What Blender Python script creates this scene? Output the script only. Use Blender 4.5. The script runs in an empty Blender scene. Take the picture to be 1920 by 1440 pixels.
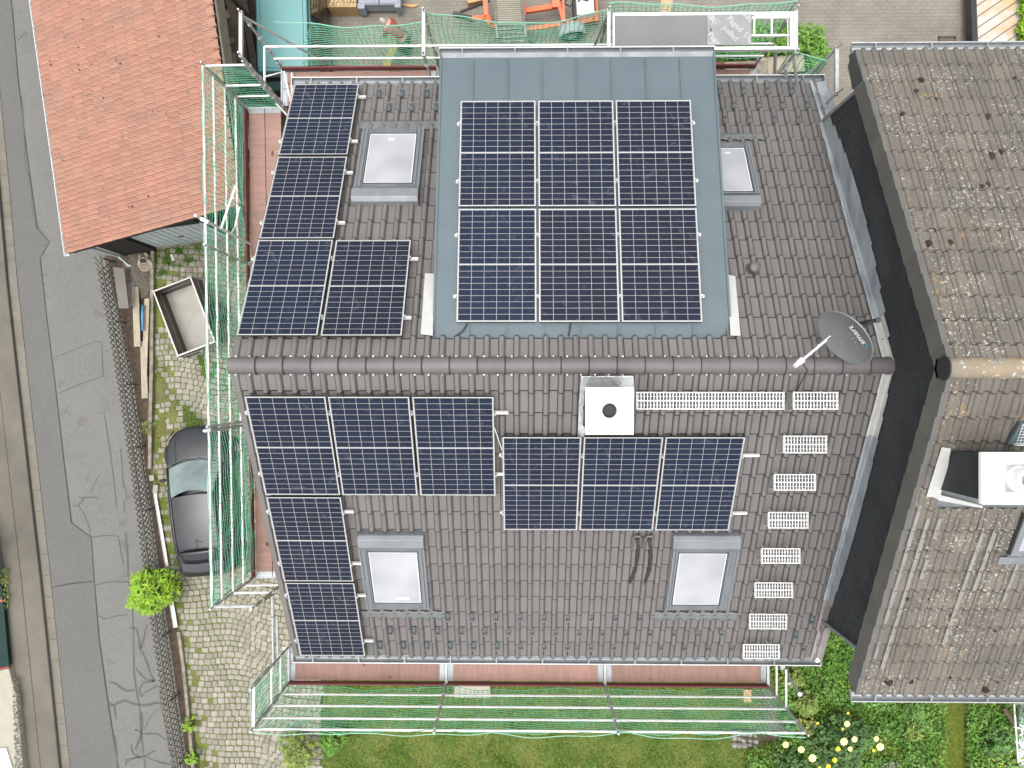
import bpy, bmesh, math, random
import numpy as np
from mathutils import Matrix, Vector
random.seed(7); np.random.seed(7)
SC = bpy.context.scene
COL = SC.collection
RAD = math.radians

# ------------------------------------------------------------------ camera
CZ = 22.4
FPX = 1385.5
cam_d = bpy.data.cameras.new('camera'); cam = bpy.data.objects.new('camera', cam_d); COL.objects.link(cam)
cam_d.sensor_width = 36.0; cam_d.lens = FPX/1920*36.0; cam_d.clip_end = 3000
R = (Matrix.Rotation(0.0005, 3, 'Z') @ Matrix.Rotation(0.0016, 3, 'X') @ Matrix.Rotation(0.0141, 3, 'Y'))
cam.location = (0, 0, CZ); cam.rotation_euler = R.to_euler()
SC.camera = cam

# ------------------------------------------------------------------ sky, sun, exposure
world = bpy.data.worlds.new("World"); SC.world = world; world.use_nodes = True
wn = world.node_tree.nodes; wl = world.node_tree.links
bg = wn['Background']; sky = wn.new('ShaderNodeTexSky'); sky.sky_type = 'NISHITA'; sky.sun_disc = False
SUN_EL, SUN_AZ = RAD(82), RAD(240)      # azimuth from +Y, clockwise
sky.sun_elevation = SUN_EL; sky.sun_rotation = SUN_AZ; sky.dust_density = 6.0; sky.air_density = 1.2; sky.ozone_density = 0.6
hs = wn.new('ShaderNodeHueSaturation'); hs.inputs['Saturation'].default_value = 0.12
wl.new(sky.outputs[0], hs.inputs['Color']); wl.new(hs.outputs[0], bg.inputs[0]); bg.inputs[1].default_value = 0.15
sun_d = bpy.data.lights.new('sun', 'SUN'); sun_d.energy = .5; sun_d.angle = RAD(60); sun_d.color = (1, .965, .92)
sun = bpy.data.objects.new('sun', sun_d); COL.objects.link(sun)
sd = Vector((math.sin(SUN_AZ)*math.cos(SUN_EL), math.cos(SUN_AZ)*math.cos(SUN_EL), math.sin(SUN_EL)))
sun.rotation_euler = (-sd).to_track_quat('-Z', 'Y').to_euler(); sun.location = (0, -10, 40)
SC.view_settings.view_transform = 'Standard'; SC.view_settings.look = 'None'; SC.view_settings.gamma = 1
SC.view_settings.exposure = 1.07
SC.cycles.max_bounces = 6; SC.cycles.diffuse_bounces = 3; SC.cycles.glossy_bounces = 3; SC.cycles.transmission_bounces = 4; SC.cycles.transparent_max_bounces = 6
SC.cycles.use_adaptive_sampling = True; SC.cycles.adaptive_threshold = 0.02; SC.cycles.use_denoising = True

# ------------------------------------------------------------------ geometry helpers
def ray(px, py):
    return R @ Vector(((px-960)/FPX, (720-py)/FPX, -1.0))
def at(px, py, z=0.0):
    d = ray(px, py); t = (z-CZ)/d.z
    return Vector((0, 0, CZ)) + d*t
def frame(ox, oy, oz, ang):          # ang: slope, local y is image-up, local z the roof normal
    return Matrix.Translation((ox, oy, oz)) @ Matrix.Rotation(ang, 4, 'X')
def onf(F, px, py, h=0.0):           # local coordinates of a photo point on the plane h above frame F
    Fi = F.inverted(); o = Fi @ Vector((0, 0, CZ)); d = Fi.to_3x3() @ ray(px, py)
    t = (h-o.z)/d.z; p = o+d*t
    return p.x, p.y

class MB:
    def __init__(s, M=None):
        s.v = []; s.f = []; s.mi = []; s.rv = []; s.M = M; s.cm = 0; s.cr = None
    def add(s, vs, fs, M=None):
        b = len(s.v); m = M if M is not None else s.M
        if m is not None: s.v += [tuple(m @ Vector(p)) for p in vs]
        else: s.v += [tuple(p) for p in vs]
        r = random.random() if s.cr is None else s.cr
        for f in fs:
            s.f.append(tuple(b+i for i in f)); s.mi.append(s.cm); s.rv.append(r)
        return s
    def box(s, x0, x1, y0, y1, z0, z1, M=None):
        return s.add([(x0,y0,z0),(x1,y0,z0),(x1,y1,z0),(x0,y1,z0),(x0,y0,z1),(x1,y0,z1),(x1,y1,z1),(x0,y1,z1)],
                     [(3,2,1,0),(4,5,6,7),(0,1,5,4),(1,2,6,5),(2,3,7,6),(3,0,4,7)], M)
    def beam(s, p0, p1, w, h, up=(0,0,1)):
        p0 = Vector(p0); p1 = Vector(p1); d = (p1-p0); L = d.length; d.normalize(); u = Vector(up)
        sx = d.cross(u)
        if sx.length < 1e-4: sx = d.cross(Vector((1,0,0)))
        sx.normalize(); uz = sx.cross(d)
        M = Matrix((( sx.x, d.x, uz.x, p0.x),(sx.y, d.y, uz.y, p0.y),(sx.z, d.z, uz.z, p0.z),(0,0,0,1)))
        return s.box(-w/2, w/2, 0, L, -h/2, h/2, M)
    def tube(s, pts, r, n=6, cap=True, closed=False):
        pts = [Vector(p) for p in pts]; N = len(pts); vs = []; fs = []
        rr = r if isinstance(r, (list, tuple)) else [r]*N
        for i, p in enumerate(pts):
            if closed: d = pts[(i+1) % N]-pts[i-1]
            else: d = pts[min(i+1, N-1)]-pts[max(i-1, 0)]
            d.normalize(); a = Vector((0,0,1)) if abs(d.z) < .9 else Vector((0,1,0))
            u = d.cross(a).normalized(); w = u.cross(d)
            for k in range(n):
                t = 2*math.pi*k/n; vs.append(p+u*(math.cos(t)*rr[i])+w*(math.sin(t)*rr[i]))
        for i in range(N if closed else N-1):
            j = (i+1) % N
            for k in range(n):
                l = (k+1) % n; fs.append((i*n+k, i*n+l, j*n+l, j*n+k))
        if cap and not closed:
            fs.append(tuple(range(n))[::-1]); fs.append(tuple(range((N-1)*n, N*n)))
        return s.add(vs, fs)
    def prism(s, poly, z0, z1, M=None):
        n = len(poly); vs = [(x,y,z0) for x,y in poly]+[(x,y,z1) for x,y in poly]
        fs = [tuple(range(n))[::-1], tuple(range(n, 2*n))]+[(i,(i+1)%n,n+(i+1)%n,n+i) for i in range(n)]
        return s.add(vs, fs, M)
    def sheet(s, poly, z, M=None):
        return s.add([(x,y,z) for x,y in poly], [tuple(range(len(poly)))], M)
    def lathe(s, prof, n=16, M=None):
        vs = []; fs = []
        for r, z in prof:
            for k in range(n):
                t = 2*math.pi*k/n; vs.append((r*math.cos(t), r*math.sin(t), z))
        for i in range(len(prof)-1):
            for k in range(n):
                l = (k+1) % n; fs.append((i*n+k, i*n+l, (i+1)*n+l, (i+1)*n+k))
        return s.add(vs, fs, M)
    def grid(s, fn, nu, nv, M=None):
        vs = [fn(i/nu, j/nv) for j in range(nv+1) for i in range(nu+1)]
        fs = [(j*(nu+1)+i, j*(nu+1)+i+1, (j+1)*(nu+1)+i+1, (j+1)*(nu+1)+i) for j in range(nv) for i in range(nu)]
        return s.add(vs, fs, M)
    def mesh(s, name, mats, smooth=False, recalc=True):
        me = bpy.data.meshes.new(name); me.from_pydata(s.v, [], s.f)
        for m in (mats if isinstance(mats, (list, tuple)) else [mats]): me.materials.append(m)
        me.polygons.foreach_set('material_index', s.mi)
        a = me.attributes.new('rnd', 'FLOAT', 'FACE'); a.data.foreach_set('value', s.rv)
        if smooth: me.polygons.foreach_set('use_smooth', [True]*len(s.f))
        me.update()
        if recalc and len(s.f) < 20000:
            bm = bmesh.new(); bm.from_mesh(me); bmesh.ops.recalc_face_normals(bm, faces=bm.faces); bm.to_mesh(me); bm.free()
        return me
    def build(s, name, mats, parent=None, smooth=False, bevel=0, recalc=True, sub=0, label=None, cat=None, group=None, kind=None, solid=0):
        o = bpy.data.objects.new(name, s.mesh(name, mats, smooth, recalc)); COL.objects.link(o)
        if parent is not None: attach(o, parent)
        if solid:
            m = o.modifiers.new('thick', 'SOLIDIFY'); m.thickness = solid; m.offset = 0
        if bevel:
            m = o.modifiers.new('bevel', 'BEVEL'); m.width = bevel; m.segments = 2; m.limit_method = 'ANGLE'
        if sub:
            m = o.modifiers.new('sub', 'SUBSURF'); m.levels = sub; m.render_levels = sub
        tag(o, label, cat, group, kind)
        return o

def build_each(mb, name, mats, parent):
    """one object per connected piece"""
    par = list(range(len(mb.v)))
    def fd(a):
        while par[a] != a: par[a] = par[par[a]]; a = par[a]
        return a
    for f in mb.f:
        for q in f[1:]: par[fd(q)] = fd(f[0])
    G = {}
    for f in mb.f: G.setdefault(fd(f[0]), []).append(f)
    for fs in G.values():
        ids = sorted({q for f in fs for q in f}); mp = {q: i for i, q in enumerate(ids)}
        n = MB(); n.add([mb.v[q] for q in ids], [tuple(mp[q] for q in f) for f in fs]); n.build(name, mats, parent)
def wmat(o):
    M = o.matrix_basis.copy(); 
    if o.parent: M = wmat(o.parent) @ o.matrix_parent_inverse @ M
    return M
def attach(o, parent):
    o.parent = parent; o.matrix_parent_inverse = wmat(parent).inverted()
def tag(o, label=None, cat=None, group=None, kind=None):
    if label: o['label'] = label
    if cat: o['category'] = cat
    if group: o['group'] = group
    if kind: o['kind'] = kind
    return o
def thing(name, label, cat, loc=(0,0,0), group=None, M=None):
    o = bpy.data.objects.new(name, None); COL.objects.link(o); o.empty_display_size = .2
    if M is not None: o.matrix_basis = M
    else: o.location = loc
    return tag(o, label, cat, group)
def copy_tree(o, M, label=None, parent=None):
    r = o.copy(); COL.objects.link(r)
    if parent is None: r.matrix_basis = M; r['label'] = label
    else: r.parent = parent; r.matrix_parent_inverse = o.matrix_parent_inverse.copy()
    for c in list(o.children): copy_tree(c, None, None, r)
    return r
def text_mesh(name, body, size, M, mat, parent, depth=0.0):
    cu = bpy.data.curves.new(name, 'FONT'); cu.body = body; cu.size = size; cu.align_x = 'CENTER'; cu.align_y = 'CENTER'; cu.offset = size*.02
    t = bpy.data.objects.new('tmp_text', cu); COL.objects.link(t); bpy.context.view_layer.update()
    me = bpy.data.meshes.new_from_object(t.evaluated_get(bpy.context.evaluated_depsgraph_get()))
    bpy.data.objects.remove(t); me.materials.clear(); me.materials.append(mat); me.transform(M)
    o = bpy.data.objects.new(name, me); COL.objects.link(o); attach(o, parent)
    return o

# ------------------------------------------------------------------ materials
def mat(name, col, rough=.7, metal=0.0, col2=None, nscale=3.0, ndetail=5, namt=1.0, rnd=0.0, bump=0.0, bscale=40.0,
        spots=None, spec=.5, nlo=.35, nhi=.65, coat=0.0, stretch=None):
    """procedural: noise blend of two colours, per-face variation from 'rnd', small spots, bump. spots = [(scale, threshold, colour, mask_scale, mask_lo)]"""
    m = bpy.data.materials.new(name); m.use_nodes = True; nt = m.node_tree; N = nt.nodes; L = nt.links
    b = N['Principled BSDF']; b.inputs['Roughness'].default_value = rough; b.inputs['Metallic'].default_value = metal
    b.inputs['Specular IOR Level'].default_value = spec; b.inputs['Coat Weight'].default_value = coat; b.inputs['Coat Roughness'].default_value = .06
    tc = N.new('ShaderNodeTexCoord'); vec = tc.outputs['Object']
    if stretch:
        mp = N.new('ShaderNodeMapping'); mp.inputs['Scale'].default_value = stretch; L.new(vec, mp.inputs['Vector']); svec = mp.outputs[0]
    else: svec = vec
    def rgb(c): return (c[0], c[1], c[2], 1)
    col2 = col2 or tuple(c*.8 for c in col)
    nz = N.new('ShaderNodeTexNoise'); nz.inputs['Scale'].default_value = nscale; nz.inputs['Detail'].default_value = ndetail; nz.inputs['Roughness'].default_value = .6
    L.new(svec, nz.inputs['Vector'])
    mr = N.new('ShaderNodeMapRange'); mr.inputs[1].default_value = nlo; mr.inputs[2].default_value = nhi; mr.inputs[4].default_value = namt
    L.new(nz.outputs[0], mr.inputs[0])
    mx = N.new('ShaderNodeMix'); mx.data_type = 'RGBA'; mx.inputs[6].default_value = rgb(col); mx.inputs[7].default_value = rgb(col2)
    L.new(mr.outputs[0], mx.inputs[0]); out = mx.outputs[2]
    if rnd:
        at_ = N.new('ShaderNodeAttribute'); at_.attribute_name = 'rnd'
        r2 = N.new('ShaderNodeMapRange'); r2.inputs[3].default_value = 1-rnd; r2.inputs[4].default_value = 1+rnd; L.new(at_.outputs['Fac'], r2.inputs[0])
        h = N.new('ShaderNodeHueSaturation'); L.new(r2.outputs[0], h.inputs['Value']); L.new(out, h.inputs['Color']); out = h.outputs[0]
    for sp in (spots or []):
        sc, th, c, msc, mlo = sp
        vo = N.new('ShaderNodeTexNoise'); vo.inputs['Scale'].default_value = sc; vo.inputs['Detail'].default_value = 2; L.new(vec, vo.inputs['Vector'])
        a = N.new('ShaderNodeMapRange'); a.inputs[1].default_value = th; a.inputs[2].default_value = th+.02; L.new(vo.outputs[0], a.inputs[0])
        mk = N.new('ShaderNodeTexNoise'); mk.inputs['Scale'].default_value = msc; mk.inputs['Detail'].default_value = 3; L.new(vec, mk.inputs['Vector'])
        k = N.new('ShaderNodeMapRange'); k.inputs[1].default_value = mlo; k.inputs[2].default_value = mlo+.12; L.new(mk.outputs[0], k.inputs[0])
        mu = N.new('ShaderNodeMath'); mu.operation = 'MULTIPLY'; L.new(a.outputs[0], mu.inputs[0]); L.new(k.outputs[0], mu.inputs[1])
        m2 = N.new('ShaderNodeMix'); m2.data_type = 'RGBA'; m2.inputs[7].default_value = rgb(c); L.new(out, m2.inputs[6]); L.new(mu.outputs[0], m2.inputs[0]); out = m2.outputs[2]
    L.new(out, b.inputs['Base Color'])
    if bump:
        bn = N.new('ShaderNodeTexNoise'); bn.inputs['Scale'].default_value = bscale; bn.inputs['Detail'].default_value = 4; L.new(vec, bn.inputs['Vector'])
        bp = N.new('ShaderNodeBump'); bp.inputs['Strength'].default_value = bump; bp.inputs['Distance'].default_value = .02
        L.new(bn.outputs[0], bp.inputs['Height']); L.new(bp.outputs[0], b.inputs['Normal'])
    return m

def mat_cells():
    """solar cells: 6 x 18 half cells, white grid lines, thin busbars; object coordinates in metres"""
    m = bpy.data.materials.new('solar_cells'); m.use_nodes = True; nt = m.node_tree; N = nt.nodes; L = nt.links
    b = N['Principled BSDF']; b.inputs['Roughness'].default_value = .18; b.inputs['Specular IOR Level'].default_value = .13
    tc = N.new('ShaderNodeTexCoord'); sx = N.new('ShaderNodeSeparateXYZ'); L.new(tc.outputs['Object'], sx.inputs[0])
    def M(op, a, b_=None, c=None):
        n = N.new('ShaderNodeMath'); n.operation = op
        for i, v in enumerate((a, b_, c)):
            if v is None: continue
            if isinstance(v, (int, float)): n.inputs[i].default_value = v
            else: L.new(v, n.inputs[i])
        return n.outputs[0]
    X, Y = sx.outputs[0], sx.outputs[1]
    px = 1.098/6
    fx = M('PINGPONG', M('SUBTRACT', X, .018), px/2)           # 0 at cell edges
    lx = M('LESS_THAN', fx, .0029)
    yy = M('ABSOLUTE', M('SUBTRACT', Y, .861))                 # from the middle line
    py = .834/9
    y2 = M('SUBTRACT', yy, .010)
    fy = M('PINGPONG', y2, py/2)
    ly = M('LESS_THAN', fy, .0026)
    mid = M('LESS_THAN', yy, .0115)
    edge = M('MAXIMUM', M('LESS_THAN', M('MINIMUM', X, M('SUBTRACT', 1.134, X)), .021), M('GREATER_THAN', yy, .842))
    bb = M('LESS_THAN', M('PINGPONG', M('SUBTRACT', X, .018), px/20), .0011)
    lines = M('MAXIMUM', M('MAXIMUM', lx, ly), M('MAXIMUM', mid, edge))
    ob = N.new('ShaderNodeObjectInfo')
    nz = N.new('ShaderNodeTexNoise'); nz.inputs['Scale'].default_value = 1.3; nz.inputs['Detail'].default_value = 2; L.new(tc.outputs['Object'], nz.inputs['Vector']); 
    c1 = N.new('ShaderNodeMix'); c1.data_type = 'RGBA'; c1.inputs[6].default_value = (.0085,.0083,.0165,1); c1.inputs[7].default_value = (.006,.016,.038,1)
    L.new(M('ADD', M('MULTIPLY', nz.outputs[0], .5), M('MULTIPLY', ob.outputs['Random'], .5)), c1.inputs[0])
    # per-cell tone
    vx = N.new('ShaderNodeTexWhiteNoise'); vx.noise_dimensions = '3D'
    cb = N.new('ShaderNodeCombineXYZ'); L.new(M('FLOOR', M('DIVIDE', M('SUBTRACT', X, .018), px)), cb.inputs[0]); L.new(M('FLOOR', M('DIVIDE', Y, py)), cb.inputs[1]); L.new(ob.outputs['Random'], cb.inputs[2]); L.new(cb.outputs[0], vx.inputs[0])
    hv = N.new('ShaderNodeHueSaturation'); L.new(M('ADD', M('MULTIPLY', vx.outputs[0], .25), .88), hv.inputs['Value']); L.new(c1.outputs[2], hv.inputs['Color'])
    c2 = N.new('ShaderNodeMix'); c2.data_type = 'RGBA'; c2.inputs[7].default_value = (.045,.046,.058,1); L.new(bb, c2.inputs[0]); L.new(hv.outputs[0], c2.inputs[6])
    # dusty smears
    dn = N.new('ShaderNodeTexNoise'); dn.inputs['Scale'].default_value = 5; dn.inputs['Detail'].default_value = 6; dn.inputs['Distortion'].default_value = 1.5
    vt = N.new('ShaderNodeVectorMath'); vt.operation = 'ADD'; L.new(tc.outputs['Object'], vt.inputs[0]); L.new(ob.outputs['Random'], vt.inputs[1]); L.new(vt.outputs[0], dn.inputs['Vector'])
    dr = N.new('ShaderNodeMapRange'); dr.inputs[1].default_value = .60; dr.inputs[2].default_value = .80; dr.inputs[4].default_value = .30; L.new(dn.outputs[0], dr.inputs[0])
    c4 = N.new('ShaderNodeMix'); c4.data_type = 'RGBA'; c4.inputs[7].default_value = (.16,.18,.2,1); L.new(dr.outputs[0], c4.inputs[0]); L.new(c2.outputs[2], c4.inputs[6])
    c3 = N.new('ShaderNodeMix'); c3.data_type = 'RGBA'; c3.inputs[7].default_value = (.31,.31,.31,1); L.new(lines, c3.inputs[0]); L.new(c4.outputs[2], c3.inputs[6])
    L.new(c3.outputs[2], b.inputs['Base Color'])
    return m

def mat_pavers(name, c1, c2, cm, sw, sh, rough=.9):
    m = bpy.data.materials.new(name); m.use_nodes = True; nt = m.node_tree; N = nt.nodes; L = nt.links
    b = N['Principled BSDF']; b.inputs['Roughness'].default_value = rough
    tc = N.new('ShaderNodeTexCoord')
    ds = N.new('ShaderNodeTexNoise'); ds.inputs['Scale'].default_value = 12; L.new(tc.outputs['Object'], ds.inputs['Vector'])
    va = N.new('ShaderNodeVectorMath'); va.operation = 'MULTIPLY_ADD'; L.new(ds.outputs['Color'], va.inputs[0]); va.inputs[1].default_value = (.03,.03,0); L.new(tc.outputs['Object'], va.inputs[2])
    br = N.new('ShaderNodeTexBrick'); L.new(va.outputs[0], br.inputs['Vector'])
    for k, v in (('Color1', c1), ('Color2', c2), ('Mortar', cm)): br.inputs[k].default_value = (*v, 1)
    br.inputs['Scale'].default_value = 1; br.inputs['Brick Width'].default_value = sw; br.inputs['Row Height'].default_value = sh
    br.inputs['Mortar Size'].default_value = .006; br.inputs['Mortar Smooth'].default_value = .4; br.inputs['Bias'].default_value = 0
    nz = N.new('ShaderNodeTexNoise'); nz.inputs['Scale'].default_value = .55; nz.inputs['Detail'].default_value = 7; nz.inputs['Roughness'].default_value = .65; L.new(tc.outputs['Object'], nz.inputs['Vector'])
    mr = N.new('ShaderNodeMapRange'); mr.inputs[1].default_value = .3; mr.inputs[2].default_value = .7; mr.inputs[3].default_value = .72; mr.inputs[4].default_value = 1.18; L.new(nz.outputs[0], mr.inputs[0])
    hv = N.new('ShaderNodeHueSaturation'); L.new(mr.outputs[0], hv.inputs['Value']); L.new(br.outputs[0], hv.inputs['Color'])
    L.new(hv.outputs[0], b.inputs['Base Color'])
    bp = N.new('ShaderNodeBump'); bp.inputs['Strength'].default_value = .4; bp.inputs['Distance'].default_value = .01; bp.invert = True; L.new(br.outputs['Fac'], bp.inputs['Height']); L.new(bp.outputs[0], b.inputs['Normal'])
    return m

T = {}
T['tedge'] = mat('tile_joint_shade', (.022,.020,.019), .8)  # shade at tile overlaps and joints, painted as a dark edge
T['tile'] = mat('brown_tile', (.128,.119,.114), .6, col2=(.112,.104,.100), nscale=1.2, rnd=.05, bump=.15, bscale=60, spots=[(28,.74,(.16,.15,.14),1.2,.52)])
T['ridge'] = mat('brown_ridge_tile', (.100,.092,.091), .55, col2=(.086,.079,.078), nscale=4, rnd=.08, bump=.1, bscale=60, spots=[(30,.75,(.2,.18,.16),1.2,.5)])
T['oldtile'] = mat('weathered_grey_tile', (.098,.089,.078), .9, col2=(.130,.116,.098), nscale=1.6, rnd=.10, bump=.5, bscale=50,
                   spots=[(14,.60,(.19,.135,.075),.9,.54),(22,.64,(.23,.14,.06),1.9,.56),(30,.635,(.36,.345,.30),1.3,.42),(26,.66,(.42,.40,.35),1.3,.47),(14,.68,(.40,.39,.34),2.1,.55),(9,.745,(.035,.027,.02),1.5,.52)])
T['oldridge'] = mat('lichened_ridge_tile', (.17,.155,.13), .9, col2=(.24,.175,.10), nscale=5, rnd=.12, bump=.5, bscale=50, spots=[(14,.60,(.5,.47,.42),2,.45),(22,.62,(.55,.52,.47),2,.4)])
T['redtile'] = mat('red_clay_tile', (.32,.155,.108), .85, col2=(.27,.15,.108), nscale=1.1, rnd=.10, bump=.3, bscale=50,
                   spots=[(7,.63,(.19,.125,.09),1.2,.48),(30,.70,(.42,.36,.28),1.1,.48),(13,.70,(.03,.02,.015),.8,.50)])
T['zinc'] = mat('galvanised_zinc', (.34,.36,.37), .42, .55, col2=(.24,.26,.28), nscale=5, bump=.05)
T['zincd'] = mat('dull_zinc', (.20,.215,.225), .5, .35, col2=(.15,.165,.175), nscale=3, bump=.05)
T['lead'] = mat('lead_flashing', (.18,.205,.23), .5, .15, col2=(.34,.36,.37), nscale=3.5, ndetail=8, bump=.3, bscale=18, stretch=(1,.35,1))
T['leadl'] = mat('bright_lead_flashing', (.44,.44,.425), .5, .1, col2=(.40,.40,.38), nscale=6, bump=.4, bscale=15)
T['foil'] = mat('aluminium_foil_flashing', (.62,.63,.62), .3, .6, col2=(.42,.44,.45), nscale=7, bump=.6, bscale=14)
T['bluemetal'] = mat('blue_grey_sheet_metal', (.074,.100,.114), .45, .1, col2=(.088,.115,.130), nscale=1.3, ndetail=8, bump=.06, bscale=4, spots=[(45,.76,(.3,.33,.34),1.2,.5)])
T['alu'] = mat('aluminium', (.72,.72,.70), .35, .35, col2=(.62,.62,.61), nscale=8)
T['galv'] = mat('galvanised_tube', (.44,.45,.45), .38, .45, col2=(.34,.35,.36), nscale=9)
T['white'] = mat('white_coated_steel', (.58,.585,.58), .45, 0, col2=(.48,.49,.485), nscale=12)
T['capwhite'] = mat('white_concrete_cap', (.82,.82,.79), .6, 0, col2=(.76,.76,.72), nscale=3)
T['black'] = mat('black_plastic', (.02,.02,.021), .5)
T['darkgrey'] = mat('dark_grey_plastic', (.045,.047,.05), .5)
T['frame'] = mat('shaded_frame_side', (.035,.036,.04), .4, .3)  # silver frame sides coloured dark, painting in their shade
T['lip'] = mat('silver_frame_lip', (.50,.50,.49), .35, .3)
T['cells'] = mat_cells()
T['velux'] = mat('grey_window_cladding', (.110,.122,.130), .38, .25, col2=(.16,.175,.185), nscale=3)
T['veluxl'] = mat('light_grey_cladding', (.19,.205,.22), .4, .2)
T['slate'] = mat('dark_fibre_slate', (.019,.022,.025), .75, col2=(.027,.030,.033), nscale=2, rnd=.12, bump=.1)
T['render'] = mat('cream_render', (.45,.42,.36), .9, bump=.3, bscale=80)
T['wood_red'] = mat('red_stained_board', (.33,.185,.155), .75, col2=(.24,.155,.12), nscale=2.2, ndetail=9, rnd=.12, bump=.2, stretch=(1,6,1), spots=[(5,.68,(.11,.05,.035),1.5,.45)])
T['wood_red2'] = mat('red_stained_board_long', (.33,.185,.155), .75, col2=(.24,.155,.12), nscale=2.2, ndetail=9, rnd=.12, bump=.2, stretch=(6,1,1), spots=[(5,.68,(.11,.05,.035),1.5,.45)])
T['toe'] = mat('dark_red_toe_board', (.15,.035,.032), .6, col2=(.12,.03,.03))
T['net'] = mat('green_net_cord', (.085,.37,.215), .6, col2=(.13,.42,.28))
T['netl'] = mat('pale_green_edge_rope', (.26,.52,.40), .6)
T['carpaint'] = mat('dark_grey_car_paint', (.014,.016,.019), .34, 0, col2=(.021,.023,.026), nscale=1.5, coat=.2, spec=.4)
T['cartrim'] = mat('black_car_trim', (.012,.012,.013), .35, coat=.3)
def glass(name, col, rough=.05, spec=.9):
    return mat(name, col, rough, 0, spec=spec, namt=.3, coat=.6)
T['carglass'] = mat('tinted_windscreen', (.08,.115,.115), .06, 0, col2=(.15,.20,.195), nscale=1.8, spec=.8, coat=.8)
T['darkglass'] = glass('dark_car_glass', (.01,.012,.014))
T['redlight'] = mat('red_tail_light', (.5,.02,.012), .25, coat=.5)
T['teal'] = mat('teal_van_paint', (.10,.265,.26), .4, 0, col2=(.11,.25,.245), nscale=2, coat=.2)
T['orange'] = mat('orange_painted_steel', (.62,.12,.035), .5, col2=(.52,.11,.04), nscale=6, spots=[(20,.7,(.2,.08,.04),2,.45)])
T['rubber'] = mat('tyre_rubber', (.018,.018,.018), .8)
T['rim'] = mat('alloy_wheel', (.5,.5,.5), .35, .6)
T['plywood'] = mat('brown_film_plywood', (.075,.055,.05), .45, col2=(.058,.04,.036), nscale=3)
T['trfloor'] = mat('worn_pale_trailer_floor', (.33,.31,.27), .7, col2=(.26,.25,.22), nscale=2, ndetail=8)
T['plank'] = mat('weathered_pale_plank', (.36,.31,.23), .8, col2=(.24,.21,.16), nscale=3, ndetail=8, bump=.3, stretch=(5,1,1), spots=[(12,.7,(.16,.14,.1),2,.4)])
T['plankn'] = mat('fresh_pine_wood', (.42,.27,.12), .7, col2=(.35,.22,.10), nscale=4)
T['tracks'] = mat('dull_aluminium_track', (.24,.23,.21), .5, .2, col2=(.17,.16,.145), nscale=8)
T['fence'] = mat('weathered_dark_lattice', (.085,.078,.056), .85, col2=(.12,.112,.085), nscale=5, rnd=.2, spots=[(14,.66,(.13,.13,.10),2,.45)])
T['darkwood'] = mat('black_stained_boards', (.010,.008,.007), .9, col2=(.020,.014,.012), nscale=6, stretch=(1,1,8))
T['concrete'] = mat('mossy_concrete', (.25,.22,.175), .9, col2=(.13,.12,.08), nscale=5, ndetail=8, bump=.4, rnd=.1)
T['concretel'] = mat('pale_concrete', (.31,.29,.24), .9, col2=(.28,.26,.21), nscale=4, ndetail=8, bump=.3)
T['stone'] = mat('grey_field_stone', (.26,.25,.23), .9, col2=(.16,.155,.14), nscale=8, rnd=.2, bump=.4)
T['asphalt'] = mat('asphalt', (.094,.093,.088), .92, col2=(.107,.106,.100), nscale=.5, ndetail=9, bump=.5, bscale=70, spots=[(60,.55,(.125,.124,.118),3,.3),(80,.58,(.07,.07,.067),3,.3),(60,.79,(.25,.25,.24),3,.5)])
T['asphaltl'] = mat('lighter_asphalt_lane', (.130,.127,.118), .92, col2=(.113,.111,.104), nscale=.6, ndetail=9, bump=.5, bscale=70, spots=[(60,.55,(.165,.162,.152),3,.3),(80,.58,(.095,.094,.09),3,.3),(1.6,.62,(.105,.102,.095),.5,.45),(60,.79,(.28,.28,.27),3,.5)])
T['crack'] = mat('crack_sealing', (.078,.078,.077), .9, namt=.6)
T['crackd'] = mat('open_asphalt_joint', (.035,.035,.034), .9)
T['sidewalk'] = mat('worn_brown_pavement', (.088,.080,.065), .92, col2=(.128,.116,.092), nscale=.7, ndetail=9, bump=.3, bscale=90, spots=[(70,.72,(.06,.055,.05),2,.5)])
T['kerb'] = mat('kerb_stone', (.122,.110,.093), .9, col2=(.150,.137,.113), nscale=2, ndetail=8, bump=.2, rnd=.05)
T['soil'] = mat('dark_garden_soil', (.050,.036,.026), 1, col2=(.085,.062,.043), nscale=5, ndetail=9, bump=1, bscale=25)
T['moss'] = mat('moss_and_sand_joints', (.125,.155,.030), 1, col2=(.12,.105,.05), nscale=1.6, ndetail=8, bump=1, bscale=30)
T['cobble'] = mat('granite_cobble', (.245,.228,.188), .85, col2=(.20,.188,.155), nscale=7, ndetail=6, rnd=.20, bump=.5, bscale=50)
T['pavers'] = mat_pavers('courtyard_pavers', (.20,.180,.150), (.175,.16,.134), (.12,.105,.078), .22, .11)
T['lawn'] = mat('lawn_soil', (.06,.10,.018), 1, col2=(.11,.125,.03), nscale=1.2, ndetail=8, bump=1, bscale=20)
T['gravel'] = mat('light_gravel', (.30,.27,.22), .9, col2=(.12,.10,.08), nscale=60, ndetail=2, bump=1, bscale=50, rnd=.2)
T['grass'] = mat('grass_blades', (.125,.22,.028), .7, col2=(.27,.29,.065), nscale=.9, ndetail=4, rnd=.35, spec=.2)
T['grassd'] = mat('deep_green_leaves', (.06,.15,.022), .7, col2=(.11,.21,.03), nscale=1.5, ndetail=4, rnd=.4, spec=.25)
T['grassy'] = mat('yellow_green_grass', (.19,.22,.035), .7, col2=(.14,.19,.03), nscale=3, rnd=.3, spec=.2)
T['lime'] = mat('lime_green_leaves', (.22,.36,.022), .6, col2=(.14,.27,.02), nscale=4, rnd=.3, spec=.3)
T['rose'] = mat('rose_leaves', (.045,.10,.028), .6, col2=(.075,.14,.04), nscale=4, rnd=.4, spec=.25)
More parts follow.
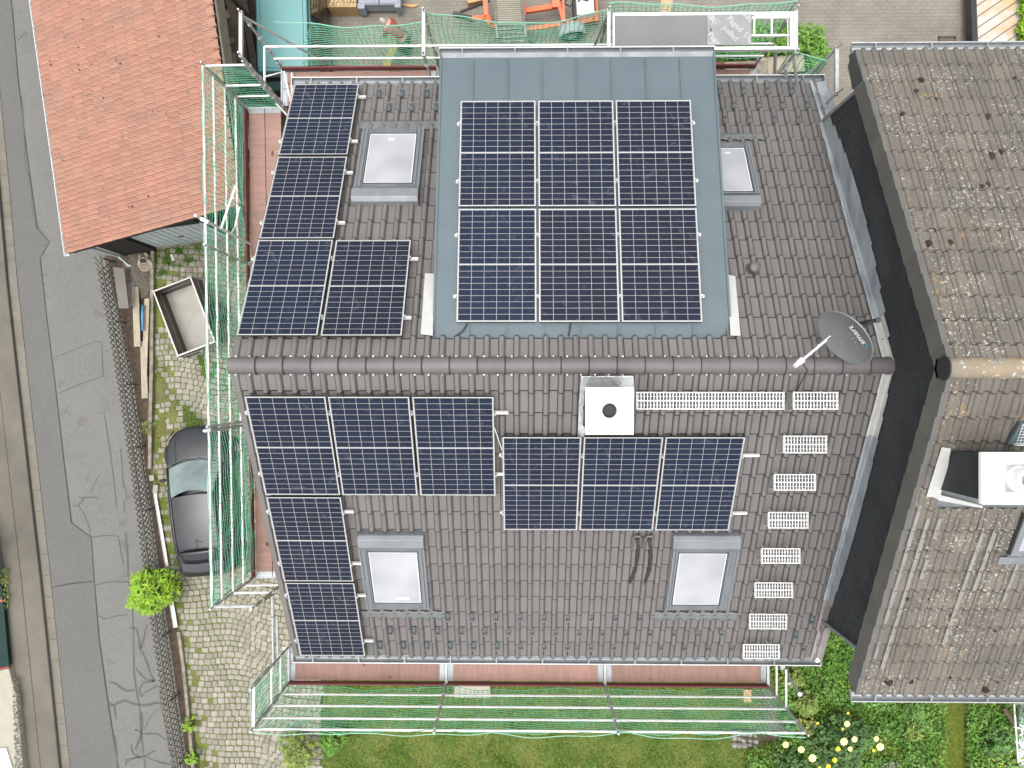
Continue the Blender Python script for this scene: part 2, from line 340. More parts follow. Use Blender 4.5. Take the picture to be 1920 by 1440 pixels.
T['shrub'] = mat('olive_green_leaves', (.12,.19,.035), .6, col2=(.19,.22,.05), nscale=2, rnd=.35, spec=.3)
T['strip'] = mat('pale_grey_mineral_strip', (.165,.160,.150), .8, col2=(.21,.2,.19), nscale=6)
T['bark'] = mat('brown_bark', (.10,.07,.045), .9, bump=.5)
T['yellow'] = mat('pale_yellow_petals', (.72,.62,.20), .6, col2=(.8,.74,.4), nscale=12, rnd=.1)
T['pyellow'] = mat('bright_yellow_petals', (.75,.55,.03), .6, rnd=.1)
T['deck'] = mat('grey_phenolic_deck', (.125,.122,.122), .6, col2=(.14,.137,.137), nscale=2, bump=.1)
T['deckl'] = mat('light_grey_hatch_board', (.215,.22,.225), .6)
T['deckt'] = mat('pale_print', (.36,.37,.37), .6)
T['redp'] = mat('red_paint', (.42,.03,.03), .5)
T['cardboard'] = mat('cardboard', (.42,.30,.18), .8)
T['cabinet'] = mat('blue_grey_cabinet_paint', (.20,.225,.265), .5, col2=(.22,.245,.28))
T['skin'] = mat('skin', (.48,.25,.18), .6)
T['shirt'] = mat('dark_red_checked_shirt', (.16,.02,.022), .8, col2=(.22,.05,.045), nscale=14)
T['jeans'] = mat('dark_work_trousers', (.02,.03,.035), .8)
T['hair'] = mat('grey_hair', (.42,.37,.32), .8)
T['blue'] = mat('blue_pipe', (.045,.22,.38), .4)
T['greywall'] = mat('pale_blue_grey_sheet', (.52,.58,.61), .5, .0, col2=(.42,.48,.50), nscale=3)
T['greenbin'] = mat('dark_green_sheet', (.008,.024,.021), .7, col2=(.012,.033,.028), spec=.2)
T['shedroof'] = mat('pale_fibre_roof_sheet', (.40,.38,.35), .7, col2=(.42,.29,.16), nscale=.9, nlo=.5, nhi=.62)
T['pipe'] = mat('grey_plastic_pipe', (.12,.125,.13), .5)
T['pvc'] = mat('white_gutter_pvc', (.62,.62,.62), .4)
T['hose'] = mat('cream_hose', (.52,.46,.34), .6)
T['mosslump'] = mat('brown_moss_cushion', (.035,.024,.014), 1, bump=1, bscale=60, rnd=.3)
T['iron'] = mat('cast_iron', (.06,.05,.045), .7, .3)
T['hook'] = mat('dull_blue_grey_steel', (.13,.15,.16), .5, .3)
def mat_pane():
    m = bpy.data.materials.new('roof_window_glass'); m.use_nodes = True; nt = m.node_tree; N = nt.nodes; L = nt.links
    b = N['Principled BSDF']; b.inputs['Roughness'].default_value = .04; b.inputs['Specular IOR Level'].default_value = .9
    b.inputs['Coat Weight'].default_value = 1; b.inputs['Coat Roughness'].default_value = .03
    tc = N.new('ShaderNodeTexCoord'); nz = N.new('ShaderNodeTexNoise'); nz.inputs['Scale'].default_value = 1.6; nz.inputs['Detail'].default_value = 1; L.new(tc.outputs['Object'], nz.inputs['Vector'])
    mx = N.new('ShaderNodeMix'); mx.data_type = 'RGBA'; mx.inputs[6].default_value = (.17,.18,.205,1); mx.inputs[7].default_value = (.40,.40,.415,1)  # pale blotches paint sky reflection into the pane colour
    L.new(nz.outputs[0], mx.inputs[0]); L.new(mx.outputs[2], b.inputs['Base Color'])
    return m
T['pane'] = mat_pane()
# ================================================================== GROUND
def gp(pts, z=0.0):
    return [tuple(at(x, y, z)[:2]) for x, y in pts]
def sheet(name, pts, z, m, kind='structure', parent=None):
    return MB().sheet(gp(pts, z), z).build(name, m, kind=kind, parent=parent)
MB().sheet([(-900,-900),(900,-900),(900,900),(-900,900)], -.06).build('ground', T['lawn'], kind='structure')
# road: asphalt, with lane strip, kerb, pavement
road = sheet('road', [(-15,-120),(62,-120),(240,470),(262,640),(300,1080),(352,1440),(378,1600),(130,1600),(105,1440),(75,1080),(33,720),(-4,300),(-15,150)], -.01, T['asphaltl'])
# traced seams: polylines of (px,py), width
def strip(name, pts, w, z, m, parent=None, **k):
    b = MB(); P = [at(x, y, z) for x, y in pts]; L = []; Rr = []
    for i, p in enumerate(P):
        d = P[min(i+1, len(P)-1)]-P[max(i-1, 0)]; d.z = 0; d.normalize(); n = Vector((-d.y, d.x, 0))
        ww = w*(1 if k.get('even') else random.uniform(.6, 1.25)); L.append(p+n*ww/2); Rr.append(p-n*ww/2)
    n = len(P); b.add(L+Rr, [(i, i+1, n+i+1, n+i) for i in range(n-1)])
    return b.build(name, m, parent=parent)
seam = [(14,-60),(24,30),(34,150),(52,300),(70,428),(93,453),(75,484),(88,600),(104,726),(118,850),(134,980),(171,1008),(176,1080),(186,1200),(203,1320),(222,1440),(236,1600)]
MB().sheet(gp([(-25,-60),(-20,30),(-10,150),(12,300),(30,540),(53,720),(93,1080),(131,1440),(148,1600)]+seam[::-1], -.006), -.006).build('asphalt_strip', T['asphalt'], parent=road)
strip('road_joint', seam, .035, -.002, T['crackd'], road)
strip('road_joint', [(93,1102),(135,1094),(175,1090)], .035, -.002, T['crackd'], road)
cracks = [
 ([(100,672),(138,657),(178,640),(190,641)],.02),([(190,641),(193,705)],.02),([(108,738),(150,720),(195,704)],.025),
 ([(195,775),(205,840),(213,900),(218,950)],.022),([(226,842),(229,885),(231,910),(237,925),(238,935),(257,925)],.03),([(238,935),(232,940),(232,962)],.02),
 ([(186,890),(170,924)],.018),([(148,933),(185,933)],.03),([(158,933),(146,948),(137,947)],.035),([(146,948),(160,970),(168,990),(170,1008)],.03),
 ([(170,1008),(200,1004),(222,1006),(232,1060)],.03),([(176,1098),(208,1091),(240,1091)],.03),([(184,1154),(194,1161),(238,1152)],.03),
 ([(235,1000),(240,1080),(248,1140),(250,1210),(251,1260),(262,1330),(266,1390),(272,1440),(276,1500)],.04),
 ([(244,1177),(256,1180),(263,1218)],.045),([(276,1172),(270,1196),(263,1218)],.045),([(267,1224),(276,1245),(290,1278)],.045),
 ([(255,1254),(265,1266),(275,1275),(290,1277)],.045),([(290,1277),(268,1280),(261,1293),(265,1306),(280,1294),(296,1286)],.05),
 ([(205,1279),(216,1281),(230,1292),(240,1296),(252,1293)],.05),([(203,1319),(214,1322),(233,1314),(252,1321),(270,1323),(290,1318),(312,1322)],.06),
 ([(214,1322),(218,1350)],.055),([(300,1292),(301,1318),(308,1350),(318,1410),(325,1422)],.035),([(265,1335),(267,1360),(262,1385),(254,1405)],.06),
 ([(252,1368),(266,1376),(296,1376),(311,1388)],.05),([(296,1330),(282,1345),(270,1368)],.03),([(246,1395),(250,1414),(263,1421),(290,1408)],.045),
 ([(215,1380),(219,1425),(222,1500)],.05),([(235,1425),(262,1419),(276,1420),(300,1430),(330,1436)],.035),([(236,1436),(234,1430),(260,1420)],.035),
 ([(22,60),(34,75),(50,60)],.02),([(40,180),(48,310),(58,352)],.03),([(57,355),(60,385),(68,430)],.02)]
for p, w in cracks:
    q = []
    for a, b_ in zip(p[:-1], p[1:]):
        q.append(a); q.append(((a[0]+b_[0])/2+random.uniform(-1.3,1.3), (a[1]+b_[1])/2+random.uniform(-1.3,1.3)))
    q.append(p[-1]); strip('crack', q, w*1.15, -.001, T['crack'], road)
# kerb and footway (left)
def edge(off):
    return [(-55+off,-120),(-22+off,150),(-7+off,300),(14+off,540),(34+off,720),(75+off,1080),(112+off,1440),(129+off,1600)]
MB().prism(gp([(x,y) for x,y in edge(-400)]+edge(0)[::-1], .1), -.05, .10).build('pavement', T['sidewalk'], kind='structure')
kb = MB(); e0 = gp(edge(0), .1); e1 = gp(edge(19), .02)
for i in range(len(e0)-1):
    n = 9
    for k in range(n):
        f = lambda e, t: (e[i][0]*(1-t)+e[i+1][0]*t, e[i][1]*(1-t)+e[i+1][1]*t)
        t0, t1 = k/n, (k+.985)/n
        kb.prism([f(e0,t0), f(e0,t1), f(e1,t1), f(e1,t0)], -.05, .012)
kb.build('gutter_kerb', T['kerb'], kind='structure')
for pts, w in (([(x-1,y) for x,y in edge(0)], .03), ([(x-36,y) for x,y in edge(0)], .02)):
    strip('pavement_joint', pts, w, .104, T['crackd'], bpy.data.objects['pavement'])
# planting bed + yard base + courtyard + lawn sheets
bed = [(196,480),(290,470),(284,700),(280,870),(292,930),(318,1090),(332,1170),(345,1240),(372,1400),(385,1500),(395,1600),(362,1600),(352,1440),(300,1080),(250,720)]
sheet('planting_bed', bed, -.005, T['soil'])
yard = [(282,380),(560,380),(560,1030),(612,1030),(606,1280),(598,1600),(388,1600),(385,1500),(370,1400),(345,1240),(318,1090),(292,930),(280,870),(284,700)]
sheet('yard_joint_moss', yard, 0.0, T['moss'])
sheet('courtyard_paving', [(556,-200),(1825,-200),(1840,130),(1760,300),(1400,330),(1000,330),(700,330),(575,330),(556,140)], .004, T['pavers'])
sheet('lawn', [(606,1000),(2150,1000),(2150,1750),(598,1750)], 0.0, T['lawn'])
sheet('earth', [(380,-150),(560,-150),(560,400),(380,400)], -.004, T['soil'])
# cobbles, real stones
def inpoly(x, y, P):
    c = False; j = len(P)-1
    for i in range(len(P)):
        if (P[i][1] > y) != (P[j][1] > y) and x < (P[j][0]-P[i][0])*(y-P[i][1])/(P[j][1]-P[i][1])+P[i][0]: c = not c
        j = i
    return c
yw = gp(yard, 0)
rc = random.Random(3); cb = MB()
gapn = lambda x, y: math.sin(x*1.7+1.3*math.sin(y*.9))*math.sin(y*1.3+.7*x)
ang = RAD(-7); ca, sa = math.cos(ang), math.sin(ang)
row = -15.0
while row < 8.0:
    h = rc.uniform(.145, .19); t = -13.5
    while t < -2.5:
        w = rc.uniform(.13, .235); cx, cy = t+w/2, row+h/2
        cy2 = cy + .16*math.sin(cx*1.1+row*.25) + .06*math.sin(cx*2.7+row)
        x = cx*ca-cy2*sa; y = cx*sa+cy2*ca
        t += w
        if not inpoly(x, y, yw) or (x > -3.3 and y > -4.2): continue
        e = at(330, 700, 0)
        # moss and grass swallow stones along the bed side
        px_ = 960+x*FPX/CZ; py_ = 722-y*FPX/CZ
        edgeov = max(0, (322-px_)/40) if py_ < 900 else max(0, (330-px_+(py_-900)*.14)/45)
        gg = gapn(x*1.3, y*1.3) + rc.uniform(-.45,.45)
        if py_ < 860 and gg > (1.0 if px_ < 400 else 1.2) - edgeov*.7: continue
        if rc.random() < edgeov*.38: continue
        sl = rc.uniform(.010,.018); hw, hh = (w-sl)/2, (h-sl)/2; k = min(hw, hh)*rc.uniform(.25,.42)
        oc = [(-hw+k,-hh),(hw-k,-hh),(hw,-hh+k),(hw,hh-k),(hw-k,hh),(-hw+k,hh),(-hw,hh-k),(-hw,-hh+k)]
        ra = ang+rc.uniform(-.09,.09)+.18*math.cos(cx*1.1+row*.25); cc, ss = math.cos(ra), math.sin(ra)
        oc = [(a*rc.uniform(.9,1.03), b_*rc.uniform(.9,1.03)) for a, b_ in oc]
        oc = [(x+a*cc-b_*ss, y+a*ss+b_*cc) for a, b_ in oc]; z = rc.uniform(.012,.03)
        vs = [(a,b_,-.01) for a,b_ in oc]+[(a,b_,z) for a,b_ in oc]+[(x+(a-x)*.72, y+(b_-y)*.72, z+.008) for a,b_ in oc]
        fs = [(i,(i+1)%8,8+(i+1)%8,8+i) for i in range(8)]+[(8+i,8+(i+1)%8,16+(i+1)%8,16+i) for i in range(8)]+[tuple(range(16,24))]
        cb.add(vs, fs)
    row += h
cb.build('cobblestone_paving', T['cobble'], kind='structure', recalc=False)

# ================================================================== TILE ROOFS
def prof_single(cw):        # flat pan + round roll
    P = [(0,-.012),(.0075,.004),(.03*cw/.21,.002),(.06*cw/.21,0),(.095*cw/.21,.0),(.115*cw/.21,.002)]
    for k in range(0, 7):
        a = math.pi*k/6; P.append((cw*(.78-.19*math.cos(a)), (.010 if k in (0,6) else .014)+.036*math.sin(a)))
    P.append((cw,.006))
    return P
def prof_double(cw, hgt=.030):
    P = [(0,-.012),(.009,.004)]
    for c in (.30, .80):
        for k in range(0, 6):
            a = math.pi*k/5; P.append((cw*(c-.13*math.cos(a)), .006+hgt*math.sin(a)))
        if c < .5: P += [(cw*.50,.001),(cw*.60,.001)]
    P.append((cw,.004)); return P
def tiles(F, x0, ncol, cw, s0, nrow, rl, sign, prof, lift=.034, keep=None, seed=1, slant=0.0, ew=.019, dk=(0,)):
    r = random.Random(seed); b = MB(F)
    n = len(prof)
    for j in range(nrow):
        for i in range(ncol):
            if keep and not keep(x0+(i+.5)*cw, s0+(j+.5)*rl): continue
            dx, ds, dw = r.uniform(-.002,.002), r.uniform(-.004,.004), r.uniform(-.002,.002); ro = r.uniform(-.002,.002)
            X = x0+i*cw+dx+slant*j; sa_, sb = s0+j*rl, s0+(j+1)*rl+.012+ds
            b.cr = r.random()
            vs = [(X+p, sign*sa_, h) for p, h in prof]
            vs += [(X+p+ro, sign*(sb-ew+h*.5), h+lift*.95+dw) for p, h in prof]
            vs += [(X+p+ro, sign*(sb+h*.5), h+lift*.80+dw) for p, h in prof]
            vs += [(X+p+ro, sign*(sb-.004+h*.5), h-.012) for p, h in prof]
            fs = []
            for q in range(3):
                for k in range(n-1):
                    f = (q*n+k, q*n+k+1, (q+1)*n+k+1, (q+1)*n+k); fs.append(f if sign > 0 else f[::-1])
            m0 = len(b.mi); b.add(vs, fs)
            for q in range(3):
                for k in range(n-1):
                    if q > 0 or k in dk: b.mi[m0+q*(n-1)+k] = 1  # course ends and seams darkened to paint the shade between tiles
    return b
# ------------------------------------------------------------------ main house
Y0, ZR, SL = .273, 12.15, .5164
FN = frame(0, Y0, ZR, -SL)        # north slope: local y = down-slope
FS = frame(0, Y0, ZR, SL)         # south slope: local y negative = down-slope
house = thing('main_house', 'brown tiled house with solar panels, blue-grey dormer and white chimney', 'house', (0, 0, 0))
XL, XR = -4.03, 5.12
CW, RL = .2085, .3615
SE = 5.855                         # slope length to the eave
eave_y, eave_z = SE*math.cos(SL), ZR-SE*math.sin(SL)
NR = 16; NCOL = 44
rb = MB()
for sg in (1,-1):                 # deck below the tiles
    rb.box(XL+.03, XR, min(0,sg*SE), max(0,sg*SE), -.16, -.03, FN if sg > 0 else FS)
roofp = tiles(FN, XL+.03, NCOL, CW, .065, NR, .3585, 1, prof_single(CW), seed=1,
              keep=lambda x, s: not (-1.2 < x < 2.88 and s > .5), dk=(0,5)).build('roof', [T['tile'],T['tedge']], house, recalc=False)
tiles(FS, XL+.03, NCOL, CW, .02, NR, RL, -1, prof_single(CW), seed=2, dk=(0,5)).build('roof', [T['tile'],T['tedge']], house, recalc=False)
rb.build('roof_deck', T['darkwood'], house)
# walls
wy = eave_y-.42; wz = eave_z-.05
MB().prism([(Y0-wy, 0), (Y0+wy, 0), (Y0+wy, wz+.2), (Y0, ZR-.25), (Y0-wy, wz+.2)], XL+.22, XR-.06,
           Matrix(((0,0,1,0),(1,0,0,0),(0,1,0,0),(0,0,0,1)))).build('wall', T['render'], house)
# ridge caps: half-round overlapping tiles
rg = MB(); n = 24; L0, L1 = XL-.07, XR-.02+.05; st = (L1-L0)/n
for i in range(n):
    xa, xb = L0+i*st, L0+(i+1)*st+.012
    ra, rbb = .118, .130
    vs = []; K = 12; rg.cr = random.random()
    zc = ZR-.035
    for xx, rr, dz in ((xa, ra, 0), (xb, rbb, .004)):
        for k in range(K+1):
            a = math.pi*k/K; vs.append((xx, Y0+rr*math.cos(a), zc+rr*math.sin(a)*.86+dz+(-.03 if k in (0,K) else 0)))
    vs += [(xb, Y0+(rbb-.02)*math.cos(math.pi*k/K), zc+(rbb-.025)*math.sin(math.pi*k/K)*.86) for k in range(K+1)]
    rg.add(vs, [(k, k+1, K+2+k, K+1+k) for k in range(K)]+[(K+1+k, K+2+k, 2*K+3+k, 2*K+2+k) for k in range(K)])
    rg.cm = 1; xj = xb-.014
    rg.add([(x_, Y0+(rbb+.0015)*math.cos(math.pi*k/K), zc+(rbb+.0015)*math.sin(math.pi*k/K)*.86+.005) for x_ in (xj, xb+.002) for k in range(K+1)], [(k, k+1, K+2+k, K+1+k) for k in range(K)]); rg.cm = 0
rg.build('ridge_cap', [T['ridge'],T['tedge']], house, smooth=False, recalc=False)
sc_ = MB()
for i in range(n*2):
    for sg in (-1,1):
        x = L0+(i+.5)*st/2; sc_.box(x-.009, x+.009, Y0+sg*.128-.009, Y0+sg*.128+.009, ZR-.06, ZR-.012)
sc_.build('ridge_screw', T['galv'], house)
# end disc of ridge
MB().lathe([(.0,0),(.12,0)], 20, Matrix.Translation((L1+.006, Y0, ZR-.04)) @ Matrix.Rotation(RAD(90),4,'Y')).build('ridge_end_disc', T['black'], house)
# left verge tiles (angled end tiles)
vg = MB()
for F, sg in ((FN,1),(FS,-1)):
    for j in range(NR):
        a, b_ = .02+j*RL, .02+(j+1)*RL+.01; vg.cr = random.random()
        X0, X1 = XL-.045, XL+.045
        lo, hi = .012, .036
        y = lambda s: sg*s
        vs = [(X0,y(a),-.13),(X0,y(b_),-.13),(X0,y(a),lo),(X0,y(b_),hi),(X0+.02,y(a),lo+.022),(X0+.02,y(b_),hi+.022),(X1,y(a),lo+.02),(X1,y(b_),hi+.02),(X1+.02,y(a),lo-.02),(X1+.02,y(b_),hi-.02)]
        vg.add(vs, [(0,1,3,2),(2,3,5,4),(4,5,7,6),(6,7,9,8),(1,0,0+0,1)][:4]+[(1,9,7,5,3)], F)
vg.build('verge_tile', T['tile'], house, recalc=False)
# gutters
def gutter(parent, x0, x1, y, z, sg, m, hooks=True, r=.075, name='gutter'):
    g = MB(); K = 8; vs = []
    for x in (x0, x1):
        for k in range(K+1):
            a = math.pi*(1+k/K); vs.append((x, y+r*math.cos(a), z+r*math.sin(a)))
    g.add(vs, [(k, k+1, K+2+k, K+1+k) for k in range(K)])
    g.add([(x0, y+r*math.cos(math.pi*(1+k/K)), z+r*math.sin(math.pi*(1+k/K))) for k in range(K+1)], [tuple(range(K+1))])
    g.add([(x1, y+r*math.cos(math.pi*(1+k/K)), z+r*math.sin(math.pi*(1+k/K))) for k in range(K+1)], [tuple(range(K+1))])
    o = g.build(name, T['zincd'] if m is None else m, parent, solid=.004)
    b = MB(); b.tube([(x0-.01, y+sg*r, z+.004), (x1+.01, y+sg*r, z+.004)], .011, 8); b.box(x0, x1, y-sg*r-.004 if sg > 0 else y-sg*r-.004, y-sg*r+.004, z-.06, z+.03)
    b.build('gutter_bead', T['white'] if m is None else T['galv'], o)
    if hooks:
        h = MB(); x = x0+.35
        while x < x1: h.box(x-.013, x+.013, y-r, y+r, z+.004, z+.010); x += .82
        h.build('gutter_hook', T['zincd'], o)
    return o
gy = eave_y+.062; gz = eave_z-.015
gutter(house, XL-.10, -1.28, Y0+gy, gz, 1, None)
gutter(house, 2.98, XR+.22, Y0+gy, gz, 1, None)
gutter(house, XL-.06, XR+.16, Y0-gy, gz, -1, None)
for sg in (1,-1):
    F = FN if sg > 0 else FS
    MB(F).box(XL, XR, min(sg*(SE-.04), sg*(SE+.07)), max(sg*(SE-.04), sg*(SE+.07)), -.03, -.024).build('eave_apron', T['zinc'], house)
# right side: lead flashing and box gutter along the neighbour's wall
WX = 5.08
for F, sg in ((FN,1),(FS,-1)):
    g = MB(F)
    for j in range(NR):
        a, b_ = .02+j*RL, .02+(j+1)*RL+.02
        ss = (a+b_)/2; jx = random.uniform(-.008,.008); fr = math.sin(min(1, ss/SE)*math.pi)
        past = (sg > 0 and ss*math.cos(SL) > 4.20) or (sg < 0 and ss*math.cos(SL) > 4.35)
        wi = 4.955+.075*(ss/SE)+jx; up = (.38 if sg > 0 else .22)*fr+.06
        if past: pr = [(wi+.03,.055),(wi+.09,.060),(wi+.12,.03),(wi+.20,.02),(5.33 if sg > 0 else 5.26,.05),(5.35 if sg > 0 else 5.27,.07)]
        else: pr = [(wi,.055),(wi+.035,.060),(wi+.05,.035),(WX-.02,.03),(WX-.004,.05),(WX-.002,up)]
        y0_, y1_ = sorted((sg*a, sg*b_)); t = [.0,.006]
        if sg < 0: t = t[::-1]
        g.cm = 1 if (j < 2 or (sg < 0 and j == 2)) else (2 if sg < 0 and j > 11 else 0)
        vs = [(x, y0_, h+t[0]) for x, h in pr]+[(x, y1_, h+t[1]) for x, h in pr]
        g.add(vs, [(k, k+1, 7+k, 6+k) for k in range(5)])
    g.build('wall_flashing', [T['lead'], T['leadl'], mat('pinkish_lead', (.27,.24,.225), .5, .1, col2=(.2,.19,.185))], house, recalc=False)
MB().tube([(XR+.22, Y0+gy+.07, gz), (5.36, 4.48, gz+.42)], .012).build('channel_rim', T['zinc'], house)
dp = at(1548,1245, gz); dq = at(1573,1272, gz-1.1)
MB().tube([(XR+.12, Y0-gy, gz-.05), (XR+.2, Y0-gy-.05, gz-.35), (XR+.55, -4.15, gz-1.2), (XR+.55,-4.15, 0)], .045, 8).build('downpipe', T['galv'], house)

# dormer
BD, ZD = .21, 22.4-10.42
FD = frame(0, Y0, ZD, -BD)
DX0, DX1 = -1.27, 2.955
sN = 4.97                          # to the dormer eave, along slope
d = MB()
d.box(DX0, DX1, .33, sN, -.05, 0.0, FD)
dz = lambda y: ZD-(y-Y0)*math.tan(BD)
dy1 = Y0+sN*math.cos(BD)-.12
d.cm = 1
d.add([(DX0+.03, Y0+.5, dz(Y0+.5)-.02), (DX0+.03, dy1, dz(dy1)-.05), (DX0+.03, dy1, 8.9), (DX0+.03, Y0+.5, 11.5),
       (DX1-.03, Y0+.5, dz(Y0+.5)-.02), (DX1-.03, dy1, dz(dy1)-.05), (DX1-.03, dy1, 8.9), (DX1-.03, Y0+.5, 11.5)],
      [(0,1,2,3),(4,5,6,7),(1,5,6,2)])
dorm = d.build('dormer', [T['bluemetal'], T['slate']], house)
sm = MB(FD)
sx = -.763
for k in range(7):
    x = sx+.531*k; sm.box(x-.008, x+.008, .36, sN-.10, 0.001, .028); sm.box(x-.022, x+.022, .36, sN-.10, .0005, .005)
sm.build('standing_seam', T['bluemetal'], dorm)
for xe_ in (DX0-.012, DX1-.018): MB(FD).box(xe_, xe_+.03, .34, sN, -.07, .022).build('edge_trim', T['bluemetal'], dorm)
ez = dz(Y0+sN*math.cos(BD)); ey = Y0+sN*math.cos(BD)
gutter(dorm, DX0-.02, DX1+.02, ey+.05, ez-.045, 1, None)
MB(FD).box(DX0, DX1, sN-.06, sN+.03, .001, .004).build('eave_strip', T['zinc'], dorm)
# side flashings of the dormer (pale lead strips) and cable outlets
for (p, mm) in (([(797,514),(814,515),(812,631),(789,628)],'lead'), ([(1362,516),(1378,520),(1388,631),(1369,631)],'lead')):
    g = MB(FN); q = [onf(FN, x, y, .06) for x, y in p]; g.prism(q, .078, .088); g.build('side_flashing', T['leadl'], house, bevel=.004)
for pts in ([(876,607),(868,620),(852,632)], [(1070,606),(1066,630)]):
    MB().tube([FD @ Vector((*onf(FD, x, y, .03), .03)) for x, y in pts], .012, 6).build('panel_cable', T['black'], dorm)

# chimney (part) with cap, flue, flashing as sub-parts
cz = 22.4-9.6; ca0, ca1 = at(1098,726,cz), at(1188,815,cz)
cx0, cx1, cy1, cy0 = ca0.x, ca1.x, ca0.y, ca1.y
ch = MB(); ch.box(cx0+.05, cx1-.05, cy0+.05, cy1-.05, 11.0, cz-.08); ch = ch.build('chimney', T['slate'], house, bevel=.01)
cxm, cym = (cx0+cx1)/2, (cy0+cy1)/2; fx, fy = at(1143,770,cz)[:2]; fr_ = .097
cp = MB(); K = 24; cir = [(fx+fr_*math.cos(2*math.pi*k/K), fy+fr_*math.sin(2*math.pi*k/K)) for k in range(K)]
sq = []
for k in range(K):
    a = 2*math.pi*k/K; c, s = math.cos(a), math.sin(a); t = min(1/max(abs(c),1e-6), 1/max(abs(s),1e-6)); sq.append((cxm+c*t*(cx1-cx0)/2, cym+s*t*(cy1-cy0)/2))
cp.add([(*p, cz) for p in cir]+[(*p, cz) for p in sq]+[(*p, cz-.08) for p in sq],
       [(k,(k+1)%K,K+(k+1)%K,K+k) for k in range(K)]+[(K+k,K+(k+1)%K,2*K+(k+1)%K,2*K+k) for k in range(K)])
cp.build('chimney_cap', T['capwhite'], ch, recalc=False)
fl = MB(Matrix.Translation((fx,fy,cz))); fl.lathe([(.135,.003),(.13,.012),(.115,.018),(fr_,.018),(fr_,-.5)], 28); fl.build('flue_collar', T['pvc'], ch, smooth=True)
MB(Matrix.Translation((fx,fy,cz))).lathe([(fr_-.008,.0),(fr_-.008,-.9),(0,-.9)], 24).build('flue_pipe', mat('brown_clay_flue', (.34,.22,.10), .8, col2=(.25,.15,.07)), ch, recalc=False)
for p in ((-1,-1),(1,-1),(1,1),(-1,1)):
    pass
fo = MB(FS); q = [onf(FS, x, y, .05) for x, y in [(1089,704),(1187,703),(1190,735),(1187,760),(1093,760),(1098,818),(1083,816),(1085,755)]]
fo.prism([q[0],q[1],q[2],q[3],q[4]], .070, .082); fo.prism([q[4],q[5],q[6],q[7],q[0]], .070, .080)
fo.build('chimney_flashing', T['foil'], ch, bevel=.004)

# roof windows: parts of the house
def skylight(F, gl, outer, top, h=.11, apron=None, side=1):
    """gl: photo corners of the pane (tl,tr,br,bl); outer: tl,tr,br,bl of the frame; top: rectangle of the shutter box"""
    w = MB(F)
    o = [onf(F, x, y, h) for x, y in outer]; g = [onf(F, x, y, h) for x, y in gl]
    X0 = (o[0][0]+o[3][0])/2; X1 = (o[1][0]+o[2][0])/2; Y1 = (o[0][1]+o[1][1])/2; Ya = (o[2][1]+o[3][1])/2
    gx0 = (g[0][0]+g[3][0])/2; gx1 = (g[1][0]+g[2][0])/2; gy1 = (g[0][1]+g[1][1])/2; gy0 = (g[2][1]+g[3][1])/2
    for (a,b_,c,e) in ((X0,gx0,Ya,Y1),(gx1,X1,Ya,Y1),(gx0,gx1,gy1,Y1),(gx0,gx1,Ya,gy0)):
        w.box(a, b_, c, e, -.02, h-.002)
    root = w.build('skylight', T['velux'], house, bevel=.006)
    t = (gx0-X0)
    for a, b_ in ((X0+t*.45, X0+t*.62), (gx1+t*.38, gx1+t*.55)):
        MB(F).box(a, b_, Ya+.02, Y1-.02, h, h+.018).build('guide_rail', T['veluxl'], root)
    for x in (X0, X1):
        MB(F).box(x-.012, x+.012, Ya, Y1, h-.03, h+.012).build('guide_rail', T['veluxl'], root)
    q_ = MB(F)
    for (a,b_,c,e) in ((gx0-.004,gx0+.012,gy0,gy1),(gx1-.012,gx1+.004,gy0,gy1),(gx0+.012,gx1-.012,gy1-.014,gy1),(gx0+.012,gx1-.012,gy0,gy0+.014)): q_.box(a,b_,c,e,h-.009,h-.003)
    q_.build('glazing_bead', T['white'], root)
    q_ = MB(F)
    for (a,b_,c,e) in ((gx0-.022,gx0-.005,gy0-.02,gy1+.02),(gx1+.005,gx1+.022,gy0-.02,gy1+.02),(gx0-.004,gx1+.004,gy1+.002,gy1+.016),(gx0-.004,gx1+.004,gy0-.016,gy0-.002)): q_.box(a,b_,c,e,h-.004,h+.003)
    q_.build('seal_strip', T['darkgrey'], root)
    MB(F).box(gx0-.01, gx1+.01, gy0-.01, gy1+.01, h-.016, h-.010).build('pane', T['pane'], root)
    if top:
        q = [onf(F, x, y, h+.10) for x, y in top]; a0, a1 = q[0][0], q[1][0]; b0, b1 = sorted((q[0][1], q[2][1]))
        hb = MB(F); m_ = (b0+b1)/2
        ridge_side_up = (F is FS)
        e1, e2 = (b1, b0) if ridge_side_up else (b0, b1)      # e1 = ridge side
        vs = []
        for x in (a0, a1):
            vs += [(x, e1, .0), (x, e1, h+.02), (x, e1+(e2-e1)*.18, h+.085), (x, e1+(e2-e1)*.72, h+.10), (x, e2, h+.055), (x, e2, .0)]
        hb.add(vs, [(0,1,2,3,4,5)[::-1],(6,7,8,9,10,11),(0,1,7,6),(1,2,8,7),(2,3,9,8),(3,4,10,9),(4,5,11,10)])
        hb.build('shutter_box', T['veluxl'], root, bevel=.008)
    hd = MB(F); xm = gx0+(gx1-gx0)*.5; yy = (gy1-.09) if F is FN else (gy0+.10)
    return root, F, (X0, X1, Ya, Y1)
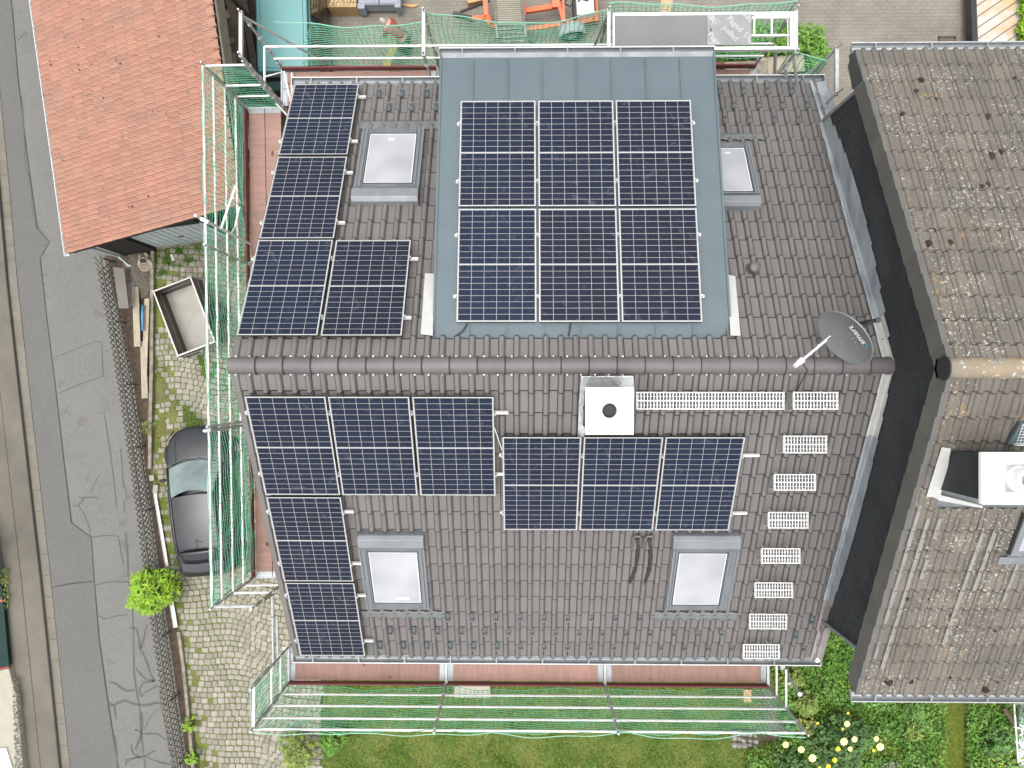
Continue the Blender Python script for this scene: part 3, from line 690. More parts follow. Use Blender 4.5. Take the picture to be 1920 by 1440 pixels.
def apron(root, F, pts, h, m):
    g = MB(F); P = [onf(F, x, y, h) for x, y in pts]; x0 = (P[0][0]+P[3][0])/2; x1 = (P[1][0]+P[2][0])/2; y1 = P[0][1]; y0 = P[2][1]
    nu = 60
    def fn(u, v):
        x = x0+(x1-x0)*u; wv = max(0, math.sin((x-XL)/CW*2*math.pi-2.0)); 
        edge_v = (1-v) if F is FS else v
        lo_ = (1-v) if F is FS else 0
        return (x, y0+(y1-y0)*v - .035*wv*(lo_ if F is FS else (1-v)) + (.0 if F is FS else .0), h+.018+.014*wv)
    g.grid(fn, nu, 5); g.build('window_apron', m, root, solid=.003, smooth=True, recalc=False)
ap = mat('ribbed_grey_apron', (.115,.12,.123), .6, .1, col2=(.14,.145,.148), nscale=4, ndetail=8, bump=.2)
r1, _, _ = skylight(FN, [(694,251),(780,250),(771,342.5),(682.5,342.5)], [(684,240),(795,240),(784,352),(664,352)], [(660,346),(785,346),(783,371),(658,371)])
apron(r1, FN, [(672,228),(823,226),(823,242),(669,243)], .04, ap)
r2, _, _ = skylight(FS, [(691,1036),(781,1036),(789.5,1130),(703,1130)], [(671,1015),(793,1015),(804,1143.5),(690,1143.5)], [(668.5,1010),(793,1010),(794,1035),(671,1035)])
apron(r2, FS, [(678,1144),(835,1144),(836,1157),(676,1157)], .05, ap)
r3, _, _ = skylight(FS, [(1273.8,1038),(1359,1038),(1350.5,1133.8),(1262,1133.8)], [(1266,1012),(1391,1012),(1362,1144.5),(1250,1144.5)], [(1264,1011),(1392,1011),(1388,1037),(1262,1037)])
apron(r3, FS, [(1220,1146),(1388,1146),(1386,1160),(1219,1160)], .05, ap)
r4, _, _ = skylight(FN, [(1333,277),(1394,277),(1412,358),(1340,358)], [(1322,267),(1402,267),(1424,362),(1332,362)], [(1338,361),(1426,361),(1428,380),(1338,380)])
apron(r4, FN, [(1349,252),(1430,250),(1431,262),(1349,264)], .04, ap)
# reveal details inside panes
for F, p in ((FN,[(729,262),(740,262),(740,265),(729,265)]),(FS,[(744,1118),(768,1118),(768,1122),(744,1122)]),(FN,[(1358,287),(1369,287),(1369,290),(1358,290)])):
    g = MB(F); g.prism([onf(F, x, y, .078) for x, y in p], .1005, .103); g.build('ventilation_handle', T['white'], {0:r1,1:r2}.get(0 if p[0][0]==729 else 1 if p[0][0]==744 else 2, r4))
# snow-guard hooks
hk = MB(); hk.box(-.022,.022,-.055,.03,0,.012); hk.box(-.014,.014,-.03,.045,.012,.02); hk.tube([(-.018,.045,.0),(-.018,.045,.065),(.018,.045,.065),(.018,.045,0)],.009,5); hk.box(-.02,.02,.03,.055,.0,.05)
hk.v = [(a*1.25,b*1.25,c*1.2) for a,b,c in hk.v]
hm = hk.mesh('snow_hook', T['hook']); hm2 = hm
pts = [(FN, 1140+x/4, y/4) for x, y in [(838,690),(1013,690),(1190,690),(1375,690),(943,795),(1127,795),(1305,795),(1492,795),(873,905),(1055,905),(1247,905),(1427,905)]]
pts += [(FN, 360+x/4, y/4) for x, y in [(1403,708),(1575,706),(1763,706),(1480,810),(1650,810),(1832,810)]]
pts += [(FS, 840+44.9*k, 1155) for k in range(9)]+[(FS, 731.8+44.3*k, 1181+k*.2) for k in range(15)]+[(FS, 712.5+43.9*k, 1209+k*.1) for k in range(16)]
pts += [(FS,1462,1211),(FS,1506,1211),(FS,1492,1188),(FS,1522,1160)]
for F, x, y in pts:
    o = bpy.data.objects.new('snow_hook', hm); COL.objects.link(o)
    lx, ly = onf(F, x, y, .05); o.matrix_basis = F @ Matrix.Translation((lx, ly, .042)) @ (Matrix.Rotation(math.pi, 4, 'Z') if F is FS else Matrix.Identity(4)); attach(o, house)
# vent pipe
lx, ly = onf(FN, 1411, 497, .1); vp = FN @ Vector((lx, ly, .0))
v = MB(Matrix.Translation(vp)); v.lathe([(.10,-.05),(.085,.05),(.062,.08),(.062,.17),(.078,.175),(.080,.215),(.05,.235),(0,.24)], 18)
v.build('vent_pipe', T['ridge'], house, smooth=True)

# ================================================================== SOLAR PANELS
PW, PH = 1.134, 1.722
def panel(label, group):
    t = thing('solar_panel', label, 'solar panel', group=group)
    f = MB(); e = .011
    f.box(0,PW,0,e,0,.035); f.box(0,PW,PH-e,PH,0,.035); f.box(0,e,e,PH-e,0,.035); f.box(PW-e,PW,e,PH-e,0,.035)
    f.build('panel_frame', T['frame'], t)
    l = MB(); z0, z1 = .0352, .0358
    l.box(0,PW,0,e,z0,z1); l.box(0,PW,PH-e,PH,z0,z1); l.box(0,e,e,PH-e,z0,z1); l.box(PW-e,PW,e,PH-e,z0,z1)
    l.build('frame_lip', T['lip'], t)
    MB().box(e,PW-e,e,PH-e,.02,.033).build('cell_glass', T['cells'], t)
    return t
HP = .178-.035
PAN = [
 ('S',-3.891,.502,'lower roof slope, left end of the row under the ridge'),('S',-2.718,.504,'lower roof slope, second from the left under the ridge'),('S',-1.539,.506,'lower roof slope, third from the left under the ridge'),
 ('S',-3.889,2.273,'lower roof slope, middle of the left verge column'),('S',-3.882,4.038,'lower roof slope, at the bottom eave beside the left verge'),
 ('S',-.287,1.175,'left of the three panels below the white chimney'),('S',.885,1.174,'middle of the three panels below the white chimney'),('S',2.055,1.172,'right of the three panels below the white chimney'),
 ('N',-3.996,5.747,'upper roof slope, at the top eave beside the left verge'),('N',-3.994,3.97,'upper roof slope, middle of the left verge column'),('N',-4.001,2.212,'upper roof slope, at the left verge above the ridge'),('N',-2.819,2.205,'upper roof slope, above the ridge left of the pale dormer flashing'),
 ('D',-.939,4.133,'blue-grey dormer roof, top row at left'),('D',.237,4.13,'blue-grey dormer roof, middle of the top row'),('D',1.409,4.13,'blue-grey dormer roof, top row at right'),
 ('D',-.936,2.365,'blue-grey dormer roof, bottom row at left'),('D',.239,2.363,'blue-grey dormer roof, middle of the bottom row'),('D',1.409,2.363,'blue-grey dormer roof, bottom row at right, bluish sheen')]
pp = None
FR = {'S':FS,'N':FN,'D':FD}
for k, x, s, lab in PAN:
    s -= .016 if k == 'D' else .101
    y = -(s+PH) if k == 'S' else s-PH
    h = HP if k != 'D' else .075-.035
    M = FR[k] @ Matrix.Translation((x, y, h))
    lb = 'black solar panel, '+lab
    if pp is None: pp = panel(lb, 'solar panels on the brown roof'); pp.matrix_basis = M
    else: copy_tree(pp, M, lb)
# rails with clamps
def rail(k, xa, xb, s, label, clamps):
    F = FR[k]; y = -s if k == 'S' else s; h = (.178 if k != 'D' else .075)
    t = thing('mounting_rail', label, 'mounting rail', F @ Vector((xa, y, h-.04)), 'mounting rails under the solar panels')
    MB(F).box(xa, xb, y-.02, y+.02, h-.075, h-.037).build('rail_profile', T['alu'], t)
    if k != 'D':
        f = MB(F); x = xa+.12
        while x < xb-.02: f.box(x-.018, x+.018, y-.03, y+.05, .04, h-.076); x += .84
        f.build('roof_hook', T['galv'], t)
    for c in clamps:
        MB(F).box(c-.011, c+.011, y-.018, y+.018, h-.03, h+.003).build('clamp', T['galv'], t)
def sS(px, py, k): 
    return abs(onf(FR[k], px, py, .15 if k != 'D' else .05)[1])
g2 = lambda x: x+PW+.01
for args in [
 ('S',-3.95,-.20,sS(700,775,'S'),'upper rail of the three panels under the ridge, ending beside the chimney flashing',[-3.905,g2(-3.891)+.01,g2(-2.718)+.01,-.39]),
 ('S',-3.95,-.27,sS(700,890,'S'),'lower rail of the three panels under the ridge on the lower slope',[-3.905,g2(-3.891)+.01,g2(-2.718)+.01,-.39]),
 ('S',-3.95,-2.60,sS(600,961,'S'),'short rail below the shutter-side row, left verge column, upper end',[-3.905,-2.745]),
 ('S',-3.95,-2.60,sS(600,1058,'S'),'short rail beside the lower left roof window frame',[-3.905,-2.745]),
 ('S',-3.95,-2.60,sS(600,1118,'S'),'short rail of the lowest panel on the left verge, upper one',[-3.905,-2.738]),
 ('S',-3.95,-2.58,sS(600,1203,'S'),'short rail nearest the bottom gutter under the lowest panel',[-3.905,-2.738]),
 ('S',-.34,3.46,sS(1100,855,'S'),'upper rail under the three panels below the chimney, long end at right',[-.30,g2(-.287)+.01,g2(.885)+.01,3.205]),
 ('S',-.34,3.44,sS(1100,963,'S'),'lower rail under the three panels below the chimney, long end at right',[-.30,g2(-.287)+.01,g2(.885)+.01,3.205]),
 ('N',-4.06,-2.72,sS(600,180,'N'),'rail nearest the top gutter under the upper left panel',[-4.01,-2.85]),
 ('N',-4.06,-2.74,sS(600,263,'N'),'rail ending left of the upper left roof window',[-4.01,-2.85]),
 ('N',-4.06,-2.74,sS(560,322,'N'),'rail ending left of the shutter box of the upper left window',[-4.01,-2.85]),
 ('N',-4.06,-2.74,sS(560,416,'N'),'rail just below the upper left window, left verge column',[-4.01,-2.85]),
 ('N',-4.06,-1.56,sS(600,484,'N'),'upper rail of the two adjoining panels above the ridge, sticking out at right',[-4.01,-2.845,-1.67]),
 ('N',-4.06,-1.58,sS(600,594,'N'),'lower rail of the two adjoining panels above the ridge, sticking out at right',[-4.01,-2.845,-1.67]),
 ('D',-.99,2.60,sS(930,231,'D'),'topmost rail on the blue-grey dormer roof',[-.952,.217,1.39,2.556]),
 ('D',-.99,2.60,sS(930,339,'D'),'second rail from the top on the dormer roof',[-.952,.217,1.39,2.556]),
 ('D',-.99,2.60,sS(930,440,'D'),'third rail from the top on the dormer roof',[-.952,.217,1.39,2.556]),
 ('D',-.99,2.60,sS(930,555,'D'),'lowest rail on the dormer roof, near the brown tiles',[-.952,.217,1.39,2.556])]:
    rail(*args)

# ================================================================== ROOF STEPS
def grate(name, rect, label, nb, group, long=False):
    x0, y0, x1, y1 = rect; h = .27
    lx, ly = onf(FS, (x0+x1)/2, (y0+y1)/2, h); C = FS @ Vector((lx, ly, h)); z = C.z
    a = at(x0, y0, z); c = at(x1, y1, z); W, D = (c.x-a.x), (a.y-c.y)
    t = thing(name, label, 'roof step' if not long else 'roof walkway', ((a.x+c.x)/2, (a.y+c.y)/2, z), group)
    g = MB(); X0, X1, Yb, Ya = a.x, c.x, c.y, a.y
    g.box(X0, X1, Ya-.014, Ya, z-.03, z); g.box(X0, X1, Yb, Yb+.014, z-.03, z); g.box(X0, X0+.008, Yb, Ya, z-.03, z-.001); g.box(X1-.008, X1, Yb, Ya, z-.03, z-.001)
    ym = (Ya+Yb)/2; g.box(X0, X1, ym-.008, ym+.008, z-.012, z-.002)
    for i in range(nb):
        x = X0+(i+.5)*W/nb; g.box(x-.0055, x+.0055, Yb+.012, Ya-.012, z-.012, z-.0015)
        for f in (.25,.75): g.box(x-.0055-.010, x+.0055+.010, Yb+(Ya-Yb)*f-.005, Yb+(Ya-Yb)*f+.005, z-.011, z-.003)
    g.build('tread_grating', T['white'], t)
    s = MB()
    for f in ((.1,.42,.88) if long else (.12,.72)):
        x = X0+W*f; zr = ZR-abs(Ya-Y0)*math.tan(SL)+.03
        s.beam((x, Yb+.02, z-.02), (x, Yb-.02, ZR-abs(Yb-.02-Y0)*math.tan(SL)+.04), .022, .012); s.beam((x, Ya-.02, z-.03), (x, Ya+.01, ZR-abs(Ya+.01-Y0)*math.tan(SL)+.05), .022, .012)
    s.build('support_bracket', T['white'], t)
grate('roof_walkway', (1193,735,1471,768), 'long white metal walkway grating beside the chimney under the ridge', 46, None, True)
for i, (r, lb) in enumerate([((1487,735,1572,768),'white step grating nearest the ridge, right of the long walkway'),((1469,817,1551,850),'second white step grating down from the ridge'),
   ((1451,889,1530,920),'third white step grating down from the ridge'),((1440,960,1516,991),'fourth white step grating, level with the bottom of the chimney panels'),
   ((1427,1028,1501,1057),'fourth white step grating up from the bottom gutter'),((1415,1092,1487,1121),'third white step grating up from the bottom gutter'),
   ((1405,1151,1476,1180),'second white step grating up from the bottom gutter'),((1393,1208,1462,1236),'white step grating at the bottom gutter')]):
    grate('roof_step', r, lb, 14, 'white step gratings down the right side of the roof')

# flexible conduits out of tile vents
for pts, lb in (([(1194,1008),(1197,1022),(1195,1045),(1190,1070),(1181,1093)],'left black ribbed conduit hanging from a tile outlet'),([(1217,1008),(1219,1022),(1220,1045),(1217,1070),(1208,1093)],'right black ribbed conduit hanging from a tile outlet')):
    P = [FS @ Vector((*onf(FS, x, y, .07), .07)) for x, y in pts]
    t = thing('cable_conduit', lb, 'conduit', P[0], 'ribbed conduits below the chimney panels')
    Q = []
    for a, b_ in zip(P[:-1], P[1:]):
        for k in range(12): Q.append(a.lerp(b_, k/12))
    MB().tube(Q, [.026 if k % 2 else .033 for k in range(len(Q))], 8).build('ribbed_hose', T['black'], t)
    o = MB(FS); lx, ly = onf(FS, pts[0][0], pts[0][1]+4, .08)
    hoop = [(lx-.060, ly-.20, .05),(lx-.060, ly+.03, .085),(lx-.035, ly+.085, .095),(lx+.035, ly+.085, .095),(lx+.060, ly+.03, .085),(lx+.060, ly-.20, .05)]
    o.tube(hoop, .026, 8); o.box(lx-.045, lx+.045, ly-.12, ly+.06, .03, .06); o.build('outlet_tile', T['ridge'], t)

# satellite dish
dc = Vector(at(1590, 628, 12.75)); nrm = Vector((-.757,-.577,.306)).normalized()
e1 = Vector((.66, -.75, 0)) ; e1 = (e1-nrm*e1.dot(nrm)).normalized()
e1 = (Vector((.606,-.795,0)) - nrm*Vector((.606,-.795,0)).dot(nrm)).normalized(); e2 = nrm.cross(e1)
MDI = Matrix(((e1.x,e2.x,nrm.x,dc.x),(e1.y,e2.y,nrm.y,dc.y),(e1.z,e2.z,nrm.z,dc.z),(0,0,0,1)))
dish = thing('satellite_dish', 'grey oval satellite dish with white arm on the ridge by the dark wall', 'satellite dish', dc)
rd = MB(MDI); RA, RB = .415, .375
prf = [(0,0),(.2,.003),(.4,.012),(.6,.027),(.8,.048),(.96,.07),(1.0,.077),(1.015,.07),(1.0,.055),(.8,.03),(.5,.0),(0,-.015)]
vs = []; K = 40
for r_, z_ in prf:
    for k in range(K):
        a = 2*math.pi*k/K; vs.append((RA*r_*math.cos(a), RB*r_*math.sin(a), z_))
rd.add(vs, [(i*K+k, i*K+(k+1)%K, (i+1)*K+(k+1)%K, (i+1)*K+k) for i in range(len(prf)-1) for k in range(K)])
refl = rd.build('reflector', mat('grey_dish_paint', (.115,.117,.12), .45, col2=(.125,.127,.13)), dish, smooth=True)
rim = MB(MDI); rim.tube([(RA*1.003*math.cos(2*math.pi*k/K), RB*1.003*math.sin(2*math.pi*k/K), .066) for k in range(K)], .011, 6, closed=True)
rim.build('rim', T['veluxl'], dish, smooth=True)
TM = MDI @ Matrix.Translation((.06, .13, .05)) @ Matrix.Rotation(RAD(0),4,'Z')
tm = MDI @ Matrix.Translation((.03,.185,.045)) @ Matrix.Rotation(math.pi, 4,'Z') @ Matrix.Shear('XZ' if False else 'XY', 4, (0,0)) 
text_mesh('lettering', 'smart', .125, tm, T['white'], dish)
MB(tm @ Matrix.Translation((-.19,-.035,.0))).lathe([(0,0),(.035,.0)], 12).build('emblem', T['blue'], dish)
bl = MB(MDI)
for x, y in ((-.09,-.16),(.05,-.16),(-.0,.06),(.06,.06),(.12,.06)): bl.lathe([(0,.0),(.007,-.002)], 8, MDI @ Matrix.Translation((x,y,.028)))
bl.build('bolt', T['white'], dish)
lnb = at(1503, 676, 12.72); root_ = MDI @ Vector((0, -RB*.9, .0)); root_ = at(1553, 634, 12.62)
a_ = MB(); off = Vector((.022,.028,0))
a_.beam(root_+off, lnb+off, .014, .03); a_.beam(root_-off, lnb-off, .014, .03); m_ = root_.lerp(lnb,.4); a_.beam(m_-off, m_+off, .03, .02)
a_.build('feed_arm', T['alu'], dish)
dl = (lnb-root_).normalized()
c_ = MB(); c_.tube([lnb-dl*.02, lnb+dl*.06], .042, 10); c_.tube([lnb+dl*.05, lnb+dl*.13], .032, 10); c_.build('receiver', T['white'], dish)
ms = at(1646, 600, 12.6); mk_ = MB(); mk_.tube([ms, ms+Vector((0,0,-2.0))], .028, 10); mk_.tube([ms+Vector((0,0,-.03)), ms+Vector((0,0,.02))], .036, 12)
bk = dc-nrm*.05
mk_.tube([ms+Vector((0,0,-.06)), Vector(bk)], .022, 8); mk_.build('mast', T['darkgrey'], dish)
MB().tube([lnb+Vector((0,0,-.02)), at(1514,695,12.45), at(1508,705,12.3), at(1497,727,12.12), at(1492,738,12.05)], .008, 6).build('cable', T['black'], dish)
# white stay on chimney side cable between panels
MB().tube([FS @ Vector((*onf(FS,927,802,.16), .16)), FS @ Vector((*onf(FS,941,843,.14), .14))], .007, 6).build('cable_tie_line', T['white'], house)
# ================================================================== NEIGHBOUR HOUSE
NY, NZ, NA = .20, 22.4-8.57, RAD(27.1)
nh = thing('neighbour_house', 'taller house with lichened grey roof and black slate gable wall', 'house', (8, 0, 0))
GN, GS = frame(0, NY, NZ, -NA), frame(0, NY, NZ, NA)
VX = 4.90                                  # verge
ncw, nrl = .30, .335
nsl = 4.73/math.cos(NA)
nrw = 16
vx0 = VX+.04
for F, sg, sd_ in ((GN,1,11),(GS,-1,12)):
    kp = None
    if sg < 0: kp = lambda x, s: not (5.32 < x < 7.2 and 1.32 < s < 2.02)
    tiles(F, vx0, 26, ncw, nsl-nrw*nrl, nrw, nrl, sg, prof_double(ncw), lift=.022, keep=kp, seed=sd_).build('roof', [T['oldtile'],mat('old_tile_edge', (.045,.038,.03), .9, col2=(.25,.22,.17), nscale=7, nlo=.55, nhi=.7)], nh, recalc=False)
    MB(F).box(VX+.03, 12.8, min(0,sg*nsl), max(0,sg*nsl), -.14, -.03).build('roof_deck', T['darkwood'], nh)
    v = MB(F)                              # verge end tiles: vertical flange
    for j in range(nrw+1):
        a, b_ = nsl-(j+1)*nrl, nsl-j*nrl
        if a < -.05: break
        v.cr = random.random()
        y = lambda s: sg*max(s, 0)
        v.add([(VX,y(a+.006),-.27),(VX,y(b_+.003),-.25),(VX,y(b_+.003),.045),(VX,y(a+.006),.022),(VX+.055,y(b_),.048),(VX+.055,y(a+.006),.025),(VX+.025,y(a+.006),-.27),(VX+.025,y(b_),-.25)],
              [(0,1,2,3),(3,2,4,5),(0,6,7,1),(2,1,7,4)])
    v.build('verge_tile', mat('grey_verge_tile', (.082,.082,.078), .8, col2=(.10,.095,.085), nscale=4, rnd=.08), nh, recalc=False)
# ridge caps
g = MB()
for i in range(22):
    xa, xb = VX-.02+i*.38, VX-.02+(i+1)*.38+.01; g.cr = random.random(); K = 12; vs = []
    for xx, rr, dzz in ((xa,.115,0),(xb,.128,.004)):
        vs += [(xx, NY+rr*math.cos(math.pi*k/K), NZ-.03+rr*.9*math.sin(math.pi*k/K)+dzz-(.03 if k in (0,K) else 0)) for k in range(K+1)]
    g.add(vs, [(k,k+1,K+2+k,K+1+k) for k in range(K)])
g.build('ridge_cap', T['oldridge'], nh, recalc=False)
MB().lathe([(0,0),(.14,0),(.14,-.02)], 20, Matrix.Translation((VX-.03, NY, NZ-.05)) @ Matrix.Rotation(RAD(-90),4,'Y')).build('ridge_end_disc', T['black'], nh)
# gable wall, slate-hung; shingles overlap as thin plates
wn_, ws_ = 4.47, -3.98
wxp = 5.08
xf = Matrix(((0,0,1,0),(1,0,0,0),(0,1,0,0),(0,0,0,1)))
zrn = NZ-.26
tn = math.tan(NA)
MB().prism([(ws_,0),(wn_,0),(wn_,zrn-(wn_-NY)*tn),(NY,zrn),(ws_,zrn-(NY-ws_)*tn)], wxp+.03, 12.4, xf).build('wall', T['slate'], nh)
sl = MB(); z = 8.4; row = 0; rr_ = random.Random(5)
while z < NZ-.3:
    y = ws_+(row % 2)*.15
    while y < wn_:
        y1 = min(y+.296, wn_); top = zrn-abs(y+.15-NY)*tn
        roofz = ZR-abs(y+.15-Y0)*math.tan(SL)
        if z+.23 < top and z > roofz-.5:
            sl.cr = rr_.random(); o_ = rr_.uniform(0,.006)
            sl.add([(wxp+.012-o_,y,z-.03),(wxp+.012-o_,y1,z-.03),(wxp+.026,y1,z+.2),(wxp+.026,y,z+.2),(wxp+.03,y,z-.03),(wxp+.03,y1,z-.03)], [(0,1,2,3),(0,4,5,1)])
            if rr_.random() < .9:      # weathered lower edge
                sl.cm = 1; sl.box(wxp-.001, wxp+.0115, y-.006, y+.006, z-.03+rr_.uniform(0,.03), z+rr_.uniform(.03,.11)) if rr_.random() < .75 else None; sl.cm = 0
        y += .30
    z += .155; row += 1
sl.build('slate_shingle', [T['slate'], mat('chalky_slate_edge', (.052,.058,.062), .8)], nh, recalc=False)
MB().box(wxp-.02, wxp+.05, wn_-.02, wn_+.03, 6, zrn-(wn_-NY)*tn).build('corner_trim', T['zinc'], nh)
MB().box(wxp-.02, wxp+.05, ws_-.03, ws_+.02, 6, zrn-(NY-ws_)*tn).build('corner_trim', T['zinc'], nh)
ne_y = nsl*math.cos(NA); ne_z = NZ-nsl*math.sin(NA)
gutter(nh, VX-.02, 12.8, NY+ne_y+.07, ne_z-.02, 1, T['zinc'])
gutter(nh, VX-.03, 12.8, NY-ne_y-.07, ne_z-.02, -1, T['zinc'])
MB().prism([(NY+4.2,ne_z-.05),(NY+ne_y+.02,ne_z-.15),(NY+ne_y+.02,ne_z+.02),(NY+4.2,ne_z+.3)], VX-.01, VX+.02, xf).build('eave_board', T['darkgrey'], nh)
# chimney
czn = 22.4-8.38
q0, q1 = at(1841,848,czn), at(1841,946,czn)
cx_ = q0.x; cyt, cyb = q0.y, q1.y; cw_ = .86
nc = MB().box(cx_+.04, cx_+cw_-.04, cyb+.04, cyt-.04, 12.3, czn-.07).build('chimney', T['slate'], nh)
fcx, fcy = cx_+.41, (cyt+cyb)/2
MB().box(cx_, cx_+cw_, cyb, cyt, czn-.07, czn).build('chimney_cap', T['capwhite'], nc, bevel=.012)
MB().box(fcx-.16, fcx+.16, fcy-.16, fcy+.16, czn+.001, czn+.012).build('flue_plate', T['zinc'], nc, bevel=.004)
MB(Matrix.Translation((fcx,fcy,czn+.012))).lathe([(.15,0),(.135,.02),(.12,.05),(.12,.14),(.10,.16),(.075,.15),(.065,.10),(.065,-.1)], 28).build('flue_pipe', T['white'], nc, smooth=True)
# flashing round the chimney
f = MB(GS); q = [onf(GS, x, y, .05) for x, y in [(1765,838),(1782,840),(1776,880),(1762,932),(1736,931),(1752,880)]]; f.prism(q, .05, .062)
q = [onf(GS, x, y, .05) for x, y in [(1742,926),(1765,928),(1842,948),(1842,953),(1760,938)]]; f.prism(q, .048, .058)
f.build('chimney_flashing', T['leadl'], nc, bevel=.008)
MB(GS).prism([onf(GS, x, y, .0) for x, y in [(1778,826),(1925,826),(1925,848),(1776,848)]], -.02, .0).build('flashing_back', T['zincd'], nc)
MB(GS).prism([onf(GS, x, y, .0) for x, y in [(1745,845),(1990,845),(1990,960),(1745,960)]], -.028, -.01).build('flashing_sole', T['zincd'], nc)
# roof vent grate on the right edge
lx, ly = onf(GS, 1912, 816, .1); v = MB(GS); v.prism([(lx-.10,ly-.14),(lx+.3,ly-.14),(lx+.3,ly+.16),(lx-.03,ly+.16)], .04, .10)
vt_ = v.build('roof_hatch', T['bluemetal'], nh, bevel=.01)
v = MB(GS)
for k in range(7): v.box(lx-.02+k*.042, lx-.015+k*.042, ly-.1, ly+.14, .115, .12)
for k in range(7): v.box(lx-.03, lx+.28, ly-.1+k*.04, ly-.095+k*.04, .12, .125)
v.box(lx-.04, lx+.3, ly-.13, ly-.115, .1, .13); v.box(lx-.02, lx+.3, ly+.14, ly+.155, .1, .13); v.build('hatch_grille', T['alu'], vt_)
# neighbour roof window
F = GS; o = [onf(F, x, y, .10) for x, y in [(1925,985),(1960,985),(1935,1048),(1893,1048)]]
w = MB(F); w.prism([(o[3][0],o[3][1]),(o[3][0]+.9,o[3][1]),(o[3][0]+.9,o[0][1]+.15),(o[3][0],o[0][1]+.15)], -.02, .06)
sk = w.build('skylight', T['veluxl'], nh, bevel=.008)
MB(F).box(o[3][0]-.006, o[3][0]+.012, o[3][1]+.04, o[0][1]+.15, .0, .085).build('guide_rail', T['darkgrey'], sk)
MB(F).box(o[3][0]+.10, o[3][0]+.8, o[3][1]+.10, o[0][1]+.08, .061, .066).build('pane', T['pane'], sk)
MB(F).box(o[3][0]-.10, o[3][0]+.95, o[3][1]-.13, o[3][1]-.01, .05, .06).build('window_apron', T['veluxl'], sk, bevel=.01)
# replaced light ridge lines of a few tile joints (metal strips on the lower slope)
m_ = MB(GS)
for xr, sa_, sb_ in ((5.02,1.9,4.9),(5.17,2.1,4.6),(5.32,2.1,2.9),(5.92,2.3,4.3),(6.07,2.3,3.2),(6.52,2.5,3.4)):
    q_ = sa_; m_ = MB(GS); m_.cr = .5
    while q_ < sb_:
        w0 = random.uniform(.020,.03); m_.prism([(xr-w0,-q_),(xr+w0,-q_),(xr+w0,-q_-.325),(xr-w0,-q_-.325)], .049, .053) if random.random() < .88 else None; q_ += nrl
    m_.build('pale_joint_strip', T['strip'], nh)

# moss cushions on the old roof
mo = MB(); r_ = random.Random(9)
def lump(mb, F, x, y, h, R_):
    mb.cr = r_.random(); K = 8
    rr = [R_*r_.uniform(.7,1.2) for _ in range(K)]
    vs = [(x+rr[k]*math.cos(2*math.pi*k/K), y+rr[k]*math.sin(2*math.pi*k/K), h) for k in range(K)]+[(x+.55*rr[k]*math.cos(2*math.pi*k/K), y+.55*rr[k]*math.sin(2*math.pi*k/K), h+R_*.55) for k in range(K)]+[(x,y,h+R_*.75)]
    mb.add(vs, [(k,(k+1)%K,K+(k+1)%K,K+k) for k in range(K)]+[(K+k,K+(k+1)%K,2*K) for k in range(K)], F)
for i in range(22):
    x = r_.uniform(5.3, 8.3); sg = 1 if i % 2 else -1; s = nsl-nrl*r_.choice([1,1,2,2,3,4,5,6,7,8])+r_.uniform(-.02,.12)
    lump(mo, GN if sg > 0 else GS, x, sg*s, .03, r_.uniform(.018,.05))
for px_, py_, R_ in [(1668,1283,.07),(1709,1281,.05),(1850,1296,.08),(1788,1158,.05),(1703,1126,.035),(1741,1126,.03),(1752,430,.05),(1742,453,.06),(1783,452,.05),(1721,168,.045),(1694,211,.045),(1862,290,.07),(1878,283,.06),(1853,216,.06),(1752,253,.04)]:
    F = GN if py_ < 690 else GS; lx, ly = onf(F, px_, py_, .05); lump(mo, F, lx, ly, .02, R_)
mo.build('moss_cushion', T['mosslump'], nh, kind='stuff', recalc=False)

# ================================================================== RED TILED SHED
A_ = RAD(8.0)
SH = Matrix(((math.cos(A_), -math.sin(A_),0,-12.44),(math.sin(A_), math.cos(A_),0,3.6),(0,0,1,0),(0,0,0,1)))   # local x = up-slope (east), local y = along gutter
shed = thing('shed', 'shed with orange-red tiled roof between the road and the scaffold', 'shed', (-10, 6, 0))
slp = RAD(21); SW = 5.6
FR_ = SH @ Matrix.Translation((0,0,2.4)) @ Matrix.Rotation(-slp, 4, 'Y') @ Matrix.Rotation(RAD(90),4,'Z')   # local x = along gutter (north), local y = -x(upslope)... 
# in FR_: x-> shed y (north), y-> shed -x (down-slope, west)
ln = SW/math.cos(slp)
nr_ = 17; rlr = ln/nr_
tb = tiles(FR_ @ Matrix.Translation((0,-ln,0)), -.02, 70, .136, 0, nr_, rlr, 1, [(0,-.014),(.015,.002),(.04,.0),(.068,.004),(.088,.026),(.106,.036),(.124,.026),(.136,.004)], lift=.028, seed=21, ew=.013)
tb.build('roof', [T['redtile'],mat('red_tile_joint', (.085,.045,.032), .9, col2=(.16,.08,.06))], shed, recalc=False)
MB(FR_).box(0, 9.6, -ln, 0, -.16, -.03).build('roof_deck', T['darkwood'], shed)
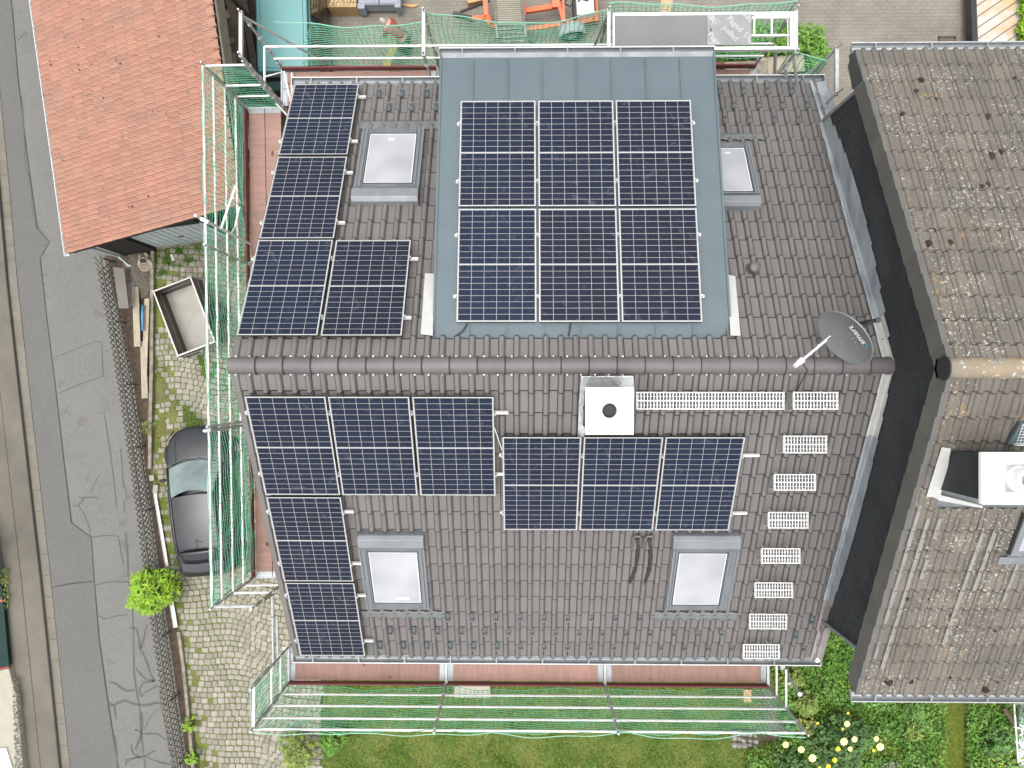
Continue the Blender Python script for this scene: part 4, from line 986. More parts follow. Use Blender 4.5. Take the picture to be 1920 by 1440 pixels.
# high-side edge: upstanding half tiles
g = MB(FR_)
for i in range(35):
    g.cr = random.random(); x = i*.272; K = 6
    vs = []
    for yy, rr in ((-ln-.10,.06),(-ln+.12,.07)):
        vs += [(x+.136+.12*math.cos(math.pi*k/K), yy, .0+rr*math.sin(math.pi*k/K)) for k in range(K+1)]
    g.add(vs, [(k,k+1,K+2+k,K+1+k) for k in range(K)])
g.build('edge_tile', T['redtile'], shed, recalc=False)
MB(FR_).box(-.05, 9.6, -ln-.16, -ln-.10, -.3, -.02).build('edge_board', T['fence'], shed)
r_ = random.Random(31); rm = MB()
for i in range(85):
    lump(rm, FR_, r_.uniform(.2, 9.0), -rlr*r_.randint(0, nr_-2)-r_.uniform(0,.06) if r_.random() < .7 else -r_.uniform(.2, ln-.4), .02, r_.uniform(.016,.036))
rm.build('moss_cushion', T['mosslump'], shed, kind='stuff', recalc=False)
gg_ = MB(FR_); K = 8
vs = []
for x in (-.05, 9.6): vs += [(x, .06+.075*math.cos(math.pi*(1+k/K)), -.04+.075*math.sin(math.pi*(1+k/K))) for k in range(K+1)]
gg_.add(vs, [(k,k+1,K+2+k,K+1+k) for k in range(K)]); sg_ = gg_.build('gutter', T['greywall'], shed, solid=.004)
g = MB(FR_); g.tube([(-.06,.14,-.03),(9.6,.14,-.03)], .014, 6); g.build('gutter_bead', T['white'], sg_)
g = MB(FR_); 
for k in range(12): g.box(.4+k*.8,.425+k*.8,-.02,.15,-.034,-.028)
g.build('gutter_hook', T['black'], sg_)
# walls
xz = SH @ Matrix(((1,0,0,0),(0,0,-1,0),(0,1,0,0),(0,0,0,1)))     # x, z(plan y = -z)
zt = lambda x: 2.4+x*math.tan(slp)-.17
MB().prism([(.35,0),(1.35,0),(1.35,zt(1.35)),(.35,zt(.35))], -.42, -.30, xz).build('boarded_wall', T['darkwood'], shed)
MB().prism([(1.35,2.35),(3.7,2.35),(3.7,zt(3.7)),(1.35,zt(1.35))], -.42, -.30, xz).build('boarded_wall', T['darkwood'], shed)
MB(SH).box(1.35, 3.7, .34, .42, 0, .06).build('door_sill', T['concrete'], shed)
gd_ = MB(SH); zz_ = []
for k in range(11):
    x0_ = 1.37+k*.208; zz_ += [(x0_, .40), (x0_+.155, .40), (x0_+.160, .382), (x0_+.203, .382)]
gd_.add([(x, y, z) for z in (.05, 2.34) for x, y in zz_], [(i, i+1, len(zz_)+i+1, len(zz_)+i) for i in range(len(zz_)-1)])
gd = gd_.build('garage_door', T['greywall'], shed, recalc=False)
MB(SH).box(2.5,2.65,.355,.38,1.0,1.04).build('door_handle', T['darkgrey'], gd)
MB(SH).box(3.6, 3.7, .42, 9.5, 0, zt(3.7)).build('side_wall', T['darkwood'], shed)
for yy in (.5, 3.4, 6.4, 9.3): MB(SH).box(5.30, 5.42, yy, yy+.12, 0, zt(5.42)).build('timber_post', T['fence'], shed)
MB(SH).box(.35, .45, .42, 9.5, 0, 2.3).build('side_wall', T['darkwood'], shed)
d0 = at(216,492,.8)
MB().tube([SH @ Vector((.06,.0,2.3)), SH @ Vector((.28,.22,2.1)), SH @ Vector((.30,.24,.35)), SH @ Vector((.5,-.05,.2)), SH @ Vector((.62,-.12,.15))], .05, 8).build('downpipe', T['greywall'], shed)

# ================================================================== SCAFFOLDS
def tub(mb, p0, p1, r=.0242): mb.tube([p0, p1], r, 7)
def post_set(parent, posts, zt_, zb=0.0):
    for (x, y, z1) in posts:
        p = MB(); tub(p, (x,y,zb+.02), (x,y,z1)); p.tube([(x,y,z1-.02),(x,y,z1+.14)], .017, 7); p.box(x-.07,x+.07,y-.07,y+.07,zb,zb+.02)
        for zz in np.arange(z1-1.9, z1, .5): p.tube([(x,y,zz-.02),(x,y,zz+.02)], .036, 7)
        p.build('post', T['galv'], parent)
def boards(parent, x0, x1, y0, y1, z, along, cells=2, m='wood_red'):
    for k in range(cells):
        b = MB(); e = .045
        if along == 'x':
            a, c = y0+(y1-y0)*k/cells+.006, y0+(y1-y0)*(k+1)/cells-.006; b.box(x0+.09, x1-.09, a, c, z-.045, z); 
            hb = MB(); hb.box(x0+.012, x0+.11, a, c, z-.05, z+.005); hb.box(x1-.11, x1-.012, a, c, z-.05, z+.005)
            for xx in (x0+.03, x1-.03): hb.tube([(xx,a+.03,z+.004),(xx,a+.03,z+.012)], .010, 6); hb.tube([(xx,c-.03,z+.004),(xx,c-.03,z+.012)], .010, 6)
        else:
            a, c = x0+(x1-x0)*k/cells+.006, x0+(x1-x0)*(k+1)/cells-.006; b.box(a, c, y0+.09, y1-.09, z-.045, z)
            hb = MB(); hb.box(a, c, y0+.012, y0+.11, z-.05, z+.005); hb.box(a, c, y1-.11, y1-.012, z-.05, z+.005)
        o = b.build('platform_board', T['wood_red2' if along == 'x' else 'wood_red'], parent, bevel=.004)
        hb.build('board_end_cap', T['zinc'], o)
def net(parent_label, P0, P1, z0, z1, bulge, dx=.09, seed=0, sag=.0, loops=True, gname='safety nets on the scaffold', topsag=0.0, cut=0.0):
    """netting of real cords between P0 and P1 (plan points)"""
    r = random.Random(seed); a, b_ = Vector((*P0,0)), Vector((*P1,0)); d = b_-a; L = d.length; d.normalize(); n = Vector((d.y,-d.x,0))
    t = thing('safety_net', parent_label, 'safety net', (a+b_)/2+Vector((0,0,z0)), gname)
    ph = [r.uniform(0,6.28) for _ in range(4)]
    def P(u, v):     # u along, v 0 bottom..1 top
        s = u*L; bay = math.sin(math.pi*((s % 3.07)/3.07)) 
        off = bulge*bay*math.sin(math.pi*min(1,max(0,v)))*1.0 + .025*math.sin(s*2.3+ph[0])*math.sin(v*5+ph[1]) + .015*math.sin(s*6+ph[2])
        zz = z0+(z1-z0)*v - topsag*bay*v + .02*math.sin(s*1.7+ph[3])*v*(1-v)*4 - .035*math.sin(s*3.1+v*4+ph[1])*(1-v)
        return a+d*(s+.03*math.sin(v*6+s*.7+ph[2]))+n*off+Vector((0,0,zz))
    c = MB(); nv = max(3, int((z1-z0)/.085)); nu = int(L/.12); 
    for j in range(nv+1):
        v = j/nv; u0 = cut*(v)**1.0/L if cut else 0
        c.tube([P(u0+(1-u0)*i/nu, v+.01*math.sin(i*1.1+j)) for i in range(nu+1)], .0052 if 0 < j < nv else .008, 3, cap=False)
    k = int(L/dx)
    for i in range(k+1):
        u = i/k
        if cut and u*L < cut: v1 = max(.05, u*L/cut)
        else: v1 = 1
        c.tube([P(u+(.02/L)*math.sin(v*9+i), v) for v in [v1*q/(nv) for q in range(nv+1)]], .005, 3, cap=False)
    c.build('net_mesh', T['net'], t, recalc=False)
    e = MB(); m_ = int(L/.08)
    e.tube([P(i/m_, 1.0)+Vector((0,0,.02+.045*abs(math.sin(i/m_*L*1.35+ph[0]))*(1 if loops else .2)))+n*(.05*abs(math.sin(i/m_*L*1.35+ph[0])) if loops else 0) for i in range(m_+1)], .0065, 5, cap=False)
    if not cut: e.tube([P(0,v/20) for v in range(21)], .008, 5); e.tube([P(1,v/20) for v in range(21)], .008, 5)
    e.build('edge_rope', T['netl'], t, recalc=False)
    return t
ZP = 8.05
# ---- south
so = thing('scaffold', 'scaffold along the bottom eave above the garden', 'scaffold', (0,-5.4,0))
sxs = [-4.55,-1.475,1.60,4.74]; yo, yi = -5.80, -5.10
post_set(so, [(x, yo, 9.95) for x in sxs]+[(sxs[0], yi, 9.95),(sxs[1], yi, 8.1),(sxs[2], yi, 8.1),(sxs[3], yi, 8.15)], 0)
for a, b_ in zip(sxs[:-1], sxs[1:]):
    boards(so, a+.02, b_-.02, yi-.02+.0, yo+.04, ZP, 'x', 1) if False else boards(so, a+.02, b_-.02, yo+.05, yi+.02, ZP, 'x', 2)
    MB().box(a+.03, b_-.03, yo+.015, yo+.045, ZP+.005, ZP+.155).build('toe_board', T['toe'], so)
    for z in (ZP+.45, ZP+.95, ZP+1.45, ZP+1.87):
        p = MB(); tub(p, (a-.01, yo-.035, z), (b_+.01, yo-.035, z), .021); build_each(p, 'guard_rail', T['alu'], so)
    for z in (0.4, 2.4,4.4,6.4): 
        p = MB(); tub(p, (a, yo, z), (b_, yo, z), .021); build_each(p, 'ledger', T['galv'], so)
for x in sxs:
    p = MB(); tub(p, (x, yo, ZP-.05), (x, yi, ZP-.05), .026); p.box(x-.024, x+.024, yo, yi, ZP-.04, ZP+.03); build_each(p, 'transom', T['galv'], so)
    cl = MB(); cl.box(x-.10, x-.045, yi-.12, yi-.0, ZP+.002, ZP+.012); cl.box(x+.045, x+.10, yi-.12, yi, ZP+.002, ZP+.012); cl.build('board_clamp', T['zinc'], so)
    for z in (1.9,3.9,5.9):
        p = MB(); tub(p, (x, yo, z), (x, yi, z), .022); build_each(p, 'transom', T['galv'], so)
p = MB(); x = sxs[0]; tub(p, (x,yo,9.93), (x,yi,9.93), .024); tub(p, (x,yo,8.55),(x,yi,8.55),.02); tub(p, (x,yo,9.05),(x,yi,9.05),.02); build_each(p, 'end_guard_rail', T['alu'], so)
p = MB(); x = sxs[3]; tub(p, (x,yo,8.55),(x,yi,8.55),.02); tub(p, (x,yo,9.05),(x,yi,9.05),.02); build_each(p, 'end_guard_rail', T['alu'], so)
p = MB(); tub(p, at(1468,1252,8.0), at(1500,1301,8.6), .026); p.tube([at(1466,1250,8.0), at(1468,1252,8.05)], .05, 8); p.tube([at(1499,1300,8.58), at(1500,1302,8.62)], .045, 8); p.tube([at(1479,1278,8.3), at(1481,1282,8.3)], .042, 8); p.build('wall_tie_tube', T['galv'], so)
p = MB(); tub(p, (sxs[3]+.02, yo, .5), (sxs[3]-3.0, yo, 7.8), .022); tub(p, (sxs[0], yo-.03, .3), (sxs[1], yo-.03, 7.9), .02); build_each(p, 'diagonal_brace', T['galv'], so)
net('green net hanging along the bottom scaffold over the lawn', (sxs[0]-.02, yo-.05), (sxs[3]+.02, yo-.05), ZP+.12, 9.93, .05, seed=1)
net('small green net closing the left end of the bottom scaffold', (sxs[0]-.04, yi-.02), (sxs[0]-.04, yo), ZP+.1, 9.9, .02, seed=2, dx=.08)
MB().box(*sorted((at(1464,1358,9.8).x, at(1477,1370,9.8).x)), yo-.075, yo-.065, 9.55, 9.80).build('net_label', T['white'], bpy.data.objects['safety_net'])
# ---- west
we = thing('scaffold', 'scaffold along the left gable over the parked car', 'scaffold', (-5, 1, 0))
A0, A1 = Vector((-5.40, 5.42, 0)), Vector((-5.235,-3.76, 0)); dW = (A1-A0).normalized(); nW = Vector((-dW.y, dW.x, 0))  # toward house
def wp(t, off=0.0, z=0.0):
    p = A0.lerp(A1, t)+nW*off; return (p.x, p.y, z)
ts = [0, 1/3, 2/3, 1]
post_set(we, [(*wp(t)[:2], 9.95) for t in ts]+[(*wp(0,.70)[:2], 9.95), (*wp(1,.70)[:2], 9.95), (*wp(1/3,.7)[:2], 8.1), (*wp(2/3,.7)[:2], 8.1)], 0)
MW = Matrix(((nW.x, -dW.x,0,A0.x),(nW.y,-dW.y,0,A0.y),(0,0,1,0),(0,0,0,1)))       # x toward the house, y north
Lw = (A1-A0).length
def bx(parent, name, m, x0, x1, y0, y1, z0, z1, **k): return MB(MW).box(x0,x1,y0,y1,z0,z1).build(name, T[m], parent, **k)
for i in range(3):
    ya, yb = -Lw*(i+1)/3+.02, -Lw*i/3-.02
    for k in range(2):
        a, c = .05+k*.32, .05+(k+1)*.32-.012
        o = bx(we, 'platform_board', 'wood_red', a, c, ya+.09, yb-.09, ZP-.045, ZP, bevel=.004)
        h_ = MB(MW); h_.box(a, c, ya, ya+.10, ZP-.05, ZP+.005); h_.box(a, c, yb-.10, yb, ZP-.05, ZP+.005)
        for xx in (a+.03, c-.03): h_.lathe([(.011,.0),(.011,.008),(0,.008)], 6, MW @ Matrix.Translation((xx, yb-.03, ZP+.004)))
        h_.build('board_end_cap', T['zinc'], o)
    bx(we, 'toe_board', 'toe', .0, .03, ya+.02, yb-.02, ZP+.005, ZP+.155)
    for z in (ZP+.45, ZP+.95, ZP+1.45, ZP+1.87):
        p = MB(MW); tub(p, (-.035, ya-.03, z), (-.035, yb+.03, z), .021); build_each(p, 'guard_rail', T['alu'], we)
    for z in (.4, 2.4, 4.4, 6.4):
        p = MB(MW); tub(p, (0, ya, z), (0, yb, z), .021); build_each(p, 'ledger', T['galv'], we)
for t in ts:
    p = MB(); tub(p, wp(t,0,ZP-.05), wp(t,.7,ZP-.05), .026)
    for z in (1.9,3.9,5.9): tub(p, wp(t,0,z), wp(t,.7,z), .022)
    build_each(p, 'transom', T['galv'], we)
for t in (0, 1):
    p = MB(); tub(p, wp(t,0,9.93), wp(t,.70,9.93), .026); build_each(p, 'top_transom', T['galv'], we)
    p = MB(); tub(p, wp(t,0,ZP+1.05), wp(t,.66,ZP+1.05), .023); tub(p, wp(t,.06,ZP+.55), wp(t,.66,ZP+.55), .02); build_each(p, 'end_guard_rail', T['alu'], we)
p = MB(); tub(p, wp(0,0,.4), wp(1/3,0,7.9), .02); tub(p, wp(1,.70,7.9), wp(1,0,5.9), .02); tub(p, wp(2/3,.0,.4), wp(1,.0,7.9), .02); build_each(p, 'diagonal_brace', T['galv'], we)
q = at(366,404,10.53); p = MB(); tub(p, (q.x,q.y,7.9), q, .024); tub(p, at(415,427,9.9), at(442,348,9.9), .021)
p.tube([at(415,427,9.9), at(432,440,9.5), at(441,425,9.3), at(449,388,9.3), at(437,372,9.6)], .018, 6); p.tube([q+Vector((.05,-.03,-.1)), q+Vector((.18,-.09,-.1))], .035, 8); p.build('gate_tube', T['alu'], we)
q = at(383,808,10.1); q2 = at(436,803,9.1); p = MB(); tub(p, q, Vector((q.x,q.y,7.9)), .026); tub(p, at(395,807,9.9), at(452,802,8.2), .026); p.tube([q, q+Vector((.12,.02,0))], .034, 8); p.build('wall_tie_tube', T['galv'], we)
net('long green net hanging along the left scaffold above the car', wp(1,-.05)[:2], wp(0,-.05)[:2], ZP+.1, 9.93, .05, seed=5)
net('green net closing the top end of the left scaffold', wp(0,.0)[:2], wp(0,.68)[:2], ZP+.05, 9.9, -.03, seed=6, dx=.09, loops=False)
net('narrow green net rolled on the platform edge by the left verge', wp(.98,.03)[:2], wp(.62,.03)[:2], ZP+.03, ZP+.42, .02, seed=7, dx=.16, loops=False)
p = MB(); tub(p, at(511,1112,7.9), at(513,1264,7.9), .030); tub(p, at(520,1160,7.0), at(521,1240,7.0), .024); p.tube([at(511,1157,7.93), at(511,1161,7.93)], .05, 8); tub(p, at(470,1142,9.9), at(513,1113,7.9), .026); tub(p, at(543,1215,8.0), at(522,1238,7.0), .022)
build_each(p, 'connecting_tube', T['galv'], we)
# ---- north
no = thing('scaffold', 'scaffold with aluminium walkway along the top eave', 'scaffold', (0, 5.9, 0))
nxs = [-4.745,-1.66,1.44,4.555]; yO, yI = 6.27, 5.55; ZN = 7.95
post_set(no, [(x, yO, 10.02) for x in nxs]+[(nxs[0], yI, 10.02),(nxs[1], yI, 10.02),(nxs[2], yI, 10.02),(nxs[3], yI, 10.02)], 0)
for x in nxs:
    p = MB(); p.box(x-.028, x+.028, yI-.03, yO+.03, 9.99, 10.05); tub(p, (x,yO,ZN-.05),(x,yI,ZN-.05),.025)
    for z in (1.9,3.9,5.9): tub(p, (x,yO,z),(x,yI,z),.022)
    build_each(p, 'transom', T['galv'], no)
for i, (a, b_) in enumerate(zip(nxs[:-1], nxs[1:])):
    boards(no, a+.02, b_-.02, 5.48, 6.16, ZN, 'x', 2)
    MB().box(a+.03, b_-.03, 6.17, 6.20, ZN+.005, ZN+.155).build('toe_board', T['toe'], no)
    for z in (ZN+.42, ZN+.92):
        p = MB(); tub(p, (a, yO-.04, z), (b_, yO-.04, z), .022); build_each(p, 'guard_rail', T['alu'], no)
    for z in (.4,2.4,4.4,6.4):
        p = MB(); tub(p, (a, yO, z), (b_, yO, z), .021); build_each(p, 'ledger', T['galv'], no)
p = MB(); tub(p, (nxs[0], yO-.05, ZN+.92+.02), (nxs[0], yI-.12, ZN+.92+.02), .022); p.tube([(nxs[0]+.06,yI+.05,ZN+1.1),(nxs[0]+.45,yI+.1,ZN+1.2),(nxs[0]+.52,yI-.45,ZN+1.0),(nxs[0]+.45,yI-.62,ZN+.8),(nxs[0]+.1,yI-.25,ZN+.6)], .017, 6); tub(p, (-4.52,6.13,ZN+.02), (-4.52,5.4,ZN+.02), .028); build_each(p, 'end_guard_rail', T['alu'], no)
p = MB(); tub(p, (nxs[0],yO,9.9), (nxs[0]+1.0,yO,7.9), .021); tub(p, (nxs[2], yO, 9.9), (nxs[2]-.25, yO-.1, 7.8), .02); tub(p, (nxs[3],yI,8), (nxs[2],yI,.4), .022); tub(p, (nxs[3],yO,8), (nxs[3]-1.2,yI,5.2), .024)
tub(p, (nxs[3]+.05, yI, 9.4), (5.3, 4.9, 7.6), .03); tub(p, (nxs[3]+.05, yO-.1, 8.9), (5.3, 5.0, 6.6), .03); build_each(p, 'diagonal_brace', T['galv'], no)
# side return frame at the right corner
p = MB()
fx_ = 5.25
for yy in (5.64, 4.88): tub(p, (fx_, yy, 0), (fx_, yy, 10.0)); p.tube([(fx_,yy,10.0),(fx_+.05,yy+.03,10.12)], .017, 7)
p.build('post', T['galv'], no)
MB().box(fx_-.03, fx_+.03, 4.85, 5.67, 9.94, 10.0).build('transom', T['galv'], no)
p = MB(); tub(p, (nxs[3], yI, 9.9), (fx_, 4.88, 8.5), .024); tub(p, (nxs[3]-.2, yI-.1, 8.6), (nxs[3]+.55, yI-.9, 8.0), .024); tub(p, (fx_,5.64,9.8), (fx_-.5,5.3,8.2), .024); build_each(p, 'diagonal_brace', T['galv'], no)
net('green net across the courtyard side, left bay of the top scaffold', (nxs[0]+.42, yO+.02), (nxs[1], yO+.02), ZN+.05, 9.62, .0, seed=8, topsag=.12, cut=.6, loops=False)
net('green net across the courtyard side, middle bay of the top scaffold', (nxs[1], yO+.03), (nxs[2], yO+.03), ZN+.05, 9.95, .0, seed=9, topsag=.42, loops=False)
net('green net behind the aluminium walkway, right bay of the top scaffold', (nxs[2], yO+.05), (nxs[3], yO+.05), ZN+.1, 10.12, .0, seed=10, topsag=.06, loops=False)
net('green net on the right corner frame of the top scaffold', (nxs[3]+.02, yO-.6), (fx_, 5.55), 7.6, 9.75, .0, seed=12, topsag=.1, loops=False, dx=.09)
net('loose green net below the walkway over the planted bed', (2.9, 5.72), (nxs[3]-.1, 5.62), 6.3, 7.9, .15, seed=13, topsag=.25, loops=False, dx=.10)
# aluminium walkway
dk = thing('aluminium_walkway', 'aluminium walkway deck with open hatch and lettered grey lid', 'scaffold deck', (3, 5.9, 10.1))
zd = 10.10; xa, xb = 1.50, 4.52
g = MB(); g.box(xa, xb, 6.14, 6.19, zd-.08, zd+.012); g.box(xa, xb, 5.565, 5.615, zd-.08, zd+.012); g.box(xb-.09, xb, 5.615, 6.14, zd-.07, zd+.01); g.box(xa, xa+.03, 5.615, 6.14, zd-.07, zd+.01); g.box(3.84, xb-.09, 6.115, 6.14, zd-.06, zd-.01)
g.build('deck_frame', T['alu'], dk, bevel=.004)
MB().box(xa+.03, 3.06, 5.615, 6.14, zd-.012, zd).build('deck_board', T['deck'], dk)
MB().box(3.06, 3.79, 5.64, 6.15, zd+.002, zd+.014).build('hatch_lid', T['deckl'], dk)
lid = bpy.data.objects['hatch_lid']
TL = lambda x, y, a: Matrix.Translation((x, y, zd+.0155)) @ Matrix.Rotation(RAD(a), 4, 'Z')
def clipped(body, size, x, y, a):
    me_o = text_mesh('lettering', body, size, TL(x, y, a), T['deckt'], lid); bm = bmesh.new(); bm.from_mesh(me_o.data)
    for co, no_ in (((3.07,0,0),(-1,0,0)),((3.78,0,0),(1,0,0)),((0,5.65,0),(0,-1,0)),((0,6.14,0),(0,1,0))):
        bmesh.ops.bisect_plane(bm, geom=bm.verts[:]+bm.edges[:]+bm.faces[:], plane_co=co, plane_no=no_, clear_outer=True)
    bm.to_mesh(me_o.data); bm.free()
for b_, x, y, a in (('Paged',3.52,5.985,-46),('paged',3.43,5.82,134),('Paged',3.20,5.72,-46),('paged',3.72,6.09,134),('paged',3.12,6.08,134),('Paged',3.80,5.72,-46),('paged',3.10,5.62,134)):
    clipped(b_, .135, x, y, a)
g = MB(); 
for k in range(3):
    pass
g.add([(3.13,5.98,zd+.0155),(3.14,5.97,zd+.0155),(3.24,6.07,zd+.0155),(3.23,6.08,zd+.0155)],[(0,1,2,3)]); g.add([(3.17,5.95,zd+.0155),(3.18,5.94,zd+.0155),(3.28,6.04,zd+.0155),(3.27,6.05,zd+.0155)],[(0,1,2,3)])
g.add([(3.66,5.76,zd+.0155),(3.67,5.75,zd+.0155),(3.76,5.84,zd+.0155),(3.75,5.85,zd+.0155)],[(0,1,2,3)]); g.build('print_stripe', T['deckt'], lid)
g = MB(); g.tube([(3.13,5.87,zd+.02),(3.11,5.90,zd+.05),(3.12,5.92,zd+.02)], .006, 6); g.build('lid_handle', T['iron'], lid)
g = MB(); zz = zd-.02
g.box(3.80, 4.42, 5.79, 5.822, zz-.02, zz+.02); g.box(3.80, 4.42, 6.085, 6.115, zz-.02, zz+.02); g.box(3.83,3.858,5.82,6.085,zz-.015,zz+.015); g.box(4.12,4.148,5.82,6.085,zz-.015,zz+.015); g.box(4.395,4.405,5.62,6.085,zz-.01,zz+.01)
g.build('ladder', T['alu'], dk)
MB().box(2.90,3.16,5.560,5.567,zd-.05,zd-.01).build('red_sticker', T['redp'], dk)

# ================================================================== LATTICE FENCE
fe = thing('lattice_fence', 'dark wooden criss-cross lattice fence between road and planting bed', 'fence', at(260,760,0))
bl_ = [(208,486),(228,590),(250,720),(277,900),(300,1080),(325,1260),(352,1440),(372,1560)]
W_ = [at(x, y, 0) for x, y in bl_]
cum = [0]
for a, b_ in zip(W_[:-1], W_[1:]): cum.append(cum[-1]+(b_-a).length)
def fpt(s, z, off=0):
    s = max(0, min(cum[-1]-1e-4, s))
    for i in range(len(W_)-1):
        if cum[i+1] > s: break
    t = (s-cum[i])/(cum[i+1]-cum[i]); d = (W_[i+1]-W_[i]).normalized(); n = Vector((-d.y, d.x, 0))
    return W_[i].lerp(W_[i+1], t)+n*off+Vector((0,0,z))
H_ = .88; dl_ = MB(); s = -.6; up = Vector((1,0,0))
while s < cum[-1]+.1:
    sl_ = .52
    for (s0, s1, off) in ((s, s+sl_, .018), (s+sl_, s, -.018)):
        z0, z1 = .06, H_+random.uniform(-.015,.015)
        if min(s0,s1) < 0: continue
        dl_.cr = random.random(); a, b_ = fpt(s0, z0, off), fpt(s1, z1, off)
        d_ = (W_[1]-W_[0]).normalized(); dl_.beam(a, b_, .026, .014, up=Vector((-d_.y,d_.x,0)))
    s += .17
dl_.build('lattice_slat', T['fence'], fe)
for z in (.25, .68):
    r = MB(); s = 0
    while s < cum[-1]: 
        r.cr = random.random(); r.beam(fpt(s, z, .05), fpt(min(s+1.9, cum[-1]), z, .05), .03, .035, up=(0,0,1)); s += 1.9
    r.build('fence_rail', T['fence'], fe)
s = .1
while s < cum[-1]:
    MB().beam(fpt(s, 0, .09), fpt(s, .62, .09), .045, .045, up=(1,0,0)).build('fence_post', T['fence'], fe); s += 1.9
# low concrete edging
def wallseg(name, label, cat, pts, w, h, m, group=None, z0=-.02):
    P = [at(x, y, h) for x, y in pts]
    t = None; b = MB()
    for a, c in zip(P[:-1], P[1:]):
        b.cr = random.random(); b.beam(Vector((a.x,a.y,(h+z0)/2)), Vector((c.x,c.y,(h+z0)/2)), w, h-z0)
    return b.build(name, m, bevel=.012, label=label, cat=cat, group=group)
wallseg('garden_edging', 'low mossy concrete edging beside the cobbles', 'edging', [(285,470),(284,560),(283,700),(281,780),(280,880)], .11, .16, T['concrete'])
wallseg('garden_edging', 'mossy stone edging right of the bottom end of the lattice fence', 'edging', [(334,1185),(343,1250),(353,1350),(360,1430),(372,1540)], .10, .14, T['concrete'])
for i, (x, y, a, lb) in enumerate([(285,896,8,'square pale concrete block nearest the end of the edging'),(292,917,-6,'oblong pale concrete block at the head of the white gutter length')]):
    t = at(x, y, .1); MB(Matrix.Translation((t.x,t.y,0)) @ Matrix.Rotation(RAD(a),4,'Z')).box(-.075,.075,-.09 if i == 0 else -.13,.09 if i == 0 else .13,0,.14).build('concrete_block', T['concretel'], bevel=.012, label=lb, cat='block', group='pale concrete blocks by the car')
def ugut(label, a, b_, w):
    P0_, P1_ = at(*a,.12), at(*b_,.12); d = (P1_-P0_).normalized(); n = Vector((-d.y,d.x,0)); K = 8; vs = []
    for p in (P0_, P1_):
        for k in range(K+1):
            t = math.pi*(1+k/K); vs.append(p+n*(w/2*math.cos(t))+Vector((0,0,w/2*math.sin(t)*.8)))
    MB().add(vs, [(k,k+1,K+2+k,K+1+k) for k in range(K)]).build('gutter_length', T['pvc'], solid=.005, label=label, cat='gutter', group='loose white gutter lengths')
ugut('long loose white gutter length lying beside the car', (290,925), (313,1062), .10)
ugut('short loose white gutter length below the bright green bush', (321,1128), (329,1177), .13)
def plank(label, a, b_, w, h=.12, m='plank', th=.04, tilt=0, grp='planks lying in the bed behind the shed', z2=None):
    P0_, P1_ = at(*a, h), at(*b_, z2 if z2 else h)
    return MB().beam(P0_, P1_, w, th).build('plank', T[m], bevel=.004, label=label, cat='plank', group=grp)
plank('wide weathered plank left of the blue pipe', (254,538), (258,650), .20, .18)
plank('long pale plank right of the blue pipe', (276,560), (271,705), .15, .22)
plank('lowest long plank against the edging', (269,640), (272,747), .19, .10)
MB().tube([at(268,572,.34), at(267,590,.34), at(267.5,620,.34)], .04, 8).build('blue_pipe', T['blue'], smooth=True, label='bright blue pipe between two planks in the bed', cat='pipe')
P_ = [at(x, y, .6) for x, y in [(211,500),(232,503),(241,578),(222,578)]]
o = MB(); o.prism([(p.x,p.y) for p in P_], .55, .58); o.build('grey_slab', mat('brown_grey_board', (.10,.088,.078), .6, col2=(.12,.107,.095)), bevel=.004, label='grey-brown board leaning on the lattice fence by the shed', cat='board')
# gravel pile and wire mesh
gr = MB(); r_ = random.Random(4); gc = at(259,516,0)
for i in range(4200):
    a = r_.uniform(0,6.28); q = r_.random()**.7; x = gc.x+.45*q*math.cos(a)+r_.gauss(0,.03); y = gc.y+.02-.75*q*math.sin(a); z = max(0,.26*(1-q))+.03; s_ = r_.uniform(.012,.026)
    gr.cr = r_.random(); gr.add([(x-s_,y-s_*.6,z),(x+s_,y-s_,z+.005),(x+s_*.6,y+s_,z),(x-s_*.8,y+s_,z-.004),(x,y,z+s_*1.2)], [(0,1,4),(1,2,4),(2,3,4),(3,0,4)])
gr.lathe([(.5,-.02),(.4,.03),(.2,.12),(0,.18)], 14, Matrix.Translation((gc.x,gc.y,0)) @ Matrix.Diagonal((1,1.6,1,1)))
gr.build('gravel_heap', T['gravel'], kind='stuff', recalc=False, label='heap of pale gravel behind the shed wall', cat='gravel')
wm = MB(); c0 = at(246,555,.3)
for k in range(9): wm.tube([c0+Vector((-.11+.03*k,.40,.02*k-.05)), c0+Vector((-.06+.025*k,-.3,.02*k-.05))], .003, 3)
for k in range(18): wm.tube([c0+Vector((-.11+.002*k,.40-.04*k,-.05)), c0+Vector((.14,.40-.04*k,.12))], .003, 3)
wm.build('wire_mesh', T['galv'], label='crumpled piece of wire mesh beside the grey-brown board', cat='wire mesh')
# hose coil
hc = at(272,496,.2); ht = MB(); 
for k in range(6):
    R1 = .22-.024*k; ht.tube([hc+Vector((R1*math.cos(a)*(1+.05*k%2), R1*.9*math.sin(a)+.02*k, .02*k+.01*math.sin(3*a))) for a in [2*math.pi*i/26 for i in range(26)]], .011, 5, closed=True)
ht.build('hose_coil', T['hose'], smooth=True, label='coil of cream hose on the gravel heap', cat='hose')
for i, (x, y, s_) in enumerate([(252,487,.09),(262,482,.07),(275,478,.08)]):
    t = at(x, y, .1); MB(Matrix.Translation(t) @ Matrix.Rotation(i*1.1,4,'Z')).box(-s_,s_,-s_*.6,s_*.6,-.1,.03).build('rubble_stone', T['concretel'], bevel=.02, label=['pale rubble stone left of the hose coil','pale rubble stone above the hose coil','pale rubble stone at the top of the edging'][i], cat='stone', group='rubble stones by the shed wall')

